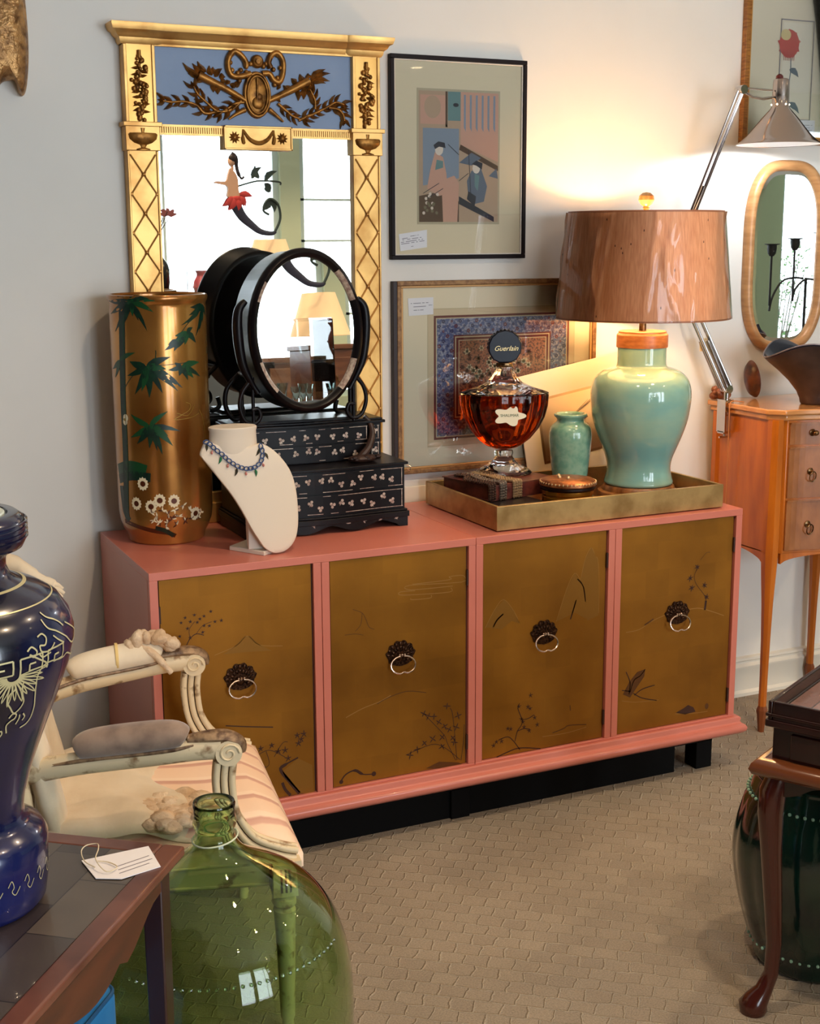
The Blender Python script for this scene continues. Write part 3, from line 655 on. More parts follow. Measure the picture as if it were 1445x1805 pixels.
clu([(-1.383,1.322)][0], [(-0.9038,1.33),(-0.8836,1.291),(-1.093,1.29),(-1.666,1.315),(-1.439,1.299),(-1.24,1.286),(-1.523,1.334)], 0.010)
clu([(-2.093,1.169)][0], [(-2.511,1.199),(-1.709,1.207),(-1.463,1.153),(-1.63,1.115),(-1.848,1.093),(-2.114,1.11),(-2.38,1.121),(-2.54,1.137),(-1.956,1.104),(-1.721,1.142)], 0.011)
cstroke([(-2.704,1.258),(-2.41,1.301),(-2.154,1.324),(-1.661,1.329),(-1.277,1.332)], 0.0016, 1)
cstroke([(-1.693,1.369),(-1.455,1.397),(-1.125,1.44),(-0.6131,1.477)], 0.0016, 1)
cstroke([(-1.313,1.228),(-1.207,1.221),(-1.24,1.207),(-1.425,1.195),(-1.571,1.184),(-1.22,1.186),(-0.9667,1.195)], 0.0016, 5)
cstroke([(-1.519,1.201),(-1.272,1.193),(-1.09,1.22)], 0.0014, 5); cstroke([(-0.9628,1.204),(-0.8565,1.181),(-0.7513,1.12)], 0.002, 5)
cdisc([(-2.654,1.188)][0], 0.010, 3); cdisc([(-2.673,1.177)][0], 0.009, 3); cdisc([(-2.684,1.183)][0], 0.004, 5, 0.0004)
# green rock and ground
for (u, w_) in ((870, 0.030), (900, 0.036), (930, 0.030), (960, 0.022)):
    pass
cstroke([(-3.067,1.041),(-2.579,1.057),(-2.207,1.048)], 0.034, 2, lift=-0.0002); cstroke([(-3.024,1.018),(-2.53,1.034),(-2.118,1.031)], 0.024, 1, lift=-0.0001)
cstroke([(-2.944,1.001),(-2.896,0.9598),(-2.843,0.9307),(-2.727,0.9086)], 0.020, 1, lift=-0.0002)
cstroke([(-2.9,0.9053),(-2.477,0.8941),(-2.122,0.8847),(-1.804,0.8781),(-1.625,0.8674)], 0.012, 4); cstroke([(-2.072,0.8938),(-1.848,0.8843),(-1.671,0.8679)], 0.012, 1, lift=0.0002)
def daisy(c, r):
    for k in range(12):
        a = 2*PI*k/12; p0 = (c[0]+0.45*r*math.cos(a)/R0, c[1]+0.45*r*math.sin(a)); p1 = (c[0]+r*math.cos(a)/R0, c[1]+r*math.sin(a)*1.15)
        cleaf(p0, p1, r*0.62, 3)
    cdisc(c, r*0.42, 4, 0.0004)
for p in [(-2.294,1.014),(-2.471,0.959),(-2.136,0.9529),(-1.947,0.9696),(-1.654,0.9667),(-1.166,0.9259)]: daisy(p, 0.0165)
DS = [(-2.128,0.9356),(-2.015,0.9268),(-1.897,0.9415),(-1.787,0.932),(-1.647,0.9428),(-1.56,0.9239),(-1.419,0.9099),(-1.307,0.9381),(-1.083,0.9157),(-1.795,0.908),(-1.976,0.9088),(-1.614,0.9005),(-1.455,0.9525),(-1.012,0.9262),(-1.844,0.8963),(-2.089,0.9148),(-1.261,0.9132),(-1.701,0.9193)]
for p in DS:
    for k in range(5):
        a = rnd.random()*2*PI; l = 0.012; cleaf(p, (p[0]+l*math.cos(a)/R0, p[1]+l*math.sin(a)), 0.0045, 3 if rnd.random() < 0.62 else 4)
b.build('body', [gold_glaze, bam, bam2, cream, brownen, faint], US)

# ================================================================ DRESSING MIRROR ON A STEPPED LACQUER CHEST
DMR = thing('dressing_mirror', 'black lacquer dressing mirror with oval swing glass over stepped small drawers', 'mirror', (0.575, 0.36, TOP), rz=math.radians(-0.6))
lac = mat('black_lacquer_worn', (10, 6, 9), 0.36, noise=(14, (30, 16, 14), 0.28, 0.42), spec=0.25, bump=(50, 0.15, 0.001))
nacre = mat('mother_of_pearl', (206, 190, 172), 0.3, 0.25, noise=(120, (150, 120, 110)))
def serp(x0, x1, yb, yf, amp, n=24):     # plan outline with a serpentine front
    pts = [(x1, yb), (x0, yb)]
    for i in range(n+1):
        t = i/n; pts.append((x0+(x1-x0)*t, yf-amp*(math.sin(2*PI*t-PI/2)*0.5+0.5)*math.sin(PI*t)))
    return pts
XL, XR = -0.232, 0.236
def slab(mb, x0, x1, yb, yf, amp, z0, z1, m=0): mb.prism(serp(x0, x1, yb, yf, amp), z0, z1, ax='Z', m=m)
body = MB()
slab(body, XL, XR, 0.13, -0.118, 0.016, 0.03, 0.178)
slab(body, XL-0.008, XR+0.008, 0.135, -0.127, 0.016, 0.178, 0.186)
slab(body, XL, XR-0.035, 0.13, -0.030, 0.012, 0.186, 0.290)
slab(body, XL-0.010, XR-0.025, 0.135, -0.042, 0.014, 0.290, 0.298); slab(body, XL-0.004, XR-0.031, 0.13, -0.034, 0.012, 0.298, 0.304)
# foot moulding, scalloped apron
slab(body, XL-0.010, XR+0.010, 0.135, -0.130, 0.016, 0.028, 0.044); slab(body, XL-0.006, XR+0.006, 0.13, -0.124, 0.016, 0.044, 0.050)
body.build('body', lac, DMR, bevel=0.0015)
ap = MB(); n = 40; outl = serp(XL-0.006, XR+0.006, 0.13, -0.126, 0.016, n)[2:]
for i in range(n):
    (xa, ya), (xb, yb) = outl[i], outl[i+1]
    def dr(x): t = (x-XL)/(XR-XL); return 0.004+0.020*(1-abs(math.cos(3*PI*t))**1.5) if 0.06 < t < 0.94 else 0.0
    ap.hexa([(xa, ya, dr(xa)), (xb, yb, dr(xb)), (xb, yb+0.012, dr(xb)), (xa, ya+0.012, dr(xa))], [(xa, ya, 0.03), (xb, yb, 0.03), (xb, yb+0.012, 0.03), (xa, ya+0.012, 0.03)])
ap.box(XL-0.006, XL+0.008, -0.12, 0.13, 0.0, 0.03); ap.box(XR-0.008, XR+0.006, -0.12, 0.13, 0.0, 0.03)
apo = ap.build('apron', lac, DMR)
def front_y(x, x0, x1, yf, amp):
    t = (x-x0)/(x1-x0); return yf-amp*(math.sin(2*PI*t-PI/2)*0.5+0.5)*math.sin(PI*t)
def drawer(x0, x1, z0, z1, yf, amp, nf, seed):
    r = random.Random(seed); d = MB(); n = 20
    for i in range(n):
        xa = x0+0.004+(x1-x0-0.008)*i/n; xb = x0+0.004+(x1-x0-0.008)*(i+1)/n
        ya = front_y(xa, XL, XR, yf, amp)-0.004; yb = front_y(xb, XL, XR, yf, amp)-0.004
        d.hexa([(xa, ya, z0), (xb, yb, z0), (xb, yb+0.006, z0), (xa, ya+0.006, z0)], [(xa, ya, z1), (xb, yb, z1), (xb, yb+0.006, z1), (xa, ya+0.006, z1)])
        for zz in (z0+0.003, z1-0.005):
            if r.random() < 0.5 or i in (0, 1, n-1, n-2): d.add([(xa, ya-0.0005, zz), (xb, yb-0.0005, zz), (xb, yb-0.0005, zz+0.0016), (xa, ya-0.0005, zz+0.0016)], [(0, 1, 2, 3)], 1)
    for s, xx in ((1, x0+0.006), (-1, x1-0.008)):
        yy = front_y(xx, XL, XR, yf, amp)-0.0052
        d.add([(xx, yy, z0+0.003), (xx+0.002, yy, z0+0.003), (xx+0.002, yy, z1-0.003), (xx, yy, z1-0.003)], [(0, 1, 2, 3)], 1)
    for k in range(nf):
        x = x0+0.02+(x1-x0-0.04)*(k+0.5+0.5*(r.random()-0.5))/nf; z = (z0+z1)/2+(r.random()-0.5)*(z1-z0)*0.35
        y = front_y(x, XL, XR, yf, amp)-0.0052; a0 = r.random()*2
        for j in range(3):
            a = a0+2*PI*j/3; d.disc((x+0.0052*math.cos(a), z+0.0052*math.sin(a)), 0.0044, y-0.0002*j, 1, 8)
        d.blade((x, z), (x+0.010*math.cos(a0+1), z-0.010), 0.002, y, 1)
    return d.build('drawer', [lac, nacre], DMR, smooth=50)
for z0, z1, s_d in ((0.055, 0.112, 1), (0.116, 0.173, 2)):
    drawer(XL+0.004, XR-0.004, z0, z1, -0.118, 0.016, 13, s_d)
for z0, z1, s_d in ((0.190, 0.237, 3), (0.241, 0.286, 4)):
    drawer(XL+0.004, XR-0.075, z0, z1, -0.030, 0.012, 9, s_d); drawer(XR-0.072, XR-0.038, z0, z1, -0.030, 0.012, 1, s_d+9)
ad = MB(); r5 = random.Random(3)
for k in range(9):
    ad = MB(); x = XL+0.03+(XR-XL-0.06)*k/8; y = front_y(x, XL, XR, -0.126, 0.016)-0.0006
    for j in range(2): a = r5.random()*6; ad.blade((x-0.008*math.cos(a), 0.028), (x+0.008*math.cos(a), 0.028+0.008*math.sin(a)), 0.0045, y-0.0002, 0)
    ad.build('inlay', nacre, apo, smooth=None)
for x in (XR+0.008,):
    MB().tube(smooth_path([(x-0.004, -0.125, 0.176), (x+0.006, -0.13, 0.170), (x+0.002, -0.13, 0.160), (x-0.004, -0.128, 0.166)], 5), 0.0014, 6).build('corner_loop', silver, DMR)
# carved brown ornament on the step
orn = MB(); orn.ell((0.125, -0.075, 0.196), (0.045, 0.022, 0.012), 16, 8); orn.tube(smooth_path([(0.12, -0.07, 0.198), (0.150, -0.062, 0.225), (0.168, -0.045, 0.260), (0.165, -0.035, 0.29), (0.150, -0.03, 0.31)], 5), [0.012-0.0003*i for i in range(21)], 10)
for k in range(14): orn.ell((0.09+0.006*k, -0.085-0.006*math.sin(k), 0.199+0.003*math.sin(k*2.1)), (0.010, 0.009, 0.006), 8, 5)
orn.build('carved_ornament', mat('worn_brown_wood', (62, 36, 26), 0.5, noise=(60, (30, 16, 12))), DMR)
# oval swing frame, deep drum case
OC = Vector((-0.042, -0.085, 0.562)); RA, RB = 0.166, 0.223
TILT = 0.045
fr = MB(); n = 64
sect = [(0.0, -0.012), (0.006, -0.019), (0.014, -0.020), (0.019, -0.012), (0.016, 0.0), (0.012, 0.008), (0.012, 0.16), (0.006, 0.165), (0.0, 0.165), (-0.004, 0.0)]
sect = [(-d, y) for d, y in [(0.026, -0.004), (0.022, -0.014), (0.013, -0.019), (0.004, -0.015), (0.0, -0.004), (0.0, 0.012), (0.004, 0.016), (0.004, 0.138), (0.010, 0.145), (0.020, 0.145), (0.022, 0.006)]]
o = 0; k = len(sect)
for i in range(n):
    a = 2*PI*i/n; nx, nz = math.cos(a)/RA, math.sin(a)/RB; l = math.hypot(nx, nz); nx /= l; nz /= l
    for d, y in sect: fr.v.append((RA*math.cos(a)+nx*d, y, RB*math.sin(a)+nz*d))
for i in range(n):
    j = (i+1) % n
    for q in range(k):
        q2 = (q+1) % k; fr.f.append((i*k+q, i*k+q2, j*k+q2, j*k+q))
        a = 360*(i+0.5)/n; inl = q in (0, 1, 2) and (205 < a < 232 or 308 < a < 335 or 25 < a < 50 or 140 < a < 160)
        fr.m.append(1 if inl and q != 2 else 0)
fr.xf(lambda p: Matrix.Rotation(-TILT, 3, 'X') @ p + OC)
oval = fr.build('oval_frame', [lac, nacre], DMR, smooth=50)
g = MB(); g.lathe([(0.0, 0.0), (1.0, 0.0), (1.0, 0.003), (0.0, 0.003)], 0, 0, 72)
g.xf(lambda p: Matrix.Rotation(-TILT, 3, 'X') @ Vector((p.x*(RA-0.0235), -p.z+0.0, p.y*(RB-0.0235))) + OC)
g.build('oval_glass', mirror_mat(), oval)
g = MB(); g.lathe([(0.0, 0.0), (1.0, 0.0), (1.0, 0.003), (0.0, 0.003)], 0, 0, 72)
g.xf(lambda p: Matrix.Rotation(-TILT, 3, 'X') @ Vector((p.x*(RA-0.006), 0.134-p.z, p.y*(RB-0.006))) + OC)
g.build('back_board', lac, oval)
for s in (-1, 1):
    sp = MB()
    xs_ = OC.x+s*(RA+0.008)
    pts = [(xs_-s*0.012, -0.06, 0.645), (xs_+s*0.008, -0.06, 0.62), (xs_+s*0.012, -0.06, 0.56), (xs_+s*0.002, -0.06, 0.48), (xs_-s*0.022, -0.06, 0.425), (xs_-s*0.040, -0.06, 0.395)]
    sp.tube(smooth_path(pts, 6), [0.008+0.006*math.sin(PI*min(1, i/30*1.2)) for i in range(31)], 10, flat=1.3)
    # scrolled foot: two loops on a post
    lp = [(xs_-s*0.020, -0.06, 0.430), (xs_+s*0.004, -0.06, 0.400), (xs_+s*0.012, -0.06, 0.360), (xs_-s*0.002, -0.06, 0.322), (xs_-s*0.028, -0.06, 0.312), (xs_-s*0.046, -0.06, 0.330), (xs_-s*0.040, -0.06, 0.352), (xs_-s*0.022, -0.06, 0.350)]
    sp.tube(smooth_path(lp, 6), 0.006, 8)
    lp = [(xs_-s*0.028, 0.06, 0.440), (xs_+s*0.010, 0.06, 0.400), (xs_+s*0.016, 0.06, 0.350), (xs_-s*0.006, 0.06, 0.312), (xs_-s*0.034, 0.06, 0.322), (xs_-s*0.03, 0.06, 0.35)]
    sp.tube(smooth_path(lp, 6), 0.007, 8)
    sp.tube([(xs_-s*0.026, -0.06, 0.44), (xs_-s*0.026, -0.06, 0.303)], 0.005, 8); sp.tube([(xs_-s*0.012, 0.0, 0.40), (xs_-s*0.012, 0.0, 0.303)], 0.007, 8)
    sp.tube([(xs_-s*0.028, 0.06, 0.44), (xs_-s*0.02, -0.06, 0.44)], 0.007, 8)
    sp.build('bracket', lac, DMR, smooth=60)
MB().box(OC.x-0.14, OC.x+0.17, -0.035, 0.09, 0.303, 0.312).build('bracket_base', lac, DMR, bevel=0.002)

# ================================================================ JEWELLERY BUST
BX = thing('jewelry_bust', 'cream necklace display bust standing in front of the stepped drawers', 'display bust', (0.335, 0.125, TOP), rz=math.radians(0))
suede = mat('cream_leatherette', (222, 208, 190), 0.6, bump=(400, 0.1, 0.0005))
OB = Vector((0.335, 0.125, TOP))
# outline of the breast board in its own plane: (s along width, t up)
def bustpt(u, v): return None
bo = [(0.177,1.115),(0.194,1.142),(0.211,1.136),(0.233,1.129),(0.288,1.125),(0.317,1.127),(0.334,1.13),(0.359,1.117),(0.384,1.093),(0.407,1.061),(0.42,1.027),(0.426,0.984),(0.426,0.936),(0.422,0.903),(0.414,0.878),(0.399,0.859),(0.378,0.847),(0.354,0.845),(0.337,0.85),(0.32,0.864),(0.307,0.885),(0.29,0.915),(0.269,0.961),(0.245,1.005),(0.218,1.045),(0.192,1.083),(0.178,1.103)]
bo = sp2([(x-OB.x, z-OB.z) for x, z in bo], 3, closed=True)
cxm = sum(p[0] for p in bo)/len(bo); czm = sum(p[1] for p in bo)/len(bo)
bm_ = MB(); nb = len(bo)
# board leans: lower part comes forward, domed towards the viewer
def by(x, z): return -0.052+0.30*(z-0.02)*1.0*0.45 - 0.020*(1-min(1, abs((x-cxm)/0.13)**2)) + 0.10*max(0, z-0.24)**1.0
rings_ = []
for sc, off in ((1.0, 0.008), (1.0, 0.002), (0.985, -0.001), (0.93, -0.002), (0.75, -0.002), (0.5, -0.002), (0.25, -0.002)):
    st = len(bm_.v)
    for (x, z) in bo:
        X = cxm+(x-cxm)*sc; Z = czm+(z-czm)*sc; bm_.v.append((X, by(X, Z)+off, Z))
    rings_.append(st)
for i in range(len(rings_)-1):
    for q in range(nb):
        q2 = (q+1) % nb; bm_.f.append((rings_[i]+q, rings_[i]+q2, rings_[i+1]+q2, rings_[i+1]+q)); bm_.m.append(0)
bm_.f.append(tuple(rings_[-1]+q for q in range(nb))); bm_.m.append(0); bm_.f.append(tuple(rings_[0]+q for q in range(nb))[::-1]); bm_.m.append(0)
bm_.build('breast_board', suede, BX, smooth=50)
# neck, cut flat on top
nk = MB(); ncx = ([(0.267,1.174)][0][0])-OB.x; secs = [(0.215, 0.050, 0.036, 0.004), (0.245, 0.0600, 0.042, -0.004), (0.275, 0.066, 0.046, -0.002), (0.300, 0.0625, 0.046, 0.0), (0.322, 0.0615, 0.046, 0.0), (0.327, 0.0635, 0.047, 0.0), (0.332, 0.0635, 0.047, 0.0), (0.334, 0.061, 0.045, 0.0)]
for (z, ra, rb, dx) in secs:
    for q in range(40):
        a = 2*PI*q/40; nk.v.append((ncx+dx+(0.010 if z < 0.26 else 0.004)+ra*math.cos(a), 0.010+rb*math.sin(a), z))
for i in range(len(secs)-1):
    for q in range(40): q2 = (q+1) % 40; nk.f.append((i*40+q, i*40+q2, (i+1)*40+q2, (i+1)*40+q)); nk.m.append(0)
nk.f.append(tuple(range(40))[::-1]); nk.m.append(0); nk.f.append(tuple(7*40+q for q in range(40))); nk.m.append(0)
nk.build('neck', suede, BX, smooth=40)
bs = MB(); q = [(0.254,0.129),(0.328,0.212),(0.389,0.106),(0.315,0.034)]
pl = [(x-OB.x, y-OB.y) for x, y in [(0.258,0.156),(0.36,0.243),(0.392,0.105),(0.32,0.053)]]
bs.prism([(x, y) for x, y in pl], 0.0, 0.012, ax='Z'); bs.build('base', suede, BX, bevel=0.002)
st_ = MB(); st_.hexa([(-0.045, -0.035, 0.012), (0.030, -0.045, 0.012), (0.035, 0.005, 0.012), (-0.035, 0.01, 0.012)], [(-0.042, -0.032, 0.14), (0.01, -0.03, 0.14), (0.01, 0.0, 0.14), (-0.04, 0.005, 0.14)])
st_.build('easel_back', suede, BX, bevel=0.002)
# necklace: links following the base of the neck, leaf and bead drops
NK = thing('necklace', 'blue link necklace with leaf and pink bead drops on the cream bust', 'necklace', (OB.x, OB.y, OB.z+0.25))
npx = [(0.191,1.142),(0.2,1.136),(0.212,1.123),(0.227,1.11),(0.239,1.097),(0.253,1.085),(0.266,1.077),(0.283,1.071),(0.3,1.071),(0.315,1.076),(0.326,1.087),(0.332,1.1),(0.332,1.116),(0.328,1.13)]
npt = sp2([(x-OB.x, z-OB.z) for x, z in npx], 6)
blue_e = mat('blue_enamel', (56, 86, 138), 0.3, 0.2); grn_e = mat('green_enamel', (46, 120, 84), 0.3, 0.1); pnk_e = mat('rose_bead', (196, 120, 110), 0.3); olv = mat('antique_silver', (96, 96, 84), 0.3, 0.8)
def lnk(p, ang, i):
    pass
chain = MB(); acc = 0; last = npt[0]; L = []
for i, p in enumerate(npt):
    if i == 0 or math.hypot(p[0]-last[0], p[1]-last[1]) > 0.0108: L.append((p, math.atan2(p[1]-last[1], p[0]-last[0]))); last = p
for i, (p, a) in enumerate(L):
    y = by(p[0], p[1])-0.008
    ringp = [(p[0]+0.0074*math.cos(t*PI/6)*math.cos(a)-0.0050*math.sin(t*PI/6)*math.sin(a), y+0.001*(i % 2), p[1]+0.0074*math.cos(t*PI/6)*math.sin(a)+0.0050*math.sin(t*PI/6)*math.cos(a)) for t in range(12)]
    chain.tube(ringp, 0.0016, 6, closed=True, m=0)
chain.xf(lambda p: p-Vector((0, 0, 0.25)))
ch = chain.build('chain', [blue_e], NK, smooth=60)
for i, (p, a) in enumerate(L):
    if i % 2 and 0 < i < len(L)-1: continue
    y = by(p[0], p[1])-0.0075; nx, nz = math.sin(a), -math.cos(a)
    if nz > 0: nx, nz = -nx, -nz
    big = (i//2) % 2 == 0; l = 0.020 if big else 0.012; sgn = 0.3*(p[0]-cxm)/0.1
    d = MB(); c0 = (p[0]+nx*0.004, p[1]-0.005-0.25)
    if big: d.blade(c0, (c0[0]+nx*l*0.6, c0[1]-l), 0.0072, y, 0, 0.1, 0.002); d.blade(c0, (c0[0]+nx*l*0.6, c0[1]-l), 0.007, y+0.001, 0, 0.1)
    else: d.tube([(c0[0], y, c0[1]), (c0[0], y, c0[1]-0.005)], 0.0008, 6); d.ell((c0[0]+nx*0.003, y-0.001, c0[1]-0.008), (0.0030, 0.0030, 0.0042), 10, 7)
    d.build('leaf_drop' if big else 'bead_drop', [grn_e if (i//4) % 2 else olv] if big else [pnk_e], NK, smooth=60)

# ================================================================ PICTURES ON THE WALL
def picture(name, label, x0, x1, z0, z1, fw, fmat, mat_col, depth=0.022, edge=None, inner=None, edge_mat=None):
    t = thing(name, label, 'picture', (0, 0, 0))
    y0 = WALL-depth
    def ring(mb, a, w, ya, yb, m=0):
        mb.box(x0+a, x1-a, ya, yb, z1-a-w, z1-a, m); mb.box(x0+a, x1-a, ya, yb, z0+a, z0+a+w, m)
        mb.box(x0+a, x0+a+w, ya, yb, z0+a+w, z1-a-w, m); mb.box(x1-a-w, x1-a, ya, yb, z0+a+w, z1-a-w, m)
    b = MB(); ring(b, 0, fw, y0, WALL-0.001)
    if inner: ring(b, fw, inner[0], y0+0.004, WALL-0.003, 1)
    if edge: b.box(x0-edge, x0, y0, WALL-0.001, z0, z1, len([1])+ (1 if inner else 0))
    b.build('frame', [fmat]+([inner[1]] if inner else [])+([edge_mat] if edge else []), t, bevel=0.0015)
    MB().box(x0+fw*0.6, x1-fw*0.6, y0+0.011, y0+0.013, z0+fw*0.6, z1-fw*0.6).build('mat_board', mat_col, t)
    MB().box(x0+fw*0.7, x1-fw*0.7, y0+0.0055, y0+0.0065, z0+fw*0.7, z1-fw*0.7).build('pane', pane_mat(), t)
    return t, y0+0.011
paper = mat('cream_mat_board', (214, 198, 166), 0.8); paper2 = mat('warm_ivory_mat_board', (226, 210, 180), 0.8)
card_m = mat('white_card', (228, 224, 226), 0.7); ink = mat('grey_ink', (120, 112, 124), 0.7)
def card(parent, c, y, lines, name='price_card', kind=None):
    # c = four corners tl tr br bl
    b = MB(); b.add([(p[0], y, p[1]) for p in c]+[(p[0], y+0.001, p[1]) for p in c], [(0, 1, 2, 3), (7, 6, 5, 4), (0, 4, 5, 1), (1, 5, 6, 2), (2, 6, 7, 3), (3, 7, 4, 0)], 0)
    def at(u, v):
        return tuple((c[0][i]*(1-u)+c[1][i]*u)*(1-v)+(c[3][i]*(1-u)+c[2][i]*u)*v for i in (0, 1))
    for (u0, u1, v) in lines:
        n = 14; pts = [at(u0+(u1-u0)*k/n, v) for k in range(n+1)]
        for k in range(n):
            if rnd.random() < 0.8: b.ribbon(pts[k:k+2], 0.0018, y-0.0004, 1)
    return b.build(name, [card_m, ink], parent)
# -- black framed print with two seated women
t, yf = picture('framed_print', 'black framed japanese style print of two robed women in a room', 0.911, 1.370, 1.586, 2.177, 0.0125, mat('black_frame', (18, 6, 8), 0.55, spec=0.2), paper, inner=(0.004, mat('pale_fillet', (214, 204, 190), 0.5)))
pm = [mat('print_'+n, c, 0.8) for n, c in (('blush', (196, 150, 128)), ('tan', (176, 148, 122)), ('slate', (96, 104, 118)), ('greyblue', (130, 140, 152)), ('teal', (104, 134, 132)), ('rust', (170, 100, 78)), ('ink', (44, 42, 54)), ('face', (214, 198, 180)), ('olive', (112, 104, 80)), ('brown', (84, 58, 44)))]
b = MB()
X0, X1, Z0, Z1 = 1.006, 1.275, 1.697, 2.078
MB().box(X0-0.006, X1+0.006, yf-0.0006, yf, Z0-0.007, Z1+0.007).build('print_bevel', mat('mat_bevel', (178, 164, 136), 0.8), t)
def q(u, v): return (X0+(X1-X0)*u, Z1-(Z1-Z0)*v)
y = yf-0.001
b.poly([q(0,0), q(1,0), q(1,1), q(0,1)], y, 1)
b.poly([q(0.02,.03), q(.33,.03), q(.33,.26), q(.02,.26)], y-.0002, 0); b.disc(q(.17,.12), 0.028, y-.0003, 1, 16, 0.033)
b.poly([q(.36,.0), q(.52,.0), q(.52,.22), q(.36,.22)], y-.0002, 4); b.disc(q(.46,.10), 0.010, y-.0004, 6, 8, 0.006)
b.poly([q(.52,0), q(1,0), q(1,.53), q(.52,.40)], y-.0002, 0)
for k in range(6): b.poly([q(.56+.075*k,.02), q(.585+.075*k,.02), q(.585+.075*k,.30), q(.56+.075*k,.27)], y-.0003, 3)
b.poly([q(.33,0), q(.355,0), q(.355,.27), q(.33,.27)], y-.0003, 9); b.poly([q(0,.25), q(.52,.25), q(.52,.28), q(0,.28)], y-.0003, 1)
b.poly([q(.05,.28), q(.5,.28), q(.5,.66), q(.05,.72)], y-.0002, 3); b.poly([q(.5,.42), q(1,.60), q(1,1), q(.5,.9)], y-.0003, 1)
b.poly([q(.52,.40), q(1,.56), q(1,.60), q(.5,.44)], y-.0004, 9)
b.poly([q(.66,.46), q(.78,.50), q(.66,.56), q(.50,.54)], y-.0005, 2); b.poly([q(.98,.58), q(1,.66), q(.88,.64)], y-.0005, 2)
b.poly([q(.20,.46), q(.30,.50), q(.34,.62), q(.36,.78), q(.24,.80), q(.10,.74), q(.14,.60)], y-.0005, 0)
b.disc(q(.25,.44), 0.014, y-.0006, 7, 12, 0.018); b.poly([q(.18,.41), q(.24,.38), q(.32,.39), q(.33,.43), q(.25,.42), q(.20,.44)], y-.0008, 6)
b.poly([q(.22,.52), q(.30,.53), q(.30,.58), q(.2,.6)], y-.0007, 4)
b.poly([q(.66,.60), q(.78,.58), q(.86,.72), q(.82,.84), q(.70,.86), q(.62,.80), q(.60,.68)], y-.0005, 2)
b.poly([q(.70,.62), q(.76,.64), q(.74,.76), q(.70,.72)], y-.0007, 4); b.poly([q(.62,.76), q(.72,.80), q(.70,.88), q(.60,.82)], y-.0007, 6)
b.disc(q(.72,.58), 0.013, y-.0006, 7, 12, 0.016); b.poly([q(.66,.55), q(.72,.52), q(.80,.54), q(.79,.59), q(.72,.56)], y-.0008, 6)
b.poly([q(0,.8), q(.3,.76), q(.5,.84), q(.5,1), q(0,1)], y-.0003, 9); b.poly([q(.28,.68), q(.44,.64), q(.5,.70), q(.48,1), q(.30,1)], y-.0004, 0)
b.poly([q(.5,.80), q(.95,.96), q(.95,1), q(.5,.86)], y-.0006, 6)
for k in range(16): b.disc(q(.05+.2*rnd.random(), .78+.18*rnd.random()), 0.005, y-.0006-.00002*k, 8 if k % 2 else 7, 7)
for (a, c_) in (((.05,.78),(.25,.7)), ((.1,.82),(.3,.74)), ((.36,.4),(.5,.48)), ((.62,.44),(.66,.9)), ((.5,.68),(.62,.62))): b.ribbon([q(*a), q(*c_)], 0.002, y-.0009, 6)
b.build('print', pm, t, smooth=None)
card(t, [(0.938,1.661),(1.032,1.674),(1.032,1.622),(0.943,1.611)], yf-0.002, [(0.1, .3, .30), (.4, .7, .22), (.05, .85, .38), (.05, .85, .50), (.05, .9, .60), (.4, .5, .82)])
# -- wood framed patterned panel
t, yf = picture('framed_painting', 'brown and gilt framed blue bordered floral panel partly behind the big lamp', 0.928, 1.640, 0.930, 1.522, 0.014, mat('worn_gilt_frame', (150, 112, 70), 0.5, 0.35, noise=(90, (112, 76, 44)), bump=(120, 0.5, 0.002)), paper2, edge=0.014, inner=(0.007, mat('frame_fillet', (178, 134, 82), 0.45, 0.4)), edge_mat=mat('dark_frame_side', (34, 14, 12), 0.5))
P0 = [(1.055,1.415),(1.541,1.408),(1.054,1.03)]
X0, X1, Z1, Z0 = P0[0][0], P0[1][0], P0[0][1], P0[2][1]
y = yf-0.001
pat = [mat('panel_blue', (84, 92, 128), 0.75, noise=(130, (150, 148, 160), 0.4, 0.52)), mat('panel_red', (104, 42, 40), 0.75), mat('panel_sienna', (166, 104, 76), 0.75, noise=(150, (86, 54, 50), 0.4, 0.52)), mat('panel_ivory', (206, 184, 150), 0.75), mat('panel_ink', (50, 44, 76), 0.75), mat('panel_line', (196, 178, 144), 0.8)]
b = MB()
def rect(x0, x1, z0, z1, y, m): b.add([(x0, y, z0), (x1, y, z0), (x1, y, z1), (x0, y, z1)], [(0, 1, 2, 3)], m)
rect(X0-.022, X1+.022, Z0-.022, Z1+.022, y+.0006, 5); rect(X0-.019, X1+.019, Z0-.019, Z1+.019, y+.0004, 3)
rect(X0, X1, Z0, Z1, y, 1); rect(X0+.007, X1-.007, Z0+.007, Z1-.007, y-.0002, 5); rect(X0+.010, X1-.010, Z0+.010, Z1-.010, y-.0003, 0)
a = 0.068
rect(X0+a, X1-a, Z0+a*.9, Z1-a*.9, y-.0004, 1); a += .005; rect(X0+a, X1-a, Z0+a*.9, Z1-a*.9, y-.0005, 5); a += .004; rect(X0+a, X1-a, Z0+a*.9, Z1-a*.9, y-.0006, 1); a += .008
rect(X0+a, X1-a, Z0+a*.9, Z1-a*.9, y-.0007, 5); a += .003; rect(X0+a, X1-a, Z0+a*.9, Z1-a*.9, y-.0008, 2)
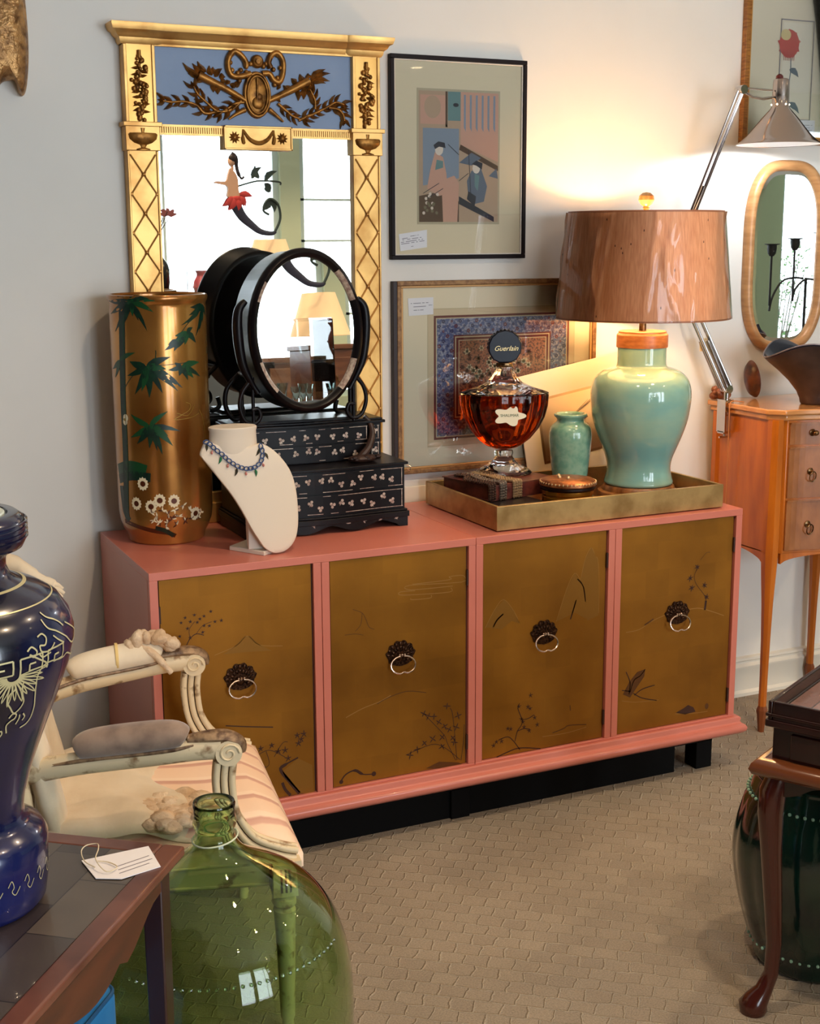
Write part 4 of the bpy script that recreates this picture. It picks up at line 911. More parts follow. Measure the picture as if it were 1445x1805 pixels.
# flowers in the border: staggered rosettes
nx, nz = 16, 12
for i in range(nx*2):
    for j in range(nz*2):
        x = X0+.018+(X1-X0-.036)*i/(nx*2-1); z = Z0+.018+(Z1-Z0-.036)*j/(nz*2-1)
        if X0+.064 < x < X1-.064 and Z0+.058 < z < Z1-.058: continue
        if (i+j) % 2: continue
        r = 0.0052 if (i//2+j//2) % 2 else 0.0035
        m_ = 4 if (i//2+j) % 3 else 1
        for k in range(5): b.disc((x+r*.8*math.cos(k*1.257), z+r*.8*math.sin(k*1.257)), r*.5, y-.0005-.00002*k, m_, 6)
for i in range(60):
    x = X0+.095+(X1-X0-.19)*rnd.random(); z = Z0+.085+(Z1-Z0-.17)*rnd.random(); r = .004+.004*rnd.random()
    for k in range(6): b.blade((x, z), (x+r*1.6*math.cos(k*1.05), z+r*1.6*math.sin(k*1.05)), r, y-.001-.00001*i, 1 if i % 3 else 3)
cx, cz = (X0+X1)/2-.01, (Z0+Z1)/2
for i in range(46):
    an = rnd.random()*2*PI; rr = math.sqrt(rnd.random()); x = cx+.105*rr*math.cos(an); z = cz+.085*rr*math.sin(an); r = .011
    for k in range(6): b.blade((x, z), (x+r*math.cos(k*1.05+i), z+r*math.sin(k*1.05+i)), r*.8, y-.0016-.00002*i, 3 if i % 4 else 2)
b.build('print', pat, t, smooth=None)
card(t, [(0.967,1.47),(1.053,1.472),(1.053,1.42),(0.97,1.417)], yf-0.002, [(.1, .8, .3), (.2, .7, .5), (.8, .95, .45), (.2, .6, .7)])
# -- leaning sketch in a wide cream mat, behind the bottle and vases
sk = thing('unframed_sketch', 'unframed ink sketch in a wide cream mat leaning crooked against the wall', 'picture', (1.56, 0.528, TOP+0.004))
b = MB(); ang = math.radians(9.5)
def rot(u, v, y): return (u*math.cos(ang)-v*math.sin(ang), y-0.0*v, u*math.sin(ang)+v*math.cos(ang))
def board(u0, u1, v0, v1, ya, yb, m):
    c_ = [(u0, v0), (u1, v0), (u1, v1), (u0, v1)]
    vs = [rot(u, v, ya+0.05*(v)*0.2) for u, v in c_]+[rot(u, v, yb+0.05*v*0.2) for u, v in c_]
    b.add(vs, [(0, 1, 2, 3), (7, 6, 5, 4), (0, 4, 5, 1), (1, 5, 6, 2), (2, 6, 7, 3), (3, 7, 4, 0)], m)
board(-.165, .30, .028, .40, -.002, .002, 0)
sk_b = b.build('mat_board', [mat('warm_white_mat', (232, 214, 186), 0.8)], sk)
b = MB(); board(-.10, .24, .10, .315, -.0032, -.0028, 0); board(-.092, .232, .108, .307, -.0040, -.0034, 1)
for i in range(26):
    u = -.08+.14*rnd.random(); v = .12+.11*rnd.random(); l = .02+.03*rnd.random(); a = rnd.random()*PI
    p = [rot(u, v, -.0043), rot(u+l*math.cos(a), v+l*math.sin(a)*.5, -.0043)]; s_ = len(b.v); b.ribbon([(p[0][0], p[0][2]), (p[1][0], p[1][2])], .0035, -.0040, 2)
for k in range(4):
    p = [rot(.0+.02*k, .22+.01*k, 0), rot(.09+.02*k, .275+.005*k, 0)]; b.ribbon([(p[0][0], p[0][2]), (p[1][0], p[1][2])], .0012, -.0040, 2)
b.build('sketch', [mat('mat_cut', (186, 150, 108), 0.8), mat('buff_paper', (218, 186, 144), 0.8), mat('sepia_ink', (112, 84, 56), 0.8)], sk, smooth=None)
# -- flower print in a narrow wood frame, top corner
t, yf = picture('framed_flower', 'wood framed print of a red flower with a thin black ruled border', 2.195, 2.76, 1.955, 2.62, 0.020, mat('honey_wood_frame', (168, 112, 48), 0.35, 0.2, noise=(30, (124, 74, 26)), stretch=(1, 1, 6)), mat('ivory_mat', (220, 206, 178), 0.8), inner=(0.006, mat('gilt_fillet', (214, 160, 84), 0.4, 0.6)))
b = MB(); y = yf-.001
bx = [(2.345,2.359),(2.483,2.356)]
X0, X1, Z1, Z0 = bx[0][0], bx[1][0]+.005, bx[0][1], 2.035
for (a0, a1, c0, c1) in ((X0, X0+.0035, Z0, Z1), (X1-.0035, X1, Z0, Z1), (X0, X1, Z1-.0035, Z1), (X0, X1, Z0, Z0+.0035)): rect(a0, a1, c0, c1, y-.0008, 0)
rect(X0+.01, X1-.01, Z0+.01, Z1-.01, y, 1)
fc = [(2.379,2.289)][0]
for k in range(9):
    a = 2*PI*k/9+.2; b.blade((fc[0]+.004, fc[1]-.01), (fc[0]+.004+.050*math.cos(a), fc[1]-.008+.048*math.sin(a)), .036, y-.0004-.00005*k, 2 if k % 3 else 3, .1)
b.disc((fc[0]+.004, fc[1]-.008), .042, y-.0010, 2, 18, .046); b.disc((fc[0]-.012, fc[1]+.020), .022, y-.0012, 4, 12, .018)
for k in range(7): b.ribbon([(fc[0]-.02+.008*k, fc[1]-.03), (fc[0]-.016+.007*k, fc[1]-.062)], .002, y-.0014, 5)
b.ribbon(sp2([(fc[0]+.01, fc[1]-.03), (fc[0]+.015, fc[1]-.10), (fc[0]+.0, fc[1]-.2), (fc[0]+.01, Z0+.03)]), .004, y-.0006, 6)
for (dx, dz, l, m_) in ((.05, -.09, .06, 6), (.06, -.2, .08, 6), (-.04, -.15, .06, 6), (.08, -.26, .07, 6), (-.05, -.24, .05, 5)): b.blade((fc[0]+.01, fc[1]+dz), (fc[0]+dx, fc[1]+dz-l*.4), .022, y-.0008, m_, .15)
b.build('print', [ink, mat('print_sheet', (222, 212, 190), .8), mat('hibiscus_red', (186, 62, 62), .8), mat('hibiscus_pink', (206, 110, 96), .8), mat('petal_straw', (206, 186, 130), .8), mat('stamen_red', (150, 40, 44), .8), mat('print_leaf', (84, 100, 112), .8)], t, smooth=None)
card(t, [(2.40, 2.035), (2.51, 2.037), (2.51, 1.982), (2.40, 1.98)], yf-.002, [(.1, .9, .3), (.1, .8, .45), (.1, .9, .6), (.3, .6, .8)])

# -- hourglass wall mirror
hm = thing('hourglass_mirror', 'blond wood framed hourglass wall mirror above the satinwood chest', 'mirror', (0, 0, 0))
HC = (2.412, 1.578)
def hg(a, off):
    # waist in the middle, round lobes at both ends
    n = 0.326; w = 0.186
    z = n*math.sin(a); base = w*math.cos(a)
    s = abs(math.sin(a)); x = (1 if math.cos(a) >= 0 else -1)*w*(abs(math.cos(a))**0.62)*(0.95+0.09*math.sin(min(1, s*1.25)*PI/2)**2)
    return x, z
N_ = 96
pts = [hg(2*PI*i/N_, 0) for i in range(N_)]
def offs(pts, d):
    out = []; n = len(pts)
    for i in range(n):
        dx = pts[(i+1) % n][0]-pts[i-1][0]; dz = pts[(i+1) % n][1]-pts[i-1][1]; l = math.hypot(dx, dz) or 1
        out.append((pts[i][0]+dz/l*d, pts[i][1]-dx/l*d))
    return out
b = MB(); sect = [(-0.036, 0.0), (-0.036, -0.014), (-0.030, -0.024), (-0.020, -0.028), (-0.009, -0.025), (-0.002, -0.018), (0.0, -0.012), (0.0, 0.0)]
loops = [offs(pts, d) for d, _ in sect]
for (d, yy), lp in zip(sect, loops):
    for (x, z) in lp: b.v.append((HC[0]+x, WALL-0.001+yy, HC[1]+z))
for k in range(len(sect)):
    k2 = (k+1) % len(sect)
    for i in range(N_): j = (i+1) % N_; b.f.append((k*N_+i, k*N_+j, k2*N_+j, k2*N_+i)); b.m.append(0)
b.build('frame', mat('blond_wood', (192, 142, 92), 0.38, 0.1, noise=(12, (166, 116, 70)), stretch=(1, 1, 5)), hm, smooth=50)
inner = offs(pts, -0.032); bev = offs(pts, -0.049)
b = MB(); yb_ = WALL-0.011
for lp, yy in ((inner, yb_), (bev, yb_-0.003)):
    for (x, z) in lp: b.v.append((HC[0]+x, yy, HC[1]+z))
for i in range(N_): j = (i+1) % N_; b.f.append((i, j, N_+j, N_+i)); b.m.append(0)
b.f.append(tuple(N_+i for i in range(N_))); b.m.append(0)
b.build('bevelled_glass', mirror_mat(), hm, smooth=5)

# ================================================================ TRAY AND WHAT STANDS ON IT
TY = thing('tray', 'low rectangular gold leaf tray with square corners on the pink top', 'tray', (0, 0, TOP))
tg = mat('champagne_leaf', (190, 158, 104), 0.36, 0.7, noise=(14, (150, 118, 70), 0.3, 0.6), bump=(18, 0.2, 0.002)); tgi = mat('amber_lacquer', (150, 76, 22), 0.3, 0.4, noise=(6, (120, 56, 14)))
b = MB(); X0, X1, Y0, Y1, H, W_ = 0.998, 1.780, 0.034, 0.492, 0.073, 0.011
b.box(X0, X1, Y0, Y0+W_, 0.003, H, 0); b.box(X0, X1, Y1-W_, Y1, 0.003, H, 0); b.box(X0, X0+W_, Y0+W_, Y1-W_, 0.003, H, 0); b.box(X1-W_, X1, Y0+W_, Y1-W_, 0.003, H, 0)
b.box(X0+W_, X1-W_, Y0+W_, Y1-W_, 0.003, 0.011, 1); b.box(X0+0.03, X1-0.03, Y0+0.03, Y1-0.03, 0, 0.004, 1)
b.build('body', [tg, tgi], TY, bevel=0.0015)
TF = TOP+0.0115
# -- table lamp
LC = (1.627, 0.262)
TL = thing('table_lamp', 'celadon green ginger jar table lamp with broad wood veneer drum shade', 'lamp', (LC[0], LC[1], TF))
cel = mat('celadon_glaze', (158, 184, 156), 0.10, 0, noise=(4, (122, 170, 164), 0.35, 0.65), coat=0.6, stretch=(1, 1, 2.2))
wood_b = mat('lamp_base_wood', (176, 116, 62), 0.35, noise=(30, (110, 64, 28)))
z0 = TF
b = MB(); b.lathe([(0, 0), (0.124, 0), (0.127, 0.006), (0.125, 0.020), (0.114, 0.024), (0.112, 0.035), (0.107, 0.041), (0, 0.041)], seg=64); b.build('base', wood_b, TL)
pr = [(0, .893), (0.100, .893), (0.106, .897), (0.107, .903), (0.103, .916), (0.0985, .945), (0.103, .975), (0.1165, 1.01), (0.134, 1.055), (0.147, 1.10), (0.1535, 1.145), (0.1545, 1.175), (0.150, 1.205), (0.138, 1.228), (0.118, 1.245), (0.096, 1.254), (0.080, 1.259), (0.0755, 1.266), (0.0745, 1.285), (0.0745, 1.330), (0, 1.330)]
prs = [(p[0], p[1]) for p in sp2(pr[1:-1], 3)]
b = MB(); b.lathe([(0, .893-z0)]+[(r, z-z0) for r, z in prs]+[(0, 1.330-z0)], seg=72); b.build('jar_body', cel, TL, smooth=60)
b = MB(); b.lathe([(0, 1.318-z0), (0.078, 1.318-z0), (0.0785, 1.322-z0), (0.0785, 1.356-z0), (0.076, 1.359-z0), (0.073, 1.362-z0), (0.073, 1.366-z0), (0.070, 1.368-z0), (0, 1.368-z0)], seg=64); b.build('neck_cap', mat('cherry_wood', (176, 112, 60), 0.35, noise=(30, (146, 86, 42)), stretch=(1, 1, 4)), TL)
b = MB(); b.lathe([(0, 1.368-z0), (0.011, 1.368-z0), (0.011, 1.40-z0), (0.017, 1.405-z0), (0.017, 1.44-z0), (0, 1.44-z0)], seg=20)
for s in (-1, 1): b.tube([(s*0.014, 0, 1.40-z0), (s*0.05, 0, 1.46-z0), (s*0.055, 0, 1.58-z0), (s*0.04, 0, 1.68-z0), (s*0.006, 0, 1.725-z0)], 0.0022, 6)
b.build('harp', brass, TL)
RB_, RT_, ZB, ZT = 0.263, 0.232, 1.408, 1.722
veneer = mat('wood_veneer_shade', (242, 178, 130), 0.55, 0, noise=(46, (224, 154, 108), 0.35, 0.66), stretch=(5, 5, 0.12))  # base colour lightened to stand in for lamp glow through the veneer
b = MB(); th = 0.0025
b.lathe([(RB_, ZB-z0), (RT_, ZT-z0), (RT_-th, ZT-z0), (RB_-th, ZB-z0)], seg=96, closed=True, mf=lambda i: 1 if i == 2 else 0)
for s in range(40):     # dark flecks in the veneer
    a = rnd.random()*2*PI; t_ = rnd.random(); r = RB_+(RT_-RB_)*t_+0.0004; z = ZB+(ZT-ZB)*t_-z0; w = 0.0035/r
    b.add([(r*math.cos(a-w*.5), r*math.sin(a-w*.5), z), (r*math.cos(a+w*.5), r*math.sin(a+w*.5), z), (r*math.cos(a+w*.3), r*math.sin(a+w*.3), z+.006), (r*math.cos(a-w*.3), r*math.sin(a-w*.3), z+.006)], [(0, 1, 2, 3)], 2)
shade = b.build('lamp_shade', [veneer, mat('white_shade_lining', (240, 228, 204), 0.7), mat('veneer_fleck', (96, 50, 30), 0.5)], TL, smooth=60)
for R, z in ((RB_, ZB), (RT_, ZT)): MB().lathe([(R-0.003, z-z0-0.002), (R+0.0012, z-z0-0.002), (R+0.0012, z-z0+0.003), (R-0.003, z-z0+0.003)], seg=96, closed=True).build('shade_rim', mat('shade_trim', (168, 104, 66), 0.5), shade)
b = MB()
for k in range(3):
    a = 2*PI*k/3+0.4; b.tube([(0.006*math.cos(a), 0.006*math.sin(a), ZT-z0-0.004), ((RT_-0.004)*math.cos(a), (RT_-0.004)*math.sin(a), ZT-z0-0.004)], 0.0018, 6)
b.lathe([(0.006, ZT-z0-0.006), (0.012, ZT-z0-0.006), (0.012, ZT-z0), (0.006, ZT-z0)], seg=16, closed=True)
b.build('shade_spider', brass, shade)
# crinkled clear plastic wrap over the shade
b = MB(); nseg = 220; nr = 14
def wr(a, t):
    q = 0.5+0.5*math.sin(9*a+3*t); fold = 0.0002*abs(math.sin(23*a+2.5*math.sin(5*t+a*3)))**6+0.0040*max(0, math.sin(7*a+1.3+1.1*math.sin(3*t)))**26+0.0030*max(0, math.sin(11*a+0.3-1.6*t))**40
    return RB_+(RT_-RB_)*t+0.0035+fold*(1.0+0.6*math.sin(17*t+a*4))
for i in range(nr+1):
    t_ = i/nr
    for k in range(nseg):
        a = 2*PI*k/nseg; r = wr(a, t_); b.v.append((r*math.cos(a), r*math.sin(a), ZB-z0+(ZT-ZB)*t_))
for i in range(nr):
    for k in range(nseg):
        k2 = (k+1) % nseg; b.f.append((i*nseg+k, i*nseg+k2, (i+1)*nseg+k2, (i+1)*nseg+k)); b.m.append(0)
wrap = bpy.data.materials.new('clear_plastic_film'); wrap.use_nodes = True
_n = wrap.node_tree; _n.nodes.clear(); _o = _n.nodes.new('ShaderNodeOutputMaterial'); _t = _n.nodes.new('ShaderNodeBsdfTransparent'); _g = _n.nodes.new('ShaderNodeBsdfGlossy'); _g.inputs['Roughness'].default_value = 0.06
_f = _n.nodes.new('ShaderNodeFresnel'); _f.inputs[0].default_value = 1.42; _x = _n.nodes.new('ShaderNodeMixShader')
_n.links.new(_f.outputs[0], _x.inputs[0]); _n.links.new(_t.outputs[0], _x.inputs[1]); _n.links.new(_g.outputs[0], _x.inputs[2]); _n.links.new(_x.outputs[0], _o.inputs[0])
b.build('plastic_wrap', wrap, shade, smooth=180)
b = MB(); b.lathe([(0, ZT-z0), (0.008, ZT-z0), (0.008, ZT-z0+0.010), (0.012, ZT-z0+0.012), (0.007, ZT-z0+0.016), (0.018, ZT-z0+0.024), (0.024, ZT-z0+0.036), (0.022, ZT-z0+0.048), (0.012, ZT-z0+0.057), (0, ZT-z0+0.059)], seg=28); b.build('finial', mat('honey_onyx', (214, 166, 98), 0.2, 0, noise=(40, (168, 104, 46))), TL)
bulb_m = mat('warm_bulb_glass', (255, 224, 170), 0.4, emit=((255, 200, 120), 14))
b = MB(); b.lathe([(0, 1.44-z0), (0.013, 1.44-z0), (0.016, 1.46-z0), (0.028, 1.49-z0), (0.030, 1.51-z0), (0.024, 1.535-z0), (0.01, 1.548-z0), (0, 1.55-z0)], seg=28); b.build('bulb', bulb_m, TL)
l = bpy.data.lights.new('table_lamp_light', 'POINT'); l.energy = LAMP_POWER; l.color = (1.0, 0.62, 0.30); l.shadow_soft_size = 0.034
o = bpy.data.objects.new('bulb_light', l); COL.objects.link(o); o.parent = TL; o.location = (0, 0, 1.572-z0)

# -- small celadon vase
VC = (1.452, 0.385)
SV = thing('small_vase', 'small crackled celadon vase with rolled lip beside the green lamp', 'vase', (VC[0], VC[1], TF))
pr = [(0.046, 0.0), (0.050, 0.006), (0.055, 0.05), (0.061, 0.11), (0.0665, 0.165), (0.0675, 0.19), (0.063, 0.214), (0.052, 0.226), (0.044, 0.232), (0.043, 0.240), (0.050, 0.247), (0.0525, 0.252), (0.050, 0.257), (0.043, 0.256), (0.038, 0.245), (0.036, 0.23), (0.05, 0.20), (0.05, 0.03)]
b = MB(); b.lathe([(0, 0)]+[tuple(p) for p in sp2(pr, 2)]+[(0, 0.02)], seg=56); b.build('body', mat('crackled_celadon', (138, 176, 152), 0.16, noise=(45, (112, 160, 138), 0.38, 0.6), coat=0.5, bump=(90, 0.15, 0.001)), SV, smooth=60)
# -- round tin
TC = (1.308, 0.163)
RT = thing('trinket_box', 'round gilt trinket box with beaded rim lid in front of the celadon vase', 'box', (TC[0], TC[1], TF))
RTS = 1.28
b = MB(); b.lathe([(0, 0), (0.075, 0), (0.077, 0.004), (0.077, 0.036), (0.074, 0.038), (0.074, 0.041), (0.077, 0.043), (0.077, 0.052), (0, 0.052)], seg=56); b.xf(lambda p: (p.x, p.y, p.z*RTS)); b.build('body', mat('yellow_brass', (196, 142, 52), 0.22, 0.9, bump=(30, 0.1)), RT)
b = MB(); b.lathe([(0, 0.052), (0.079, 0.052), (0.083, 0.056), (0.083, 0.061), (0, 0.0612)], seg=56, m=1); b.lathe([(0, 0.0605), (0.081, 0.0605), (0.085, 0.064), (0.084, 0.070), (0.075, 0.075), (0.03, 0.079), (0, 0.080)], seg=56)
for k in range(44): a = 2*PI*k/44; b.ell((0.0825*math.cos(a), 0.0825*math.sin(a), 0.0695), (0.0030, 0.0030, 0.0030), 6, 4, m=2)
for k in range(3): a = 2.2+k*1.0; b.ell((0.03*math.cos(a), 0.03*math.sin(a), 0.081), (0.006, 0.005, 0.004), 8, 5, m=2)
b.xf(lambda p: (p.x, p.y, p.z*RTS)); b.build('lid', [mat('russet_brass', (176, 112, 66), 0.35, 0.7, noise=(60, (120, 66, 36))), mat('dark_bronze', (30, 14, 12), 0.35, 0.5), mat('pale_bead', (220, 188, 140), 0.3, 0.6)], RT)
# -- books
BK = [(1.037,0.498),(1.05,0.217),(1.308,0.247),(1.328,0.569)]
bt = MB(); ctr = (1.235, 0.30)
dark_leather = mat('maroon_leather', (98, 44, 34), 0.42, noise=(50, (66, 26, 22)), bump=(160, 0.2, 0.001))
def book(name, label, cx, cy, w, d, z, h, rz, cov, page, grp='books stacked in the tray'):
    t = thing(name, label, 'book', (cx, cy, z), rz, grp)
    c = MB(); c.box(-w/2, w/2, -d/2, d/2, 0, 0.003); c.box(-w/2, w/2, -d/2, d/2, h-0.003, h); c.box(-w/2, w/2, -d/2, -d/2+0.004, 0.003, h-0.003)
    c.build('cover', cov, t, bevel=0.001)
    MB().box(-w/2+0.004, w/2-0.004, -d/2+0.004, d/2-0.004, 0.003, h-0.003).build('pages', page, t)
    return t
pages = mat('page_edges', (206, 188, 158), 0.8, noise=(4, (176, 158, 130)), stretch=(1, 1, 90))
bkw = thing('book', 'flat black book with white lettering on its spine, undermost in the tray', 'book', (1.118, 0.190, TF), math.radians(6), 'books stacked in the tray')
c = MB(); c.box(-.095, .095, -.085, .085, 0, .0025); c.box(-.095, .095, -.085, .085, .0375, .040); c.box(-.095, .095, -.085, -.081, .0025, .0375); c.build('cover', mat('black_book_cloth', (14, 12, 16), 0.35), bkw, bevel=.0008)
MB().box(-.092, .092, -.081, .082, .0025, .0375).build('pages', pages, bkw)
b = MB(); x = -.082; r6 = random.Random(5)
while x < .078:
    w = .002+.005*r6.random(); h = .006+.008*r6.random(); b.box(x, x+w*.5, -.0856, -.0852, .016, .016+h); 
    if r6.random() < .5: b.box(x, x+w, -.0856, -.0852, .016+h*.5, .016+h*.5+.0015)
    x += w+.003+.006*r6.random()
b.build('spine_lettering', card_m, bkw)
bkm = book('book', 'thick maroon leather book under the perfume bottle, topmost in the tray', 1.171, 0.338, 0.262, 0.225, TF+0.0405, 0.046, math.radians(13), dark_leather, dark_leather)
BT = TF+0.0405+0.046
# strands hanging over the book
for i, (x, lab, yo) in enumerate(((1.055, 'dark bead strand over the book, nearest the tray corner', 0.0), (1.092, 'silver chain strand lying between two bead strands on the book', 0.008), (1.140, 'pale twisted chain hanging over the front of the book', -.004))):
    st = []
    cz, sz = math.cos(math.radians(13)), math.sin(math.radians(13))
    def w2(u, v): return (1.171+u*cz-v*sz, 0.338+u*sz+v*cz)
    u = x-1.190
    for v, z in ((0.075, BT+.003), (0.04, BT+.0035), (0.0, BT+.003), (-.05, BT+.0035), (-.095, BT+.0032), (-.1125, BT+.003), (-.1165, BT-.006), (-.1165, BT-.026), (-.1165, BT-.044+(.0 if i else .004))):
        a_ = w2(u+(.03 if v > 0.03 else 0)*(1-i*.4)+.006*math.sin(v*60+i), v); st.append((a_[0], a_[1], z))
    pth = smooth_path([(a0, b0, c0+.0022) for a0, b0, c0 in st], 5); b = MB()
    for k, p in enumerate(pth):
        rr = 0.0042+(.0008 if k % 2 else 0)
        b.ell((p.x, p.y, p.z), (rr, rr, rr), 7, 5)
        for q_ in range(1, 3+(i == 2)): b.ell((p.x+.0092*q_, p.y+.0022*q_, p.z+(.0012 if (k+q_) % 2 else 0)), (rr, rr, rr), 7, 5)
    tag(b.build('bead_strand', [mat('gunmetal_bead', (96, 74, 66), 0.25, 0.8), mat('silver_bead', (150, 138, 130), 0.25, 0.9), mat('pale_gold_chain', (186, 158, 124), 0.3, 0.8)][i]), lab, 'beads')
# -- giant perfume bottle
PB = thing('perfume_bottle', 'giant fluted perfume bottle of amber liquid with navy fan stopper on book', 'perfume bottle', (1.203, 0.366, BT+.001), math.radians(-20))
clear = glass_mat('clear_crystal', (255, 250, 244), 0.01, 1.5)
amber = glass_mat('amber_liquid', (188, 56, 6), 0.0, 1.36)
def flute(a, z): return 1+0.030*abs(math.sin(8*a))
b = MB(); pr = [(0, 0), (0.078, 0), (0.082, 0.005), (0.078, 0.012), (0.062, 0.020), (0.046, 0.030), (0.033, 0.044), (0.026, 0.056), (0.029, 0.066), (0.027, 0.074), (0, 0.078)]
b.lathe(pr, seg=64, sy=0.72, rf=lambda a, z: 1+0.07*abs(math.sin(6*a))*(1 if z < 0.04 else 0.2)); b.build('foot', clear, PB, smooth=30)
b = MB(); pr = [(0, 0.078), (0.030, 0.079), (0.052, 0.088), (0.080, 0.110), (0.104, 0.140), (0.122, 0.175), (0.131, 0.210), (0.1335, 0.242), (0.131, 0.246), (0, 0.246)]
b.lathe(pr, seg=96, sy=0.5, rf=flute); b.build('amber_body', amber, PB, smooth=40)
b = MB(); pr = [(0, 0.2462), (0.131, 0.2462), (0.131, 0.250), (0.112, 0.257), (0.082, 0.266), (0.054, 0.280), (0.038, 0.297), (0.028, 0.314), (0.024, 0.322), (0.026, 0.328), (0, 0.328)]
b.lathe(pr, seg=96, sy=0.5, rf=lambda a, z: 1+0.045*abs(math.sin(8*a))); b.build('shoulder', clear, PB, smooth=35)
b = MB(); b.lathe([(0, 0.3282), (0.025, 0.3282), (0.027, 0.334), (0.025, 0.340), (0, 0.340)], seg=28, sy=0.8); b.build('collar', brass, PB)
navy = mat('navy_glass', (5, 9, 28), 0.3, spec=0.3)
st_pts = []
for k in range(41):
    a = PI*k/40*1.24-0.12*PI; r = 0.049*(1+0.03*abs(math.sin(7*a))); st_pts.append((r*math.cos(a), 0.386+r*math.sin(a)*1.02))
st_pts += [(-.036, .350), (-.018, .341), (.018, .341), (.036, .350)]
b = MB(); b.prism(st_pts, -0.011, 0.011); sto = b.build('stopper', navy, PB, bevel=0.003)
b = MB()
for k in range(15):
    a = PI*k/14; b.ell((0.047*math.cos(a)*1.05, 0, 0.386+0.047*math.sin(a)*1.05), (0.006, 0.009, 0.006), 8, 5)
b.build('crystal_edge', clear, sto)
gilt_ink = mat('gilt_lettering', (220, 196, 140), 0.35, 0.5)
text_mesh('Guerlain', 0.021, 'stopper_lettering', gilt_ink, sto, (0.002, -0.0117, 0.383), (PI/2, 0, 0), shear=0.4)
lp = [(0.040*(1+0.22*math.cos(5*a*2*PI/50))*math.cos(a*2*PI/50)*1.05, 0.186+0.026*(1+0.22*math.cos(5*a*2*PI/50))*math.sin(a*2*PI/50)) for a in range(50)]
lb = MB(); lb.prism([(x+.006, z) for x, z in lp], -0.0665, -0.0655)
lab_ = lb.build('label', mat('ivory_label', (236, 226, 196), 0.5), PB)
text_mesh('SHALIMAR', 0.0120, 'label_lettering', mat('label_green_ink', (70, 96, 60), 0.6), lab_, (0.006, -0.0669, 0.188), (PI/2, 0, 0))

# ================================================================ OUTLET behind the tray
ou = MB(); ou.box(0.955, 1.03, WALL-.006, WALL-.0005, .835, .888, 0)
tag(ou.build('wall_outlet', white_paint, bevel=.002), 'white wall outlet plate just above the pink top under the framed panel', 'outlet')

# ================================================================ SATINWOOD CHEST ON TALL LEGS
CH = thing('tall_chest', 'honey satinwood chest of drawers on tall cabriole legs beside the credenza', 'chest of drawers', (2.118, 0.54, 0))
sat = mat('satinwood', (192, 106, 18), 0.34, 0, noise=(9, (164, 84, 10), 0.3, 0.65), stretch=(3, 3, 0.5), coat=0.35)
sat_l = mat('pale_satinwood_veneer', (158, 100, 54), 0.36, 0, noise=(12, (128, 76, 34), 0.3, 0.65), stretch=(2, 2, 1), coat=0.3)
CW, CD = 0.50, 0.335
def cfront(t): return -CD-0.030*math.sin(PI*t)**2+0.012*(math.cos(2*PI*t)-1)*0.5   # bowed front, t across the width
def cplan(x0, x1, out, yb=0.0, n=20):
    pts = [(x1, yb), (x0, yb), (x0, -CD+0.045-out)]
    for i in range(n+1):
        t = i/n; pts.append((x0+0.04+(x1-x0-0.08)*t, cfront(t)-out))
    pts.append((x1, -CD+0.045-out)); return pts
b = MB()
b.prism(cplan(0.006, CW-0.006, 0.0), 0.62, 1.065, ax='Z')
b.build('body', sat, CH, bevel=0.002)
aps = [MB(), MB(), MB()]   # shaped side and front aprons
def apron_z(t): return 0.585+0.030*math.sin(PI*t)**0.6 if 0 < t < 1 else 0.585
n = 24
for i in range(n):
    t0, t1 = i/n, (i+1)/n
    for w_i, x in enumerate((0.006, CW-0.018)):
        aps[w_i].hexa([(x, -CD+.05+t0*(CD-.06), apron_z(t0)), (x+.012, -CD+.05+t0*(CD-.06), apron_z(t0)), (x+.012, -CD+.05+t1*(CD-.06), apron_z(t1)), (x, -CD+.05+t1*(CD-.06), apron_z(t1))],
               [(x, -CD+.05+t0*(CD-.06), .625), (x+.012, -CD+.05+t0*(CD-.06), .625), (x+.012, -CD+.05+t1*(CD-.06), .625), (x, -CD+.05+t1*(CD-.06), .625)])
    xa, xb = .045+(CW-.09)*t0, .045+(CW-.09)*t1
    aps[2].hexa([(xa, cfront(t0)+.002, apron_z(t0)), (xb, cfront(t1)+.002, apron_z(t1)), (xb, cfront(t1)+.014, apron_z(t1)), (xa, cfront(t0)+.014, apron_z(t0))],
           [(xa, cfront(t0)+.002, .625), (xb, cfront(t1)+.002, .625), (xb, cfront(t1)+.014, .625), (xa, cfront(t0)+.014, .625)])
for b in aps: b.build('apron', sat, CH, smooth=50)
for (px, py, sx, sy) in ((0.022, -CD+0.028, -1, -1), (CW-0.022, -CD+0.028, 1, -1), (0.022, -0.022, -1, 1), (CW-0.022, -0.022, 1, 1)):
    b = MB(); S0 = [(1.066, .024, 0), (.85, .025, 0), (.70, .026, .001), (.62, .026, .005), (.55, .023, .006), (.45, .018, .003), (.32, .0145, .000), (.18, .0125, .001), (.09, .0125, .004), (.078, .017, .005), (.072, .0175, .005), (.06, .015, .006), (0.0, .0095, .008)]
    for (z, h, o_) in S0:
        cx_, cy_ = px+sx*o_, py+sy*o_
        for a in range(8):
            an = PI/4*a+PI/8; rr = h*1.12; b.v.append((cx_+rr*math.cos(an), cy_+rr*math.sin(an), z))
    for i in range(len(S0)-1):
        for a in range(8): a2 = (a+1) % 8; b.f.append((i*8+a, (i+1)*8+a, (i+1)*8+a2, i*8+a2)); b.m.append(1 if i >= 8 else 0)
    b.f.append(tuple(range(8))); b.m.append(0); b.f.append(tuple(12*8+a for a in range(8))[::-1]); b.m.append(1)
    b.build('leg', [sat, mat('dark_foot', (120, 62, 26), 0.4)], CH, smooth=40)
b = MB(); b.prism(cplan(-0.016, CW+0.016, 0.014, 0.008), 1.082, 1.100, ax='Z'); b.prism(cplan(-0.006, CW+0.006, 0.006, 0.004), 1.064, 1.083, ax='Z')
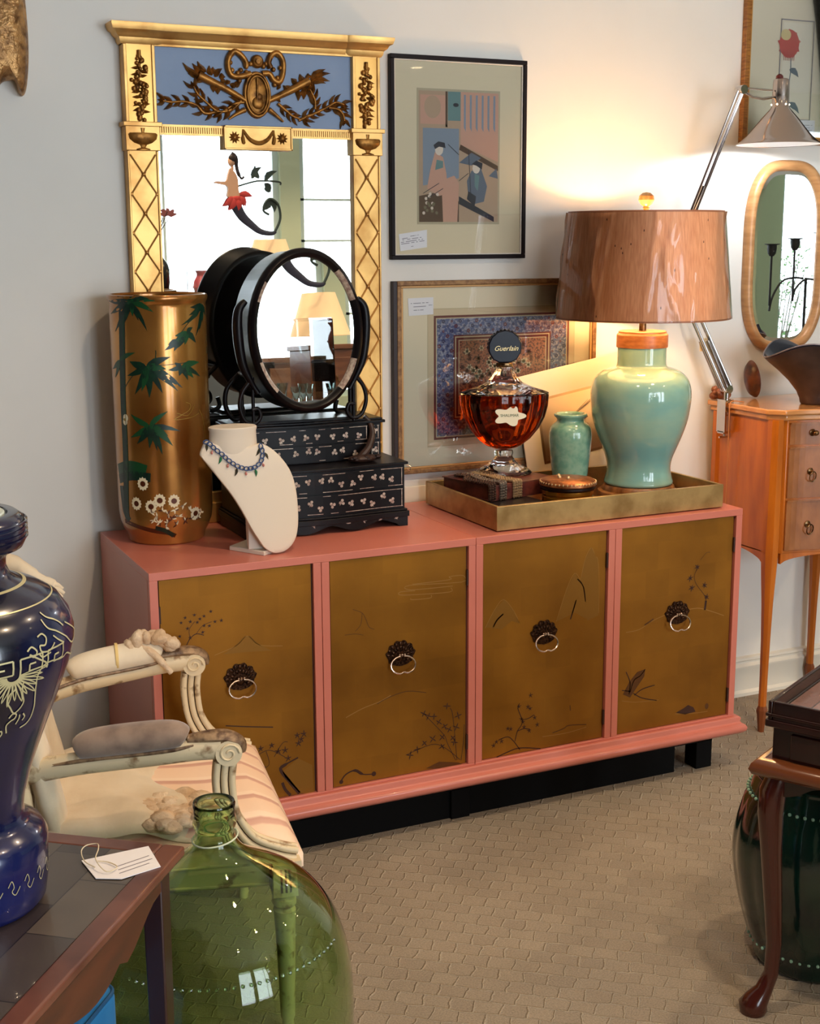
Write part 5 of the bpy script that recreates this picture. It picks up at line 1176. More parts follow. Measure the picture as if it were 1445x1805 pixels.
b.build('top', mat('polished_satin_top', (206, 148, 92), 0.2, 0, noise=(8, (186, 120, 64)), coat=0.6), CH, bevel=0.004)
for (z0, z1) in ((0.985, 1.052), (0.808, 0.972), (0.632, 0.795)):
    d = MB(); n = 20
    for i in range(n):
        t0, t1 = i/n, (i+1)/n; xa, xb = .052+(CW-.104)*t0, .052+(CW-.104)*t1; ya, yb = cfront(t0)-.007, cfront(t1)-.007
        d.hexa([(xa, ya, z0), (xb, yb, z0), (xb, yb+.012, z0), (xa, ya+.012, z0)], [(xa, ya, z1), (xb, yb, z1), (xb, yb+.012, z1), (xa, ya+.012, z1)])
        d.hexa([(xa, ya-.003, z1-.001), (xb, yb-.003, z1-.001), (xb, yb+.008, z1-.001), (xa, ya+.008, z1-.001)], [(xa, ya-.003, z1+.005), (xb, yb-.003, z1+.005), (xb, yb+.008, z1+.005), (xa, ya+.008, z1+.005)])
    dd = d.build('drawer', sat_l, CH, smooth=50)
    for tx in (0.20, 0.80):
        x = .052+(CW-.104)*tx; y = cfront(tx)-.007; zc = (z0+z1)/2+.004; h = MB()
        h.lathe([(0, 0), (.011, 0), (.012, .002), (.006, .005), (.004, .014), (0, .015)], 0, 0, 16); k0 = len(h.v)-16*6; h.xf(lambda p: (x+p.x, y-p.z, zc+p.y), k0)
        if z1 < 1: h.tube([(x+.013*math.cos(q*PI/8), y-.013-.003*math.sin(q*PI/8), zc-.016+.017*math.sin(q*PI/8)) for q in range(16)], .0021, 8, closed=True)
        else: h.ell((x, y-.016, zc), (.011, .010, .009), 14, 10)
        h.build('drawer_pull', brass, dd)
# carved figure and shell dish on the chest
b = MB(); cx_, cy_, cz_ = 2.134, 0.522, 1.101
for (dx, dy, dz, r) in ((0, 0, .020, .022), (.020, -.008, .017, .019), (-.022, .004, .014, .016), (.006, -.018, .030, .016), (.030, .006, .026, .014), (-.010, .012, .034, .015), (.014, .004, .046, .013), (-.028, -.008, .026, .009)):
    b.ell((dx, dy, dz), (r, r*.9, r*.85), 12, 8)
k = tag(b.build('carved_figure', mat('carved_boxwood', (150, 84, 40), 0.45, noise=(40, (96, 46, 20)))), 'small knobbly carved brown wooden figure on the back corner of the chest', 'figurine'); k.location = (2.134, 0.522, 1.101)
b = MB(); b.lathe([(0, 0), (.03, .002), (.055, .012), (.066, .026), (.064, .028), (.05, .017), (0, .008)], 0, 0, 28, sy=.6)
b.xf(lambda p: Matrix.Rotation(math.radians(80), 3, 'Y') @ p)
k = tag(b.build('shell_dish', mat('tortoise_brown', (112, 60, 30), 0.3, noise=(30, (60, 28, 14)))), 'small brown dish propped on edge behind the clamped chrome lamp', 'dish'); k.location = (2.235, .505, 1.163)

# ================================================================ BLACK FREEFORM BOWL
b = MB(); n = 64; pr = [(0.0, 0.0), (.050, 0.0), (.054, .006), (.056, .02), (.066, .045), (.092, .085), (.122, .125), (.148, .160), (.160, .180), (.161, .186), (.155, .184), (.140, .160), (.112, .125), (.080, .085), (.05, .05), (0.0, .042)]
for r, z in pr:
    for k in range(n):
        a = 2*PI*k/n; t_ = z/.186; e = 1+.30*t_*math.cos(a)**2*(1 if math.cos(a) < 0 else .7)
        b.v.append((r*math.cos(a)*e, r*math.sin(a)*(.86), z*(1+.16*t_*math.cos(3*a+.5)*.8)))
for i in range(len(pr)-1):
    for k in range(n): k2 = (k+1) % n; b.f.append((i*n+k, i*n+k2, (i+1)*n+k2, (i+1)*n+k)); b.m.append(1 if i >= 8 else 0)
k = tag(b.build('freeform_bowl', [mat('dark_brown_glaze', (44, 28, 24), 0.34, noise=(9, (72, 50, 42), .3, .6)), mat('blue_black_glaze', (14, 18, 34), 0.12)], smooth=60), 'dark brown freeform bowl with a wavy pale rim on the satinwood chest', 'bowl'); k.location = (2.345, .285, 1.1005)
rimp = []
for q in range(n):
    a = 2*PI*q/n; e = 1+.30*math.cos(a)**2*(1 if math.cos(a) < 0 else .7); rimp.append((.159*math.cos(a)*e, .159*math.sin(a)*.86, .185*(1+.16*math.cos(3*a+.5)*.8)))
b = MB(); b.tube(rimp, .0024, 6, closed=True); b.build('rim', mat('worn_rim', (120, 104, 100), 0.3, 0.3), k, label='thin pale worn rim of the bowl')

# ================================================================ CHROME CLAMP-ON ARM LAMP
AL = thing('arm_lamp', 'chrome balanced arm desk lamp clamped to the chest with bell shade', 'lamp', (2.102, 0.455, 1.10))
O_ = Vector((2.102, 0.455, 1.10))
base = Vector((2.110, 0.455, 1.125)); elbow = Vector((1.918, 0.520, 1.56)); head = Vector((2.062, 0.385, 2.105)); 
b = MB(); b.box(-.006, .022, -.022, .022, .001, .010); b.box(-.012, -.006, -.022, .022, -.10, .010); b.box(-.012, .014, -.016, .016, -.105, -.097)
b.tube([(.006, 0, -.115), (.006, 0, -.046)], .004, 10); b.lathe([(0, -.046), (.009, -.046), (.009, -.0415), (0, -.0415)], .006, 0, 20); b.tube([(-.016, 0, -.118), (.018, 0, -.118)], .0035, 8)
b.tube([(.008, 0, .01), (.008, 0, .045)], .009, 14)
b.build('clamp', chrome, AL)
def bars(mb, p, q, off, r, seg=10):
    d = (q-p).normalized(); nrm = d.cross(Vector((0, 1, 0))).normalized()
    sd = d.cross(nrm).normalized()
    for (u, v) in off: mb.tube([tuple(p+nrm*u+sd*v-O_), tuple(q+nrm*u+sd*v-O_)], r, seg)
b = MB(); bars(b, base+Vector((0, 0, .02)), elbow, ((-.016, -.006), (-.016, .006), (.014, -.006), (.014, .006)), .0042)
b.build('lower_arm', chrome, AL)
b = MB(); d = (elbow-base); bars(b, base+d*.06, base+d*.42, ((.0, -.020), (.0, .020)), .0075, 12)
for s in (-.020, .020):
    p0 = base+d*.06; sd = d.normalized().cross(d.normalized().cross(Vector((0, 1, 0)))).normalized()
    hel = []
    for i in range(260): t_ = i/259; a = i*0.9; c_ = base+d*(.08+.32*t_)+sd*s-O_; hel.append((c_.x+.0085*math.cos(a), c_.y+.0085*math.sin(a), c_.z))
    b.tube(hel, .0012, 5)
b.build('spring', mat('steel_spring', (150, 142, 138), 0.3, 1.0), AL)
b = MB(); bars(b, elbow, head, ((-.010, 0.0), (.010, 0.0), (0, .010)), .0042); d = head-elbow; bars(b, elbow+d*.22, elbow+d*.46, ((0, .004),), .010, 12); b.build('upper_arm', chrome, AL)
for p_ in (elbow, head, base+Vector((0, 0, .02))): MB().tube([tuple(p_-O_+Vector((0, -.016, 0))), tuple(p_-O_+Vector((0, .016, 0)))], .014, 20).build('joint', chrome, AL)
HX = Vector((2.200, 0.36, 0))
b = MB(); b.tube([tuple(head-O_), (2.10-O_.x, .375-O_.y, 2.083-O_.z), (2.135-O_.x, .365-O_.y, 2.078-O_.z), (HX.x-.022-O_.x, HX.y-O_.y, 2.085-O_.z)], .0045, 8)
b.tube([tuple(head-O_+Vector((.0, 0, .006))), (2.17-O_.x, .362-O_.y, 2.105-O_.z)], .003, 8); b.build('head_bracket', chrome, AL)
b = MB(); tz = 0
pr = [(.021, 2.136), (.0235, 2.140), (.0255, 2.134), (.0265, 2.090), (.027, 2.058), (.031, 2.050), (.040, 2.040), (.058, 2.020), (.080, 1.992), (.102, 1.966), (.122, 1.948), (.133, 1.941), (.1355, 1.938), (.132, 1.939), (.10, 1.963), (.078, 1.989), (.056, 2.016), (.038, 2.036), (.025, 2.05), (.0225, 2.09), (.019, 2.13)]
b.lathe([(r, z-O_.z) for r, z in pr], HX.x-O_.x, HX.y-O_.y, 72, closed=True, mf=lambda i: 1 if i > 12 else 0)
k = MB(); lsh = b.build('lamp_shade', [mat('polished_chrome', (188, 176, 170), 0.14, 1.0), mat('white_enamel', (232, 234, 232), 0.5)], AL, smooth=50)
k.lathe([(0, 2.136-O_.z), (.019, 2.136-O_.z), (.019, 2.142-O_.z), (0, 2.142-O_.z)], HX.x-O_.x, HX.y-O_.y, 24); k.lathe([(.012, 2.142-O_.z), (.011, 2.150-O_.z), (.006, 2.155-O_.z), (0, 2.157-O_.z)], HX.x-O_.x-.008, HX.y-O_.y, 18)
k.build('switch_knob', mat('dark_red_knob', (92, 24, 20), 0.35), lsh)
for i in range(6):
    a = 2*PI*i/6+.5; k = MB(); k.ell((HX.x-O_.x+.0275*math.cos(a), HX.y-O_.y+.0275*math.sin(a), 2.062-O_.z), (.003, .003, .003), 8, 5, m=0)
    k.build('vent_glow_bead', mat('vent_glow', (240, 230, 210), 0.3, emit=((255, 236, 200), 3)), lsh)  # glowing beads stand in for bulb light showing through the vents
k = MB(); k.lathe([(0, 2.03-O_.z), (.014, 2.028-O_.z), (.022, 2.0-O_.z), (.026, 1.975-O_.z), (.02, 1.957-O_.z), (0, 1.951-O_.z)], HX.x-O_.x, HX.y-O_.y, 24); k.build('bulb', mat('cool_bulb_glass', (235, 240, 245), 0.4, emit=((235, 240, 255), 10)), AL)
l = bpy.data.lights.new('arm_lamp_light', 'SPOT'); l.energy = ARM_LAMP_POWER; l.color = (0.93, 0.96, 1.0); l.shadow_soft_size = 0.03; l.spot_size = math.radians(172); l.spot_blend = .2
o = bpy.data.objects.new('arm_bulb_light', l); COL.objects.link(o); o.parent = AL; o.location = (HX.x-O_.x, HX.y-O_.y, 1.962-O_.z)
# paper price tag on the lower arm
tgc = thing('price_tag', 'blank cream paper price tag hanging from the chrome lamp arm', 'tag', (2.05, 0.50, 1.29))
b = MB(); tp = [(2.024,1.308),(2.033,1.315),(2.052,1.315),(2.064,1.307),(2.066,1.27),(2.026,1.272)]; b.prism([(x-2.05, z-1.29) for x, z in tp], -.0005, .0005); b.build('card', mat('cream_card', (240, 216, 168), 0.8), tgc)
b = MB(); b.tube([(tp[2][0]-2.05-.006, 0, tp[2][1]-1.29), (tp[2][0]-2.05+.004, .0, tp[2][1]-1.29+.03)], .0007, 6); b.build('string', mat('white_string', (220, 212, 196), 0.8), tgc)
# lamp cable trailing over the edge of the chest
b = MB(); b.tube(smooth_path([(2.15, .412, 1.103), (2.096, .412, 1.106), (2.091, .412, 1.06), (2.096, .418, .98), (2.100, .422, .90), (2.102, .425, .80), (2.10, .44, .45), (2.10, .48, .012)], 8), .0018, 6)
tag(b.build('lamp_cord', mat('clear_amber_cord', (190, 120, 60), 0.35)), 'thin amber lamp cord running down the side of the satinwood chest', 'cord')

# ================================================================ FRENCH OPEN ARMCHAIR, STRIPPED
AC = thing('armchair', 'antique french open armchair with torn white padding and striped seat', 'armchair', (-0.107, -0.403, 0), math.radians(-9.6))
ivory_w = mat('worn_cream_paint', (216, 196, 160), 0.5, 0, noise=(28, (136, 104, 70), 0.34, 0.46), bump=(60, 0.3, 0.002))
worn_g = mat('worn_gilt_edge', (150, 122, 92), 0.45, 0.2, noise=(60, (84, 58, 40), 0.35, 0.6), bump=(80, 0.6, 0.003))
muslin = mat('cream_muslin', (228, 214, 190), 0.85, noise=(5, (206, 184, 152)), bump=(14, 0.35, 0.01), sheen=0.2)
batting = mat('cotton_batting', (222, 200, 172), 0.95, noise=(20, (196, 164, 130)), bump=(40, 1.0, 0.012))
velvet_g = mat('grey_brown_velvet', (146, 122, 104), 0.8, noise=(20, (104, 82, 70), .3, .6), sheen=0.5, bump=(30, .3, .003))
stripe_m = bpy.data.materials.new('pink_striped_silk'); stripe_m.use_nodes = True
def _st():
    nt = stripe_m.node_tree; N = nt.nodes; L = nt.links; p = N['Principled BSDF']; p.inputs['Roughness'].default_value = 0.55
    tc = N.new('ShaderNodeTexCoord'); sx = N.new('ShaderNodeSeparateXYZ'); L.new(tc.outputs['Object'], sx.inputs[0])
    n = N.new('ShaderNodeTexNoise'); n.inputs['Scale'].default_value = 5; L.new(tc.outputs['Object'], n.inputs[0])
    ma = N.new('ShaderNodeMath'); ma.operation = 'MULTIPLY_ADD'; ma.inputs[1].default_value = 0.035; L.new(n.outputs[0], ma.inputs[0]); L.new(sx.outputs['Y'], ma.inputs[2])
    m2 = N.new('ShaderNodeMath'); m2.operation = 'MULTIPLY'; m2.inputs[1].default_value = 10.5; L.new(ma.outputs[0], m2.inputs[0])
    fr_ = N.new('ShaderNodeMath'); fr_.operation = 'FRACT'; L.new(m2.outputs[0], fr_.inputs[0])
    r = N.new('ShaderNodeValToRGB'); e = r.color_ramp.elements; e[0].position = 0.0; e[0].color = lin((240, 208, 180)); e[1].position = 0.60; e[1].color = lin((240, 206, 178))
    for pos, c_ in ((0.66, (214, 168, 148)), (0.80, (206, 158, 140)), (0.86, (244, 216, 190))): q = e.new(pos); q.color = lin(c_)
    L.new(fr_.outputs[0], r.inputs[0]); L.new(r.outputs[0], p.inputs['Base Color'])
_st()
# seat frame: trapezoid rails; local +x is forward
SF = [(0.255, -0.305), (0.255, 0.305), (-0.255, 0.235), (-0.255, -0.235)]
def lerp2(a, b_, t): return (a[0]+(b_[0]-a[0])*t, a[1]+(b_[1]-a[1])*t)
b = MB()
for i in range(4):
    a_, c_ = SF[i], SF[(i+1) % 4]; dx, dy = c_[0]-a_[0], c_[1]-a_[1]; l = math.hypot(dx, dy); nx, ny = -dy/l, dx/l
    q = [(a_[0], a_[1]), (c_[0], c_[1]), (c_[0]+nx*.03, c_[1]+ny*.03), (a_[0]+nx*.03, a_[1]+ny*.03)]
    b.hexa([(x, y, .335) for x, y in q], [(x, y, .400) for x, y in q])
    for zz in (.342, .392): b.tube([(a_[0]-nx*.001, a_[1]-ny*.001, zz), (c_[0]-nx*.001, c_[1]-ny*.001, zz)], .004, 8)
b.build('seat_rail', ivory_w, AC, bevel=.002)
# stuffed seat with domed top and overhanging sides
NS = 28; b = MB()
def seatp(u, v, k):   # u front-back 0..1, v side 0..1
    hw = .232+(.312-.232)*u; x = -.24+.515*u; y = (v*2-1)*hw; return x, y
for i in range(NS+1):
    for j in range(NS+1):
        u, v = i/NS, j/NS; x, y = seatp(u, v, 0); e = min(1, min(u, 1-u)*7)*min(1, min(v, 1-v)*7); e = e**.45 if e > 0 else 0
        z = .405+.055*e+.022*math.sin(PI*u)*math.sin(PI*v)+.004*math.sin(14*u+5*v)*e
        b.v.append((x, y, z))
for i in range(NS):
    for j in range(NS): a_ = i*(NS+1)+j; b.f.append((a_, a_+NS+1, a_+NS+2, a_+1)); b.m.append(0)
rimi = [j for j in range(NS+1)]+[(i+1)*(NS+1)+NS for i in range(NS)]+[NS*(NS+1)+NS-1-j for j in range(NS)]+[(NS-1-i)*(NS+1) for i in range(NS-1)]
o0 = len(b.v)
for r_ in rimi: x, y, z = b.v[r_]; b.v.append((x*1.0, y, .375))
for i in range(len(rimi)): j = (i+1) % len(rimi); b.f.append((rimi[i], rimi[j], o0+j, o0+i)); b.m.append(0)
seat = b.build('seat_cushion', stripe_m, AC, smooth=80)
b = MB()     # torn back half: muslin sheet and bared stuffing
NT = 22
for i in range(NT+1):
    for j in range(NT+1):
        u, v = i/NT, j/NT; x = -.245+.30*u+.03*math.sin(9*v)*u; y = (v*2-1)*(.225+.04*u); z = .462+.020*math.sin(PI*v)+.020*math.sin(PI*u)+.010*math.sin(13*v+6*u)*math.sin(8*u)
        if u > .95 or v < .02 or v > .98: z -= .022
        b.v.append((x, y, z))
for i in range(NT):
    for j in range(NT): a_ = i*(NT+1)+j; b.f.append((a_, a_+NT+1, a_+NT+2, a_+1)); b.m.append(0)
mu = b.build('muslin_cover', muslin, seat, smooth=80, label='cream muslin cloth folded back over the rear of the seat'); sm = mu.modifiers.new('s', 'SOLIDIFY'); sm.thickness = .006
b = MB(); r8 = random.Random(2)
for k in range(90):
    a = r8.random()*2*PI; rr = .085*math.sqrt(r8.random()); x = .03+rr*math.cos(a)*.8; y = -.185+rr*math.sin(a); q = .010+.014*r8.random(); b.ell((x, y, .470+.010*r8.random()), (q*1.3, q*1.2, q*.7), 7, 5, rot=Matrix.Rotation(r8.random()*3, 3, 'Z'))
b.build('bared_stuffing', batting, seat, smooth=180, label='tufts of bared fibrous stuffing through the torn seat')
# armrests, pads, supports, back
for s in (-1, 1):
    rail = [(-.275, s*.205, .600), (-.235, s*.225, .612), (-.15, s*.252, .628), (-.02, s*.278, .640), (.06, s*.290, .648), (.115, s*.296, .650)]
    b = MB(); pp = smooth_path(rail, 6); b.tube(pp, [.027-.003*math.sin(PI*i/(len(pp)-1)) for i in range(len(pp))], 12, flat=.8)
    # scrolled hand: a drum with spiral face
    b.tube([(.128, s*.296-.020, .640), (.128, s*.296+.020, .640)], .027, 24)
    for face in (-1, 1):
        sp_ = [(.128+(.022-.018*t/18)*math.cos(t*.5), s*.296+face*.021, .640+(.022-.018*t/18)*math.sin(t*.5)) for t in range(19)]; b.tube(sp_, .0028, 6)
    rl = b.build('arm_rail', ivory_w, AC, smooth=50)
    b = MB(); pp = smooth_path([(.05, s*.288, .668), (.09, s*.294, .672), (.128, s*.296, .669), (.152, s*.296, .655), (.156, s*.296, .636)], 5); b.tube(pp, [.010+.005*math.sin(PI*i/20) for i in range(21)], 8, flat=1.4)
    for i in range(0, 21, 2):
        p = pp[i]; b.ell((p.x, p.y, p.z+.006), (.007, .013, .006), 8, 5)
    for side in (-1, 1):
        qq = smooth_path([(-.275, s*.205+side*.017, .612), (-.15, s*.252+side*.019, .640), (.0, s*.28+side*.019, .652), (.06, s*.29+side*.014, .660)], 5); b.tube(qq, .0042, 6)
    b.build('acanthus_carving', worn_g, rl, smooth=60)
    b = MB(); pc = smooth_path([(-.165, s*.249, .655), (-.135, s*.257, .668), (-.06, s*.271, .676), (.02, s*.283, .680), (.045, s*.287, .670)], 6); m_ = len(pc)
    b.tube(pc, [.012+.020*math.sin(PI*min(1, max(0, i/(m_-1))))**.35 for i in range(m_)], 16, flat=1.0)
    pd = b.build('arm_pad', velvet_g if s < 0 else muslin, AC, smooth=80, label='worn grey brown velvet arm pad' if s < 0 else 'ripped cream cotton arm pad bound with yellow tape')
    if s > 0:
        b = MB(); r9 = random.Random(4)
        for k in range(46):
            t_ = r9.random(); q = .009+.011*r9.random(); b.ell((-.03+.10*t_+.01*r9.random(), s*.281+.018*(r9.random()-.6), .692+.022*math.sin(PI*t_)+.010*r9.random()), (q*1.3, q, q*.8), 7, 5, rot=Matrix.Rotation(r9.random()*3, 3, 'Y'))
        b.tube(smooth_path([(.0, s*.27, .70), (.03, s*.255, .685), (.055, s*.25, .655), (.07, s*.25, .635)], 5), [.009]*10+[.007]*6, 8)
        b.build('cotton_tuft', batting, pd, smooth=180)
        b = MB(); b.tube([(-.055+.0*math.cos(q), s*.272+.034*math.cos(q*PI/10), .680+.031*math.sin(q*PI/10)) for q in range(20)], .004, 6, closed=True, flat=.4); b.build('yellow_tape', mat('yellow_tape', (226, 196, 128), 0.7), pd)
    # fluted, swept-back arm support
    sup = [(.122, s*.296, .618), (.118, s*.297, .57), (.128, s*.299, .50), (.165, s*.302, .44), (.220, s*.308, .412), (.258, s*.309, .400)]
    b = MB(); q = smooth_path(sup, 6)
    nrm_ = []
    for i in range(len(q)):
        d_ = q[min(i+1, len(q)-1)]-q[max(i-1, 0)]; l_ = math.hypot(d_.x, d_.z) or 1; nrm_.append((-d_.z/l_, d_.x/l_))
    for off in (-.016, 0, .016):
        for oy in (-.010, .010): b.tube([(p.x+n_[0]*off, p.y+oy, p.z+n_[1]*off) for p, n_ in zip(q, nrm_)], .0072, 10)
    for off in (-.008, .008): b.tube([(p.x+n_[0]*off, p.y, p.z+n_[1]*off) for p, n_ in zip(q, nrm_)], .0085, 6, m=1)
    b.build('arm_support', [ivory_w, mat('dark_flute', (70, 48, 34), 0.7)], AC, smooth=60)
for (lx, ly) in ((.238, -.312), (.238, .312), (-.245, -.222), (-.245, .222)):
    b = MB(); b.box(lx-.028, lx+.028, ly-.028, ly+.028, .325, .402)
    b.lathe([(0, 0), (.012, 0), (.014, .02), (.012, .03), (.016, .04), (.018, .12), (.022, .24), (.025, .285), (.020, .292), (.027, .300), (.027, .312), (.020, .318), (.024, .326), (0, .326)], lx, ly, 24, rf=lambda a, z: 1-(.07*abs(math.cos(6*a)) if .04 < z < .285 else 0))
    for dx, dy in ((-.029, 0), (.029, 0), (0, -.029), (0, .029)):
        for q in (-.010, 0, .010):
            if dx: b.box(lx+dx-.0012, lx+dx+.0012, ly+q-.0022, ly+q+.0022, .336, .392, 1)
            else: b.box(lx+q-.0022, lx+q+.0022, ly+dy-.0012, ly+dy+.0012, .336, .392, 1)
    b.build('leg', [ivory_w, mat('dark_flute', (70, 48, 34), 0.7)], AC, smooth=40)
b = MB()      # rounded back frame and upholstery
bo_ = [(-.265, -.215, .40), (-.275, -.222, .55), (-.290, -.235, .66), (-.300, -.245, .80), (-.305, -.235, .895), (-.312, -.17, .935), (-.325, 0, .955), (-.312, .17, .935), (-.305, .235, .895), (-.300, .245, .80), (-.290, .235, .66), (-.275, .222, .55), (-.265, .215, .40)]
bp_ = smooth_path(bo_, 6); b.tube(bp_, .019, 10); b.build('back_frame', ivory_w, AC, smooth=60)
b = MB(); NB = 18
for i in range(NB+1):
    for j in range(NB+1):
        t_, v = i/NB, (j/NB)*2-1; z = .43+.49*t_; hw = .20+.035*math.sin(PI*min(1, t_*1.1)); hw *= (1 if t_ < .82 else math.sqrt(max(0, 1-((t_-.82)/.2)**2))**.6)
        y = v*hw; x = -.262-.060*t_+.045*math.sqrt(max(0, 1-abs(v)**3))+.055*(1-t_)*abs(v)**2+.006*math.sin(9*v+7*t_); b.v.append((x, y, z))
for i in range(NB):
    for j in range(NB): a_ = i*(NB+1)+j; b.f.append((a_, a_+1, a_+NB+2, a_+NB+1)); b.m.append(0)
bk_ = b.build('back_upholstery', muslin, AC, smooth=80); sm = bk_.modifiers.new('s', 'SOLIDIFY'); sm.thickness = .03; sm.offset = 0
b = MB()      # torn flap hanging from the top corner
b.tube(smooth_path([(-.310, .18, .955), (-.270, .213, .935), (-.240, .218, .910), (-.210, .222, .888), (-.192, .225, .872)], 5), [.020]*6+[.017]*6+[.013]*4+[.016]*3+[.009]*2, 10, flat=.8)
for (y, z, l) in ((.228, .880, .024), (.224, .870, .026), (.220, .862, .022), (.230, .888, .014)): b.tube([(-.200, y, z), (-.200+l*.8, y, z-.004), (-.198+l*1.2, y, z-.014)], [.008, .006, .004], 8)
b.build('torn_flap', muslin, bk_, smooth=80, label='torn twist of white cloth at the top corner of the back')

# ================================================================ GREEN GLASS DEMIJOHN
DJ = thing('demijohn', 'huge round green glass demijohn with short neck standing on the carpet', 'bottle', (-0.145, -1.0, 0))
gg = bpy.data.materials.new('green_bottle_glass'); gg.use_nodes = True
_p = gg.node_tree.nodes['Principled BSDF']; _p.inputs['Base Color'].default_value = lin((208, 232, 190)); _p.inputs['Roughness'].default_value = 0.0; _p.inputs['Transmission Weight'].default_value = 1.0; _p.inputs['IOR'].default_value = 1.45
outer = [(.0, .0), (.13, .0), (.175, .012), (.212, .05), (.234, .11), (.243, .19), (.2455, .26), (.243, .32), (.236, .37), (.221, .42), (.198, .462), (.166, .497), (.130, .522), (.096, .541), (.068, .558), (.048, .575), (.038, .592), (.0350, .606), (.0345, .612)]
o2 = [tuple(p) for p in sp2(outer[1:], 2)]
lip = [(.0375, .616), (.0395, .624), (.0385, .632), (.0365, .640), (.0370, .652), (.0385, .660), (.037, .664), (.032, .663), (.030, .655)]
innr = [(r-.0045, z) for r, z in reversed(o2) if z > .03][0:]
b = MB(); b.lathe([(0, .006)]+[(.06, .004)]+o2+lip+[(.0295, .61)]+[(max(r, .001), z) for r, z in innr]+[(.12, .018), (0, .030)], seg=96)
b.build('body', gg, DJ, smooth=70)
b = MB(); b.tube([(.041*math.cos(q*PI/12), .041*math.sin(q*PI/12), .596+.005*math.cos(q*PI/12)) for q in range(24)], .0016, 6, closed=True)
b.build('neck_string', mat('pale_string', (200, 206, 180), .7), DJ)
b = MB()
for i in range(30): a = -2.6+1.9*i/29; b.ell((.2215*math.cos(a), .2215*math.sin(a), .424), (.0035, .0035, .0035), 6, 4)
b.build('moulded_beads', gg, DJ)

# ================================================================ PARQUETRY TABLE AT LEFT
TA = thing('parquetry_table', 'dark geometric parquetry topped table with shaped mahogany apron and straight legs', 'table', (-0.272, -1.270, 0), math.radians(231.7))
# local +x runs along the near-side edge, local -y... corner at the origin; top extends to +x and -y
TZ = 0.72
mah = mat('mahogany', (80, 35, 16), 0.34, 0, noise=(7, (54, 21, 10)), stretch=(1, 1, 4), coat=0.4)
mahE = mat('mahogany_worn_edge', (104, 60, 44), 0.32, 0, noise=(12, (76, 38, 26)), coat=0.3)
LT, WT = 1.05, 0.75
par = bpy.data.materials.new('parquetry'); par.use_nodes = True
def _pq():
    nt = par.node_tree; N = nt.nodes; L = nt.links; p = N['Principled BSDF']; p.inputs['Roughness'].default_value = .33; p.inputs['Coat Weight'].default_value = .25
    tc = N.new('ShaderNodeTexCoord'); mp = N.new('ShaderNodeMapping'); mp.inputs['Location'].default_value = (.02, .03, 0); L.new(tc.outputs['Object'], mp.inputs[0])
    br = N.new('ShaderNodeTexBrick'); br.offset = 0.5; br.inputs['Scale'].default_value = 1; br.inputs['Brick Width'].default_value = .16; br.inputs['Row Height'].default_value = .08; br.inputs['Mortar Size'].default_value = .001
    br.inputs['Color1'].default_value = lin((86, 76, 66)); br.inputs['Color2'].default_value = lin((46, 38, 38)); br.inputs['Mortar'].default_value = lin((24, 18, 16)); br.inputs['Bias'].default_value = -.1
    L.new(mp.outputs[0], br.inputs[0]); n = N.new('ShaderNodeTexNoise'); n.inputs['Scale'].default_value = 6; L.new(tc.outputs['Object'], n.inputs[0])
    mx = N.new('ShaderNodeMix'); mx.data_type = 'RGBA'; mx.blend_type = 'OVERLAY'; mx.inputs[0].default_value = .5; L.new(br.outputs['Color'], mx.inputs[6]); L.new(n.outputs[0], mx.inputs[7]); L.new(mx.outputs[2], p.inputs['Base Color'])
_pq()
b = MB(); b.box(.035, LT-.035, -WT+.035, -.035, TZ-.012, TZ)
b.build('top_panel', par, TA)
b = MB()
for (x0, x1, y0, y1) in ((0, LT, -.036, 0), (0, LT, -WT, -WT+.036), (0, .036, -WT+.036, -.036), (LT-.036, LT, -WT+.036, -.036)):
    b.box(x0, x1, y0, y1, TZ-.016, TZ+.001)
b.box(.010, LT-.010, -WT+.010, -.010, TZ-.024, TZ-.015)
b.build('top_border', mahE, TA, bevel=.004)
# shaped aprons: deep at the legs, arched between
def shaped(horizontal, L_, c):
    m = MB(); n = 40
    for i in range(n):
        t0, t1 = i/n, (i+1)/n
        def zz(t):
            d = min(t, 1-t)*L_
            if d < .03: return TZ-.024-.030
            if d < .17: return TZ-.024-.030-.048*(.5-.5*math.cos(PI*(d-.03)/.14))
            if d < .185: return TZ-.024-.066
            return TZ-.024-.070-.014*abs(math.sin(PI*(d-.185)/.16))
        a0, a1 = .03+t0*(L_-.06), .03+t1*(L_-.06)
        if horizontal: m.hexa([(a0, c, zz(t0)), (a1, c, zz(t1)), (a1, c+.014, zz(t1)), (a0, c+.014, zz(t0))], [(a0, c, TZ-.024), (a1, c, TZ-.024), (a1, c+.014, TZ-.024), (a0, c+.014, TZ-.024)])
        else: m.hexa([(c, -a0, zz(t0)), (c+.014, -a0, zz(t0)), (c+.014, -a1, zz(t1)), (c, -a1, zz(t1))], [(c, -a0, TZ-.024), (c+.014, -a0, TZ-.024), (c+.014, -a1, TZ-.024), (c, -a1, TZ-.024)])
    return m
shaped(True, LT, -.034).build('apron', mah, TA, smooth=60); shaped(True, LT, -WT+.020).build('apron', mah, TA, smooth=60)
shaped(False, WT, .020).build('apron', mah, TA, smooth=60); shaped(False, WT, LT-.034).build('apron', mah, TA, smooth=60)
for x, y in ((.036, -.036), (LT-.036, -.036), (.036, -WT+.036), (LT-.036, -WT+.036)):
    b = MB(); b.hexa([(x-.013, y-.013, 0), (x+.013, y-.013, 0), (x+.013, y+.013, 0), (x-.013, y+.013, 0)], [(x-.017, y-.017, TZ-.024), (x+.017, y-.017, TZ-.024), (x+.017, y+.017, TZ-.024), (x-.017, y+.017, TZ-.024)])
    b.build('leg', mat('dark_mahogany_leg', (44, 18, 12), 0.35, coat=.3), TA, bevel=.003)
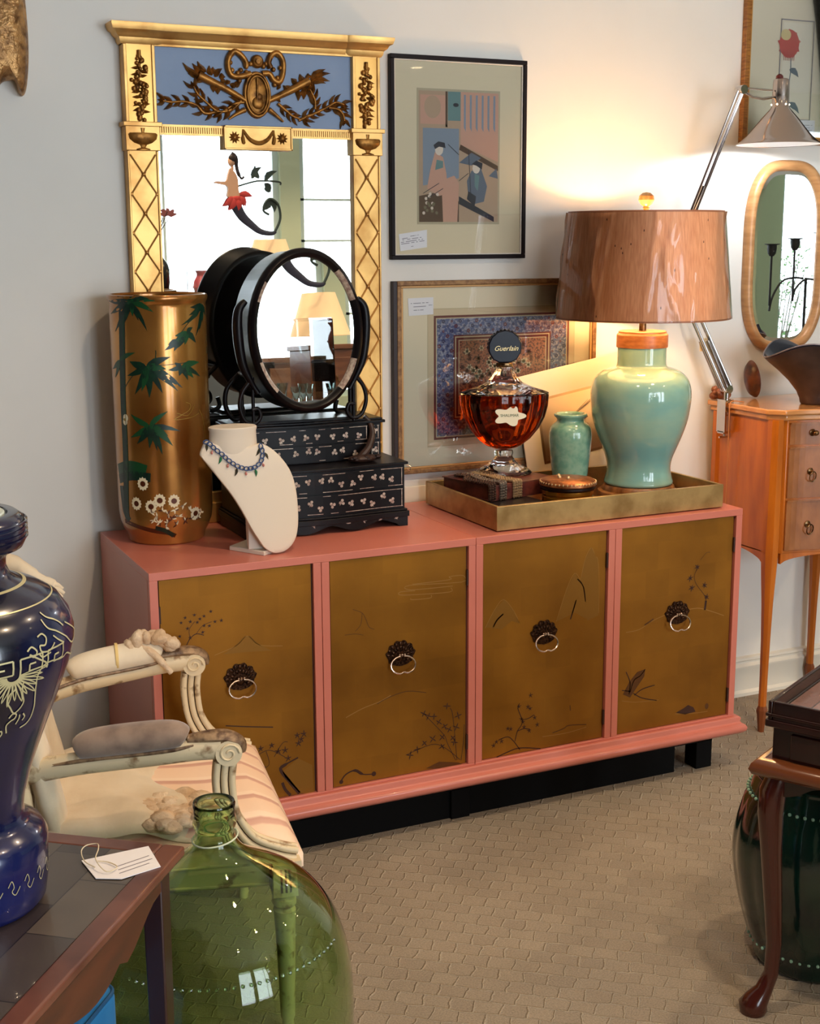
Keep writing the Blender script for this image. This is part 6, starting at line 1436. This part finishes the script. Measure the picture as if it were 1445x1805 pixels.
# white tag on the table
PT = thing('string_tag', 'white clipped corner paper tag with looped string lying on the parquetry table', 'tag', (-0.36, -1.25, TZ+.0015))
tp = [(-0.43,-1.255),(-0.423,-1.323),(-0.389,-1.341),(-0.326,-1.327),(-0.325,-1.25)]
def tl(pts): return [(x+0.36, y+1.25) for x, y in pts]
b = MB(); b.prism(tl(tp), 0.0, .001, ax='Z'); tl_ = tl([(-0.386,-1.298),(-0.333,-1.283),(-0.387,-1.31),(-0.331,-1.295),(-0.388,-1.322),(-0.339,-1.308)])
for i in (0, 2, 4): (xa, ya), (xb, yb) = tl_[i], tl_[i+1]; b.add([(xa, ya, .0012), (xb, yb, .0012), (xb+.0005, yb-.0018, .0012), (xa+.0005, ya-.0018, .0012)], [(0, 1, 2, 3)], 1)
b.build('card', [card_m, ink], PT)
b = MB(); sp_ = tl([(-0.417,-1.291),(-0.428,-1.271),(-0.427,-1.242),(-0.417,-1.23),(-0.401,-1.235),(-0.404,-1.257),(-0.415,-1.29),(-0.407,-1.314),(-0.395,-1.316),(-0.387,-1.304),(-0.396,-1.283),(-0.409,-1.272)])
b.tube(smooth_path([(x, y, .003+.012*math.sin(PI*i/11)*(1 if i < 7 else .2)) for i, (x, y) in enumerate(sp_)], 5), .0009, 6)
b.build('string', mat('natural_string', (206, 190, 160), .8), PT)

# ================================================================ BLUE-BLACK LACQUER JAR
VJ = thing('lacquer_jar', 'large navy lacquer jar with gilt scrollwork and pale disc top on parquetry table', 'jar', (-0.600, -1.314, TZ+.001))
navy_l = mat('navy_lacquer', (14, 24, 78), 0.16, 0.1, noise=(3, (6, 8, 26)), coat=0.5, rnoise=(6, .12, .3))
gilt_l = mat('pale_gilt_line', (196, 186, 140), 0.4, 0.35)
pj = [(0, .0), (.098, .0), (.106, .010), (.110, .035), (.112, .075), (.113, .098), (.106, .112), (.092, .120), (.083, .130), (.082, .142), (.086, .165), (.098, .205), (.116, .252), (.138, .306), (.156, .352), (.165, .385), (.1655, .402), (.160, .424), (.146, .446), (.122, .462), (.096, .472), (.084, .480), (.0795, .492), (.080, .505), (.088, .514), (.104, .520), (.109, .530), (.110, .548), (.106, .560), (.098, .566), (.086, .566), (.084, .562), (0, .562)]
b = MB(); b.lathe(pj, seg=80, m=0)
for z in (.532, .539, .546, .553): b.lathe([(.1095, z), (.1115, z+.001), (.1115, z+.003), (.1095, z+.004)], seg=80, closed=True, m=0)
def jr(z):
    for (r0, z0), (r1, z1) in zip(pj, pj[1:]):
        if z0 <= z <= z1 and z1 > z0: return r0+(r1-r0)*(z-z0)/(z1-z0)
    return .1
def jst(pts, w, n=6):     # pts = (theta, world z)
    q = [(p[0]*.15, p[1]-TZ) for p in sp2(pts, n)]; s = len(b.v); b.ribbon(q, w, 0, 1)
    for i in range(s, len(b.v)):
        x, y, z = b.v[i]; r = jr(z)+.0012; b.v[i] = (r*math.cos(x/.15), r*math.sin(x/.15), z)
JC = '-.6:-1.314:.150'
for q in ([(-0.1819,1.082),(-0.3705,1.087),(-0.5395,1.097),(-0.6063,1.095),(-0.697,1.096),(-0.8138,1.099),(-0.9021,1.097),(-0.9535,1.086),(-0.9565,1.071),(-0.934,1.054),(-0.9082,1.037),(-0.9166,1.022),(-0.961,1.014),(-1.037,1.011)],
          [(-1.333,1.008),(-1.276,1.005),(-1.245,1.009),(-1.252,1.014),(-1.276,1.014)],
          [(-1.263,1.077),(-1.231,1.082),(-1.18,1.082),(-1.18,1.074),(-1.217,1.07),(-1.232,1.058),(-1.196,1.048),(-1.148,1.038),(-1.09,1.043),(-1.063,1.052),(-1.091,1.064),(-1.107,1.077),(-1.094,1.083)],
          [(-1.193,1.032),(-1.159,1.037),(-1.117,1.035),(-1.128,1.029),(-1.164,1.027),(-1.208,1.021),(-1.193,1.009)],
          [(-1.102,1.019),(-1.076,1.027),(-1.077,1.033)], [(-1.038,1.033),(-1.009,1.027),(-1.031,1.022)],
          [(-1.073,1.124),(-1.025,1.128),(-0.9807,1.12),(-1.013,1.114),(-1.053,1.119),(-0.9616,1.109),(-0.8724,1.1)], [(-0.9457,1.138),(-0.8914,1.14),(-0.8531,1.133),(-0.8834,1.125),(-0.9394,1.126),(-0.9307,1.118),(-0.8496,1.115),(-0.8016,1.118),(-0.7664,1.123)],
          [(-0.9576,1.116),(-0.9218,1.11),(-0.8663,1.111),(-0.8214,1.112)], [(-0.8244,1.156),(-0.8009,1.144),(-0.7051,1.136),(-0.5894,1.124),(-0.4286,1.107),(-0.2948,1.117),(-0.5218,1.14)],
          [(-0.7604,1.132),(-0.6958,1.123),(-0.6195,1.116)], [(-0.7886,1.164),(-0.7443,1.156),(-0.6558,1.149),(-0.5674,1.137)]): jst(q, .0022)
for k in range(7):       # peony petals
    for q in ([(-1.197,1.114),(-1.162,1.121),(-1.106,1.125),(-1.04,1.122)][:], ): pass
pc_ = [(-1.204,1.11)][0]
for k in range(16):
    a = PI+PI*k/15; l = .046+.008*(k % 2)
    P_ = lambda rr, aa: (pc_[0]+rr*math.cos(aa)/.15, pc_[1]-.016+rr*.8*math.sin(aa))
    jst([P_(.008, a), P_(l*.6, a+.10), P_(l, a+.03), P_(l*.6, a-.06), P_(.008, a)], .0016, 3)
# greek key band round the shoulder
for k in range(22):
    a0 = 2*PI*k/22; w_ = 2*PI/22*.86; zb = TZ+.372; h = .024
    K = [(0, 0), (0, 1), (.9, 1), (.9, .2), (.35, .2), (.35, .6), (.6, .6)]
    if abs(a0-(pc_[0] % (2*PI))) < .62:
        for i in range(len(K)-1): jst([(a0+K[i][0]*w_, zb+K[i][1]*h), (a0+K[i+1][0]*w_, zb+K[i+1][1]*h)], .0024, 2)
for z in (.470, .452): jst([(2*PI*i/60, TZ+z) for i in range(61)], .0018 if z > .46 else .0012, 1)
for k in range(26):
    a = 2*PI*k/26; jst([(a, TZ+.060), (a+.05, TZ+.068), (a+.08, TZ+.058), (a+.05, TZ+.052), (a+.10, TZ+.046), (a+.17, TZ+.056)], .0014, 4)
b.build('body', [navy_l, gilt_l], VJ, smooth=50)
b = MB(); b.lathe([(0, .5622), (.082, .5622), (.082, .566), (.080, .5675), (0, .568)], seg=64); b.build('disc_top', mat('pale_celadon_disc', (196, 208, 200), 0.25), VJ)

# ================================================================ BLUE STOOL under the table corner
BS = thing('upholstered_stool', 'peacock blue upholstered stool with piped cushion under the parquetry table', 'stool', (-0.652, -1.243, 0), math.radians(231.7))
bv = mat('peacock_blue_velvet', (4, 98, 150), 0.8, sheen=0.05, bump=(200, .1, .001)); 
def cushion(x0, x1, y0, y1, z0, z1, r):
    m = MB(); P_ = []
    for zz, ins in ((z0, r), (z0+r*.4, r*.2), (z0+r, 0), (z1-r, 0), (z1-r*.4, r*.2), (z1, r)):
        ring = []
        for (cx_, cy_, a0) in ((x1-.03, y1-.03, 0), (x0+.03, y1-.03, PI/2), (x0+.03, y0+.03, PI), (x1-.03, y0+.03, 1.5*PI)):
            for k in range(7): a = a0+PI/2*k/6; ring.append((cx_+(.03-ins)*math.cos(a), cy_+(.03-ins)*math.sin(a), zz))
        P_.append(ring)
    n = len(P_[0])
    for rg in P_: m.v += rg
    for i in range(len(P_)-1):
        for k in range(n): k2 = (k+1) % n; m.f.append((i*n+k, i*n+k2, (i+1)*n+k2, (i+1)*n+k)); m.m.append(0)
    m.f.append(tuple(range(n))[::-1]); m.m.append(0); m.f.append(tuple((len(P_)-1)*n+k for k in range(n))); m.m.append(0)
    return m, P_
m, rg = cushion(-.20, .20, -.20, .20, .39, .480, .016); m.build('cushion', bv, BS, smooth=60)
b = MB(); b.tube(rg[4], .0035, 6, closed=True); b.build('piping', mat('deep_blue_piping', (10, 70, 110), .7), BS)
m, rg = cushion(-.195, .195, -.195, .195, .27, .392, .014); m.build('seat_box', bv, BS, smooth=60)
for x in (-.16, .16):
    for y in (-.16, .16): MB().lathe([(0, 0), (.014, 0), (.022, .27), (0, .27)], x, y, 20).build('leg', mah, BS)

# ================================================================ GALLERIED MAHOGANY TABLE AT RIGHT
MT = thing('gallery_table', 'small dark mahogany galleried tray top table with drawer and cabriole legs', 'table', (1.010, -1.110, 0), math.radians(28.2))
# local corner at origin, +x along the back edge, -y towards the viewer's side
MZ = .71; ML, MW = .62, .42
dm = mat('dark_mahogany', (44, 15, 11), 0.24, 0, noise=(6, (26, 9, 8)), stretch=(1, 1, 4), coat=0.5)
b = MB(); b.box(.012, ML-.012, -MW+.012, -.012, MZ-.040, MZ-.030, 0); b.build('top', mat('polished_tray_top', (128, 100, 96), 0.22, 0, noise=(5, (110, 80, 74)), coat=.6), MT)
b = MB(); b.box(.06, ML-.06, -MW+.06, -.06, MZ-.0300, MZ-.0297); b.box(.0625, ML-.0625, -MW+.0625, -.0625, MZ-.0298, MZ-.0295, 1); b.build('stringing', [mat('ebony_line', (20, 10, 10), .4), mat('tray_field', (134, 108, 106), 0.2, coat=.6)], MT)
b = MB()
for (x0, x1, y0, y1) in ((0, ML, -.010, 0), (0, ML, -MW, -MW+.010), (0, .010, -MW+.01, -.01), (ML-.010, ML, -MW+.01, -.01)):
    b.box(x0, x1, y0, y1, MZ-.055, MZ); b.box(x0-.004, x1+.004, y0-.004, y1+.004, MZ-.034, MZ-.026)
b.box(-.004, ML+.004, -MW-.004, .004, MZ-.056, MZ-.040)
b.build('gallery', dm, MT, bevel=.003)
b = MB(); b.box(.010, ML-.010, -MW+.010, -.010, MZ-0.128, MZ-.054); b.build('case', dm, MT, bevel=.002)
b = MB(); b.box(.004, .010, -MW+.05, -.05, MZ-0.120, MZ-.066); dr = b.build('drawer', dm, MT, bevel=.002)
b = MB(); b.ell((-.004, -MW/2, MZ-0.100), (.010, .010, .010), 14, 8); b.build('knob', brass, dr)
b = MB()
pr = [(.0, MZ-0.126), (.012, MZ-0.128), (.022, MZ-0.136), (.026, MZ-0.148), (.020, MZ-0.160), (.006, MZ-0.166), (-.02, MZ-0.166)]
cs = [(0, 0, -1, 1), (ML, 0, 1, 1), (ML, -MW, 1, -1), (0, -MW, -1, -1)]
for (x, y, nx, ny) in cs:
    for d, z in pr: b.v.append((x+nx*d, y+ny*d, z))
for i in range(4):
    j = (i+1) % 4
    for q in range(6): b.f.append((i*7+q, j*7+q, j*7+q+1, i*7+q+1)); b.m.append(0)
b.box(.0, ML, -MW, 0, MZ-0.164, MZ-0.127)
b.build('moulding', mat('mahogany_moulding', (112, 62, 34), 0.25, 0, coat=.5), MT, smooth=50)
b = MB(); n = 30
for i in range(n):
    t0, t1 = i/n, (i+1)/n
    def za(t): return MZ-0.166-.028-.022*math.cos(2*PI*t*2)*(1 if .1 < t < .9 else .6)
    b.hexa([(.008, -.03-t0*(MW-.06), za(t0)), (.022, -.03-t0*(MW-.06), za(t0)), (.022, -.03-t1*(MW-.06), za(t1)), (.008, -.03-t1*(MW-.06), za(t1))], [(.008, -.03-t0*(MW-.06), MZ-0.164), (.022, -.03-t0*(MW-.06), MZ-0.164), (.022, -.03-t1*(MW-.06), MZ-0.164), (.008, -.03-t1*(MW-.06), MZ-0.164)])
    b.hexa([(.03+t0*(ML-.06), -.022, za(t0)), (.03+t1*(ML-.06), -.022, za(t1)), (.03+t1*(ML-.06), -.008, za(t1)), (.03+t0*(ML-.06), -.008, za(t0))], [(.03+t0*(ML-.06), -.022, MZ-0.164), (.03+t1*(ML-.06), -.022, MZ-0.164), (.03+t1*(ML-.06), -.008, MZ-0.164), (.03+t0*(ML-.06), -.008, MZ-0.164)])
b.build('apron', dm, MT, smooth=50)
for (x, y, sx, sy) in ((.02, -.02, -1, 1), (ML-.02, -.02, 1, 1), (.02, -MW+.02, -1, -1), (ML-.02, -MW+.02, 1, -1)):
    b = MB(); pts = []; rr = []
    for z, o_, r in ((.54, -.002, .024), (.51, .006, .028), (.46, .008, .027), (.38, .004, .0225), (.26, -.004, .0195), (.16, -.010, .0165), (.09, -.008, .0160), (.05, .004, .019), (.028, .016, .026), (.014, .022, .032), (.0, .022, .028)):
        pts.append((x+sx*o_*.9, y+sy*o_*.9, z)); rr.append(r)
    b.tube(pts, rr, 16); b.build('leg', mat('glossy_mahogany_leg', (66, 22, 14), 0.2, 0, coat=.5), MT, smooth=70)

# ================================================================ GREEN GARDEN STOOL
GS = thing('garden_stool', 'dark green glazed barrel garden stool with ribs and bead rows under table', 'stool', (1.285, -0.985, 0))
gz = mat('dark_green_glaze', (6, 52, 36), 0.14, 0, noise=(7, (3, 18, 26), .3, .7), coat=.6, bump=(9, .35, .01)); pale_glaze = mat('pale_glaze_bead', (150, 190, 165), .2, coat=.5)
b = MB(); pr = [(0, 0), (.125, 0), (.135, .010), (.137, .03), (.150, .07), (.172, .15), (.184, .22), (.187, .27), (.182, .32), (.170, .37), (.155, .42), (.146, .445), (.142, .46), (.10, .468), (0, .47)]
def rib(a, z): return 1+(.030*abs(math.sin(7*a+2.2*(z-.2)))**.8 if .05 < z < .39 else 0)
prs = [(0, 0)]+[tuple(p) for p in sp2(pr[1:-1], 3)]+[(0, .47)]
b.lathe(prs, seg=112, rf=rib)
for k in range(9):          # raised swirling dragon relief on the side facing the room
    a = 4.35+.10*k; sc_ = 0.188
    b.tube(smooth_path([(sc_*math.cos(a+.05*math.sin(k)), sc_*math.sin(a+.05*math.sin(k)), .30-.01*k), (.194*math.cos(a+.07), .194*math.sin(a+.07), .27-.012*k), (sc_*math.cos(a+.16), sc_*math.sin(a+.16), .24+.02*math.sin(k*2))], 5), [.004]*5+[.009]*5+[.003], 8)
b.build('body', gz, GS, smooth=60)
for (z, R, nb_) in ((.408, .163, 60), (.055, .148, 48)):
    b = MB()
    for k in range(nb_): a = 2*PI*k/nb_; b.ell((R*math.cos(a), R*math.sin(a), z), (.0042, .0042, .0042), 6, 4)
    b.build('bead_row', pale_glaze, GS)

# ================================================================ GILT WALL SCULPTURE, upper corner
GW = thing('wall_sculpture', 'hammered gilt pointed lobe wall sculpture hanging to the side of the pier mirror', 'sculpture', (-0.20, 0.52, 2.30))
hg_m = mat('hammered_gilt', (196, 150, 96), 0.38, 0.7, noise=(40, (120, 84, 50), .35, .6), bump=(55, 1.0, .008))
b = MB(); n = 40
ol = [(-0.267,2.321),(-0.128,2.331),(-0.123,2.277),(-0.12,2.209),(-0.12,2.139),(-0.124,2.084),(-0.132,2.034),(-0.142,2.017),(-0.15,2.029),(-0.157,2.054),(-0.171,2.055),(-0.188,2.051),(-0.203,2.036),(-0.215,2.018),(-0.224,2.012),(-0.234,2.037),(-0.258,2.053),(-0.286,2.042),(-0.298,2.103),(-0.291,2.212)]
ol = sp2([(x+.20, z-2.30) for x, z in ol], 3, closed=True); cxs = sum(p[0] for p in ol)/len(ol); czs = sum(p[1] for p in ol)/len(ol)
lv = []
for sc, y in ((1, .03), (1.0, .012), (.95, -.004), (.82, -.020), (.6, -.034), (.3, -.042)):
    lv.append(len(b.v))
    for x, z in ol: b.v.append((cxs+(x-cxs)*sc, y, czs+(z-czs)*sc))
m_ = len(ol)
for i in range(len(lv)-1):
    for k in range(m_): k2 = (k+1) % m_; b.f.append((lv[i]+k, lv[i]+k2, lv[i+1]+k2, lv[i+1]+k)); b.m.append(0)
b.f.append(tuple(lv[-1]+k for k in range(m_))); b.m.append(0); b.f.append(tuple(lv[0]+k for k in range(m_))[::-1]); b.m.append(0)
sc_ = b.build('body', hg_m, GW, smooth=50)
b = MB(); r4 = random.Random(8)
for k in range(150):
    x = -.10+.20*r4.random(); z = -.12+.33*r4.random(); 
    b.ell((x, .008-.040*(1-(x-cxs)**2/.012 if abs(x-cxs) < .1 else 0)*.8-.006, z), (.004+.004*r4.random(), .005, .003+.003*r4.random()), 6, 4)

# ================================================================ THINGS BEHIND THE CAMERA, SEEN ONLY IN THE MIRRORS
# display cabinet with a red vase
DC = thing('display_table', 'dark side table in the shop window reflected in the pier mirror', 'table', (1.02, -2.95, 0))
b = MB(); b.box(-.24, .36, -.10, .34, 1.28, 1.31); b.box(-.22, .34, -.08, .32, 1.20, 1.28); b.build('top', black_matt, DC, bevel=.002)
for x in (-.20, .32):
    for y in (-.06, .30): MB().tube([(x, y, 0), (x, y, 1.22)], .014, 10).build('leg', black_matt, DC)
RV = thing('red_vase', 'small glossy red vase reflected in the pier mirror', 'vase', (1.28, -2.72, 1.3105))
b = MB(); b.lathe([(0, 0), (.022, 0), (.020, .02), (.035, .05), (.045, .09), (.040, .12), (.026, .145), (.024, .16), (.040, .185), (.038, .187), (.02, .16), (0, .15)], seg=40); b.lathe([(.047, .085), (.049, .09), (.047, .095)], seg=40, closed=True); b.build('body', mat('red_glaze', (196, 20, 24), .15, coat=.5), RV, smooth=60)
DV = thing('dark_vessel', 'black rounded vase reflected beside the red vase', 'vase', (1.06, -2.78, 1.3105))
b = MB(); b.lathe([(0, 0), (.04, 0), (.035, .02), (.06, .08), (.075, .15), (.06, .21), (.03, .25), (.035, .27), (.0, .265)], seg=40); b.build('body', black, DV, smooth=60)
b = MB()
for k in range(7):
    a = k*.9; b.tube(smooth_path([(0, 0, .25), (.02*math.cos(a), .02*math.sin(a), .36), (.06*math.cos(a)+.02, .06*math.sin(a), .45+.03*(k % 3))], 5), .0025, 6)
b.build('twigs', mat('dark_twig', (66, 40, 36), .7), DV)
b = MB()
for k in range(14): a = k*.8; b.blade((0, .0), (.05*math.cos(a), .035*abs(math.sin(a))+.005), .022, .001*k, 0)
b.xf(lambda p: (p.x+.07, p.y, p.z+.46)); b.build('flower', mat('maroon_petal', (132, 72, 74), .7), DV)
# mermaid sign hanging in the window
MM = thing('mermaid_ornament', 'hanging painted wooden mermaid cutout with iron scrolls, reflected in pier mirror', 'ornament', (1.45, -2.5, 1.85))
skin = mat('painted_flesh', (214, 170, 142), .6); hair = mat('painted_dark_hair', (40, 22, 20), .6); tailm = mat('painted_indigo_tail', (36, 38, 62), .5); redm = mat('painted_red_scale', (190, 54, 52), .5); irn = mat('dark_green_iron', (56, 70, 66), .5, .5)
def MR(pts): return [(x-1.45, z-1.85) for x, z in pts]
# outlines in the plane y = -2.5, x grows with reflected x
body_o = sp2(MR([(1.385, 2.00), (1.37, 1.96), (1.36, 1.935), (1.31, 1.935), (1.30, 1.925), (1.36, 1.915), (1.37, 1.89), (1.365, 1.86), (1.40, 1.845), (1.43, 1.86), (1.425, 1.90), (1.425, 1.94), (1.415, 1.97), (1.40, 1.99)]), 2, closed=True)
b = MB(); b.prism(body_o, -.012, .012); b.ell((-.055, 0, .185), (.021, .014, .028), 14, 9); b.tube([(-.052, 0, .16), (-.052, 0, .14)], .009, 8); b.build('torso', skin, MM, smooth=50)
b = MB(); b.tube(smooth_path([(-.055, 0, .22), (-.035, 0, .205), (-.03, 0, .17), (-.022, 0, .13), (-.005, 0, .10), (.01, 0, .11)], 5), [.014]*10+[.010]*8+[.006]*8, 8); b.ell((-.048, .004, .20), (.024, .014, .022), 12, 8); b.build('hair', hair, MM, smooth=60)
b = MB(); q = smooth_path([(-.05, 0, .0), (-.035, 0, -.04), (-.005, 0, -.09), (.04, 0, -.13), (.09, 0, -.165), (.15, 0, -.175), (.175, 0, -.165)], 5); b.tube(q, [.034-.0009*i for i in range(len(q))], 12, flat=.5); b.build('tail', tailm, MM, smooth=60)
b = MB()
for (x, z, dx, dz) in ((-.06, .01, -.05, -.05), (-.05, .0, -.03, -.06), (-.03, .0, .0, -.06), (-.02, .01, .03, -.05), (-.02, .02, .07, -.01), (-.04, .01, .02, -.03)): b.blade((x, z), (x+dx, z+dz), .035, -.012, 0, .1, .005); b.blade((x, z), (x+dx, z+dz), .035, .016, 0, .1, -.005)
b.ell((-.035, 0, .0), (.045, .018, .018), 12, 8); b.build('scalloped_skirt', redm, MM, smooth=60)
b = MB(); b.tube(smooth_path([(-.03, 0, .06), (.06, 0, .085), (.12, 0, .09), (.20, 0, .085), (.205, 0, .07)], 5), .005, 8)
b.tube(smooth_path([(.17, 0, -.165), (.20, 0, -.10), (.19, 0, -.03), (.15, 0, .0), (.12, 0, -.02), (.11, 0, -.06), (.14, 0, -.08)], 5), .007, 8)
for (x, z, dx, dz) in ((.05, .10, .06, .06), (.09, .10, -.02, .07), (.12, .09, .07, .05), (.15, .0, -.05, -.06), (.15, .0, .02, -.07), (.14, .03, .0, .05), (.12, .08, .03, -.05)): b.blade((x, z), (x+dx, z+dz), .035, -.002, 0, .15, .004)
b.tube([(-.05, 0, .21), (-.05, 0, 1.05)], .0015, 6); b.tube([(.12, 0, .09), (.12, 0, 1.05)], .0015, 6)
b.build('iron_scroll', irn, MM, smooth=60)
# lamp with cream shade on a small wooden cabinet
KC = thing('wooden_cabinet', 'small walnut cabinet with brass bail handle reflected in the oval glass', 'cabinet', (1.72, -2.72, 0))
b = MB(); b.box(-.17, .17, -.16, .16, .08, 1.36); b.box(-.18, .18, -.17, .17, 1.36, 1.385); b.build('body', mat('walnut', (122, 76, 46), .4, noise=(8, (92, 52, 30)), stretch=(1, 1, 4)), KC, bevel=.003)
for x in (-.15, .15):
    for y in (-.14, .14): MB().box(x-.02, x+.02, y-.02, y+.02, 0, .08).build('leg', mah, KC)
for z in (.74, .98, 1.22):
    d = MB(); d.box(-.15, .15, .16, .172, z-.10, z+.10); dw = d.build('drawer', mat('walnut', (0, 0, 0)), KC, bevel=.003)
    h = MB(); h.tube(smooth_path([(-.04, .176, z+.01), (-.035, .19, z-.02), (0, .194, z-.03), (.035, .19, z-.02), (.04, .176, z+.01)], 5), .004, 8); h.build('bail', brass, dw)
CL = thing('cream_lamp', 'table lamp with tapered cream shade reflected in both mirrors', 'lamp', (1.66, -2.70, 1.3855))
b = MB(); b.lathe([(0, 0), (.05, 0), (.05, .010), (.02, .018), (.03, .04), (.012, .06), (.010, .14), (0, .14)], seg=32); b.build('base', brass, CL, smooth=50)
b = MB(); b.lathe([(.155, .045), (.085, .26), (.083, .26), (.153, .045)], seg=56, closed=True); b.build('lamp_shade', mat('cream_fabric_shade', (236, 206, 166), .7, emit=((255, 200, 140), .35)), CL, smooth=60)
WD = thing('wooden_dresser', 'wide pale wooden dresser behind the glass showcase, seen in the oval glass', 'dresser', (1.62, -3.45, 0))
b = MB(); b.box(-.45, .30, -.20, .20, .06, 1.30); b.box(-.47, .32, -.22, .22, 1.30, 1.33); b.box(-.43, .28, -.18, .18, 0, .06); b.build('body', mat('pale_walnut', (150, 112, 84), .45, noise=(7, (120, 84, 60)), stretch=(1, 1, 4)), WD, bevel=.003)
for z in (.50, .82, 1.14):
    for x in (-.26, .11):
        d = MB(); d.box(x-.17, x+.17, .20, .212, z-.13, z+.13); dw = d.build('drawer', mat('pale_walnut', (0, 0, 0)), WD, bevel=.003); h = MB(); h.ell((x, .222, z), (.012, .012, .012), 12, 8); h.build('knob', brass, dw)
# glass showcase
GC = thing('glass_showcase', 'glass showcase with mid shelf of crystal, reflected in the oval glass', 'display case', (1.28, -2.30, 0))
gl = glass_mat('showcase_glass', (226, 244, 240), 0.0, 1.45)
b = MB(); b.box(-.24, .24, -.16, .16, .0, 1.12); b.build('plinth', mat('pale_wood_plinth', (98, 108, 116), .5), GC, bevel=.003)
for z in (1.30, 1.50): MB().box(-.235, .235, -.155, .155, z, z+.006).build('shelf', pane_mat(), GC)
for (x0, x1, y0, y1) in ((-.24, .24, .156, .16), (-.24, .24, -.16, -.156), (-.24, -.236, -.156, .156), (.236, .24, -.156, .156)): MB().box(x0, x1, y0, y1, 1.122, 1.50).build('pane', pane_mat(), GC)
r3 = random.Random(6)
for i in range(9):
    x = -.18+.36*(i/8); y = -.07+.12*r3.random(); h = .05+.05*r3.random(); b = MB(); b.lathe([(0, 0), (.016, 0), (.018, h*.5), (.026, h), (.024, h), (.014, h*.4), (0, .006)], seg=16)
    o = tag(b.build('crystal_glass', gl, smooth=60), 'small clear crystal glass, one of a row reflected in the oval glass', 'glass', 'crystal glasses in the showcase'); o.location = (1.28+x, -2.30+y, 1.1205)
# black iron candelabra
IC = thing('iron_candelabra', 'black wrought iron candelabra reflected in the hourglass mirror', 'candelabra', (4.36, -1.7, 0))
b = MB()
def cup(x, y, z): b.lathe([(0, z-.06), (.012, z-.06), (.022, z-.045), (.026, z-.02), (.026, z), (.042, z+.004), (.042, z+.007), (0, z+.007)], x, y, 24)
irb = mat('black_iron', (10, 10, 14), .6)
cup(-.13, 0, 1.60); cup(0.03, 0, 1.63); cup(.21, 0, 1.66)
b.tube([(-.13, 0, 1.54), (-.13, 0, 1.27)], .006, 8); b.tube([(.03, 0, 1.57), (.03, 0, 1.30)], .006, 8); b.tube([(.21, 0, 1.60), (.21, 0, 1.38)], .006, 8)
b.tube(smooth_path([(-.13, 0, 1.24), (-.11, 0, 1.32), (-.05, 0, 1.40), (.03, 0, 1.42), (.10, 0, 1.415)], 6), .006, 8); b.tube(smooth_path([(.03, 0, 1.29), (.05, 0, 1.36), (.12, 0, 1.41), (.21, 0, 1.40)], 6), .006, 8)
b.build('arms', irb, IC, smooth=50)
b = MB(); b.tube([(.12, 0, 1.42), (.12, 0, .03)], .008, 8); b.lathe([(0, 0), (.14, 0), (.14, .012), (.02, .03), (0, .03)], .12, 0, 32); b.build('stand', irb, IC)
# shrub outside the far window
SB = thing('shrub', 'leafy green shrub outside the shop window, reflected in the hourglass mirror', 'shrub', (8.15, -6.30, 0))
b = MB()
for k in range(12): a = k*.55; b.tube([(0, 0, 0), (.1*math.cos(a), .1*math.sin(a), .5), (.35*math.cos(a), .2*math.sin(a), 1.2+.25*(k % 3))], [.012, .009, .004], 6)
b.build('stems', mat('bark', (70, 54, 38), .8), SB)
b = MB(); r2 = random.Random(12)
for k in range(900):
    a = r2.random()*2*PI; rr = .42*math.sqrt(r2.random()); x = rr*math.cos(a); y = .4*rr*math.sin(a); z = .35+1.2*r2.random(); dx = .05*(r2.random()-.5)*2; dz = .05*(r2.random()-.3)
    b.add([(x, y, z), (x+dx*.5-dz*.3, y+.01, z+dz*.5+dx*.3), (x+dx, y, z+dz), (x+dx*.5+dz*.3, y-.01, z+dz*.5-dx*.3)], [(0, 1, 2, 3)])
o = b.build('foliage', mat('shrub_leaf', (96, 150, 70), .6), SB, smooth=None); o['kind'] = 'stuff'

# ================================================================ CEILING SPOT LAMPS
cs0 = None
for i, (x, y) in enumerate(SPOTS):
    if cs0 is None:
        cs0 = thing('ceiling_spotlight', 'round white ceiling spotlight with a bright warm bulb face', 'ceiling light', (x, y, 2.9), 0, 'ceiling spotlights')
        b = MB(); b.lathe([(.045, 0), (.045, -.10), (.041, -.10), (.041, 0)], seg=32, closed=True); can = b.build('can', mat('white_metal', (220, 220, 216), .4), cs0)
        b = MB(); b.lathe([(0, -.085), (.040, -.085), (.040, -.080), (0, -.080)], seg=32); fac = b.build('bulb_face', mat('bulb_face', (255, 240, 215), .5, emit=((255, 226, 180), 60)), cs0)
        r = cs0
    else:
        r = cs0.copy(); COL.objects.link(r); r.location = (x, y, 2.9)
        for c_ in (can, fac): d = c_.copy(); COL.objects.link(d); d.parent = r
    l = bpy.data.lights.new('ceiling_spot_light', 'SPOT'); l.energy = SPOT_POWER; l.color = (1.0, 0.74, 0.48); l.shadow_soft_size = .04; l.spot_size = math.radians(125); l.spot_blend = .6
    o = bpy.data.objects.new('spot_light', l); COL.objects.link(o); o.parent = r; o.location = (0, 0, -.105)
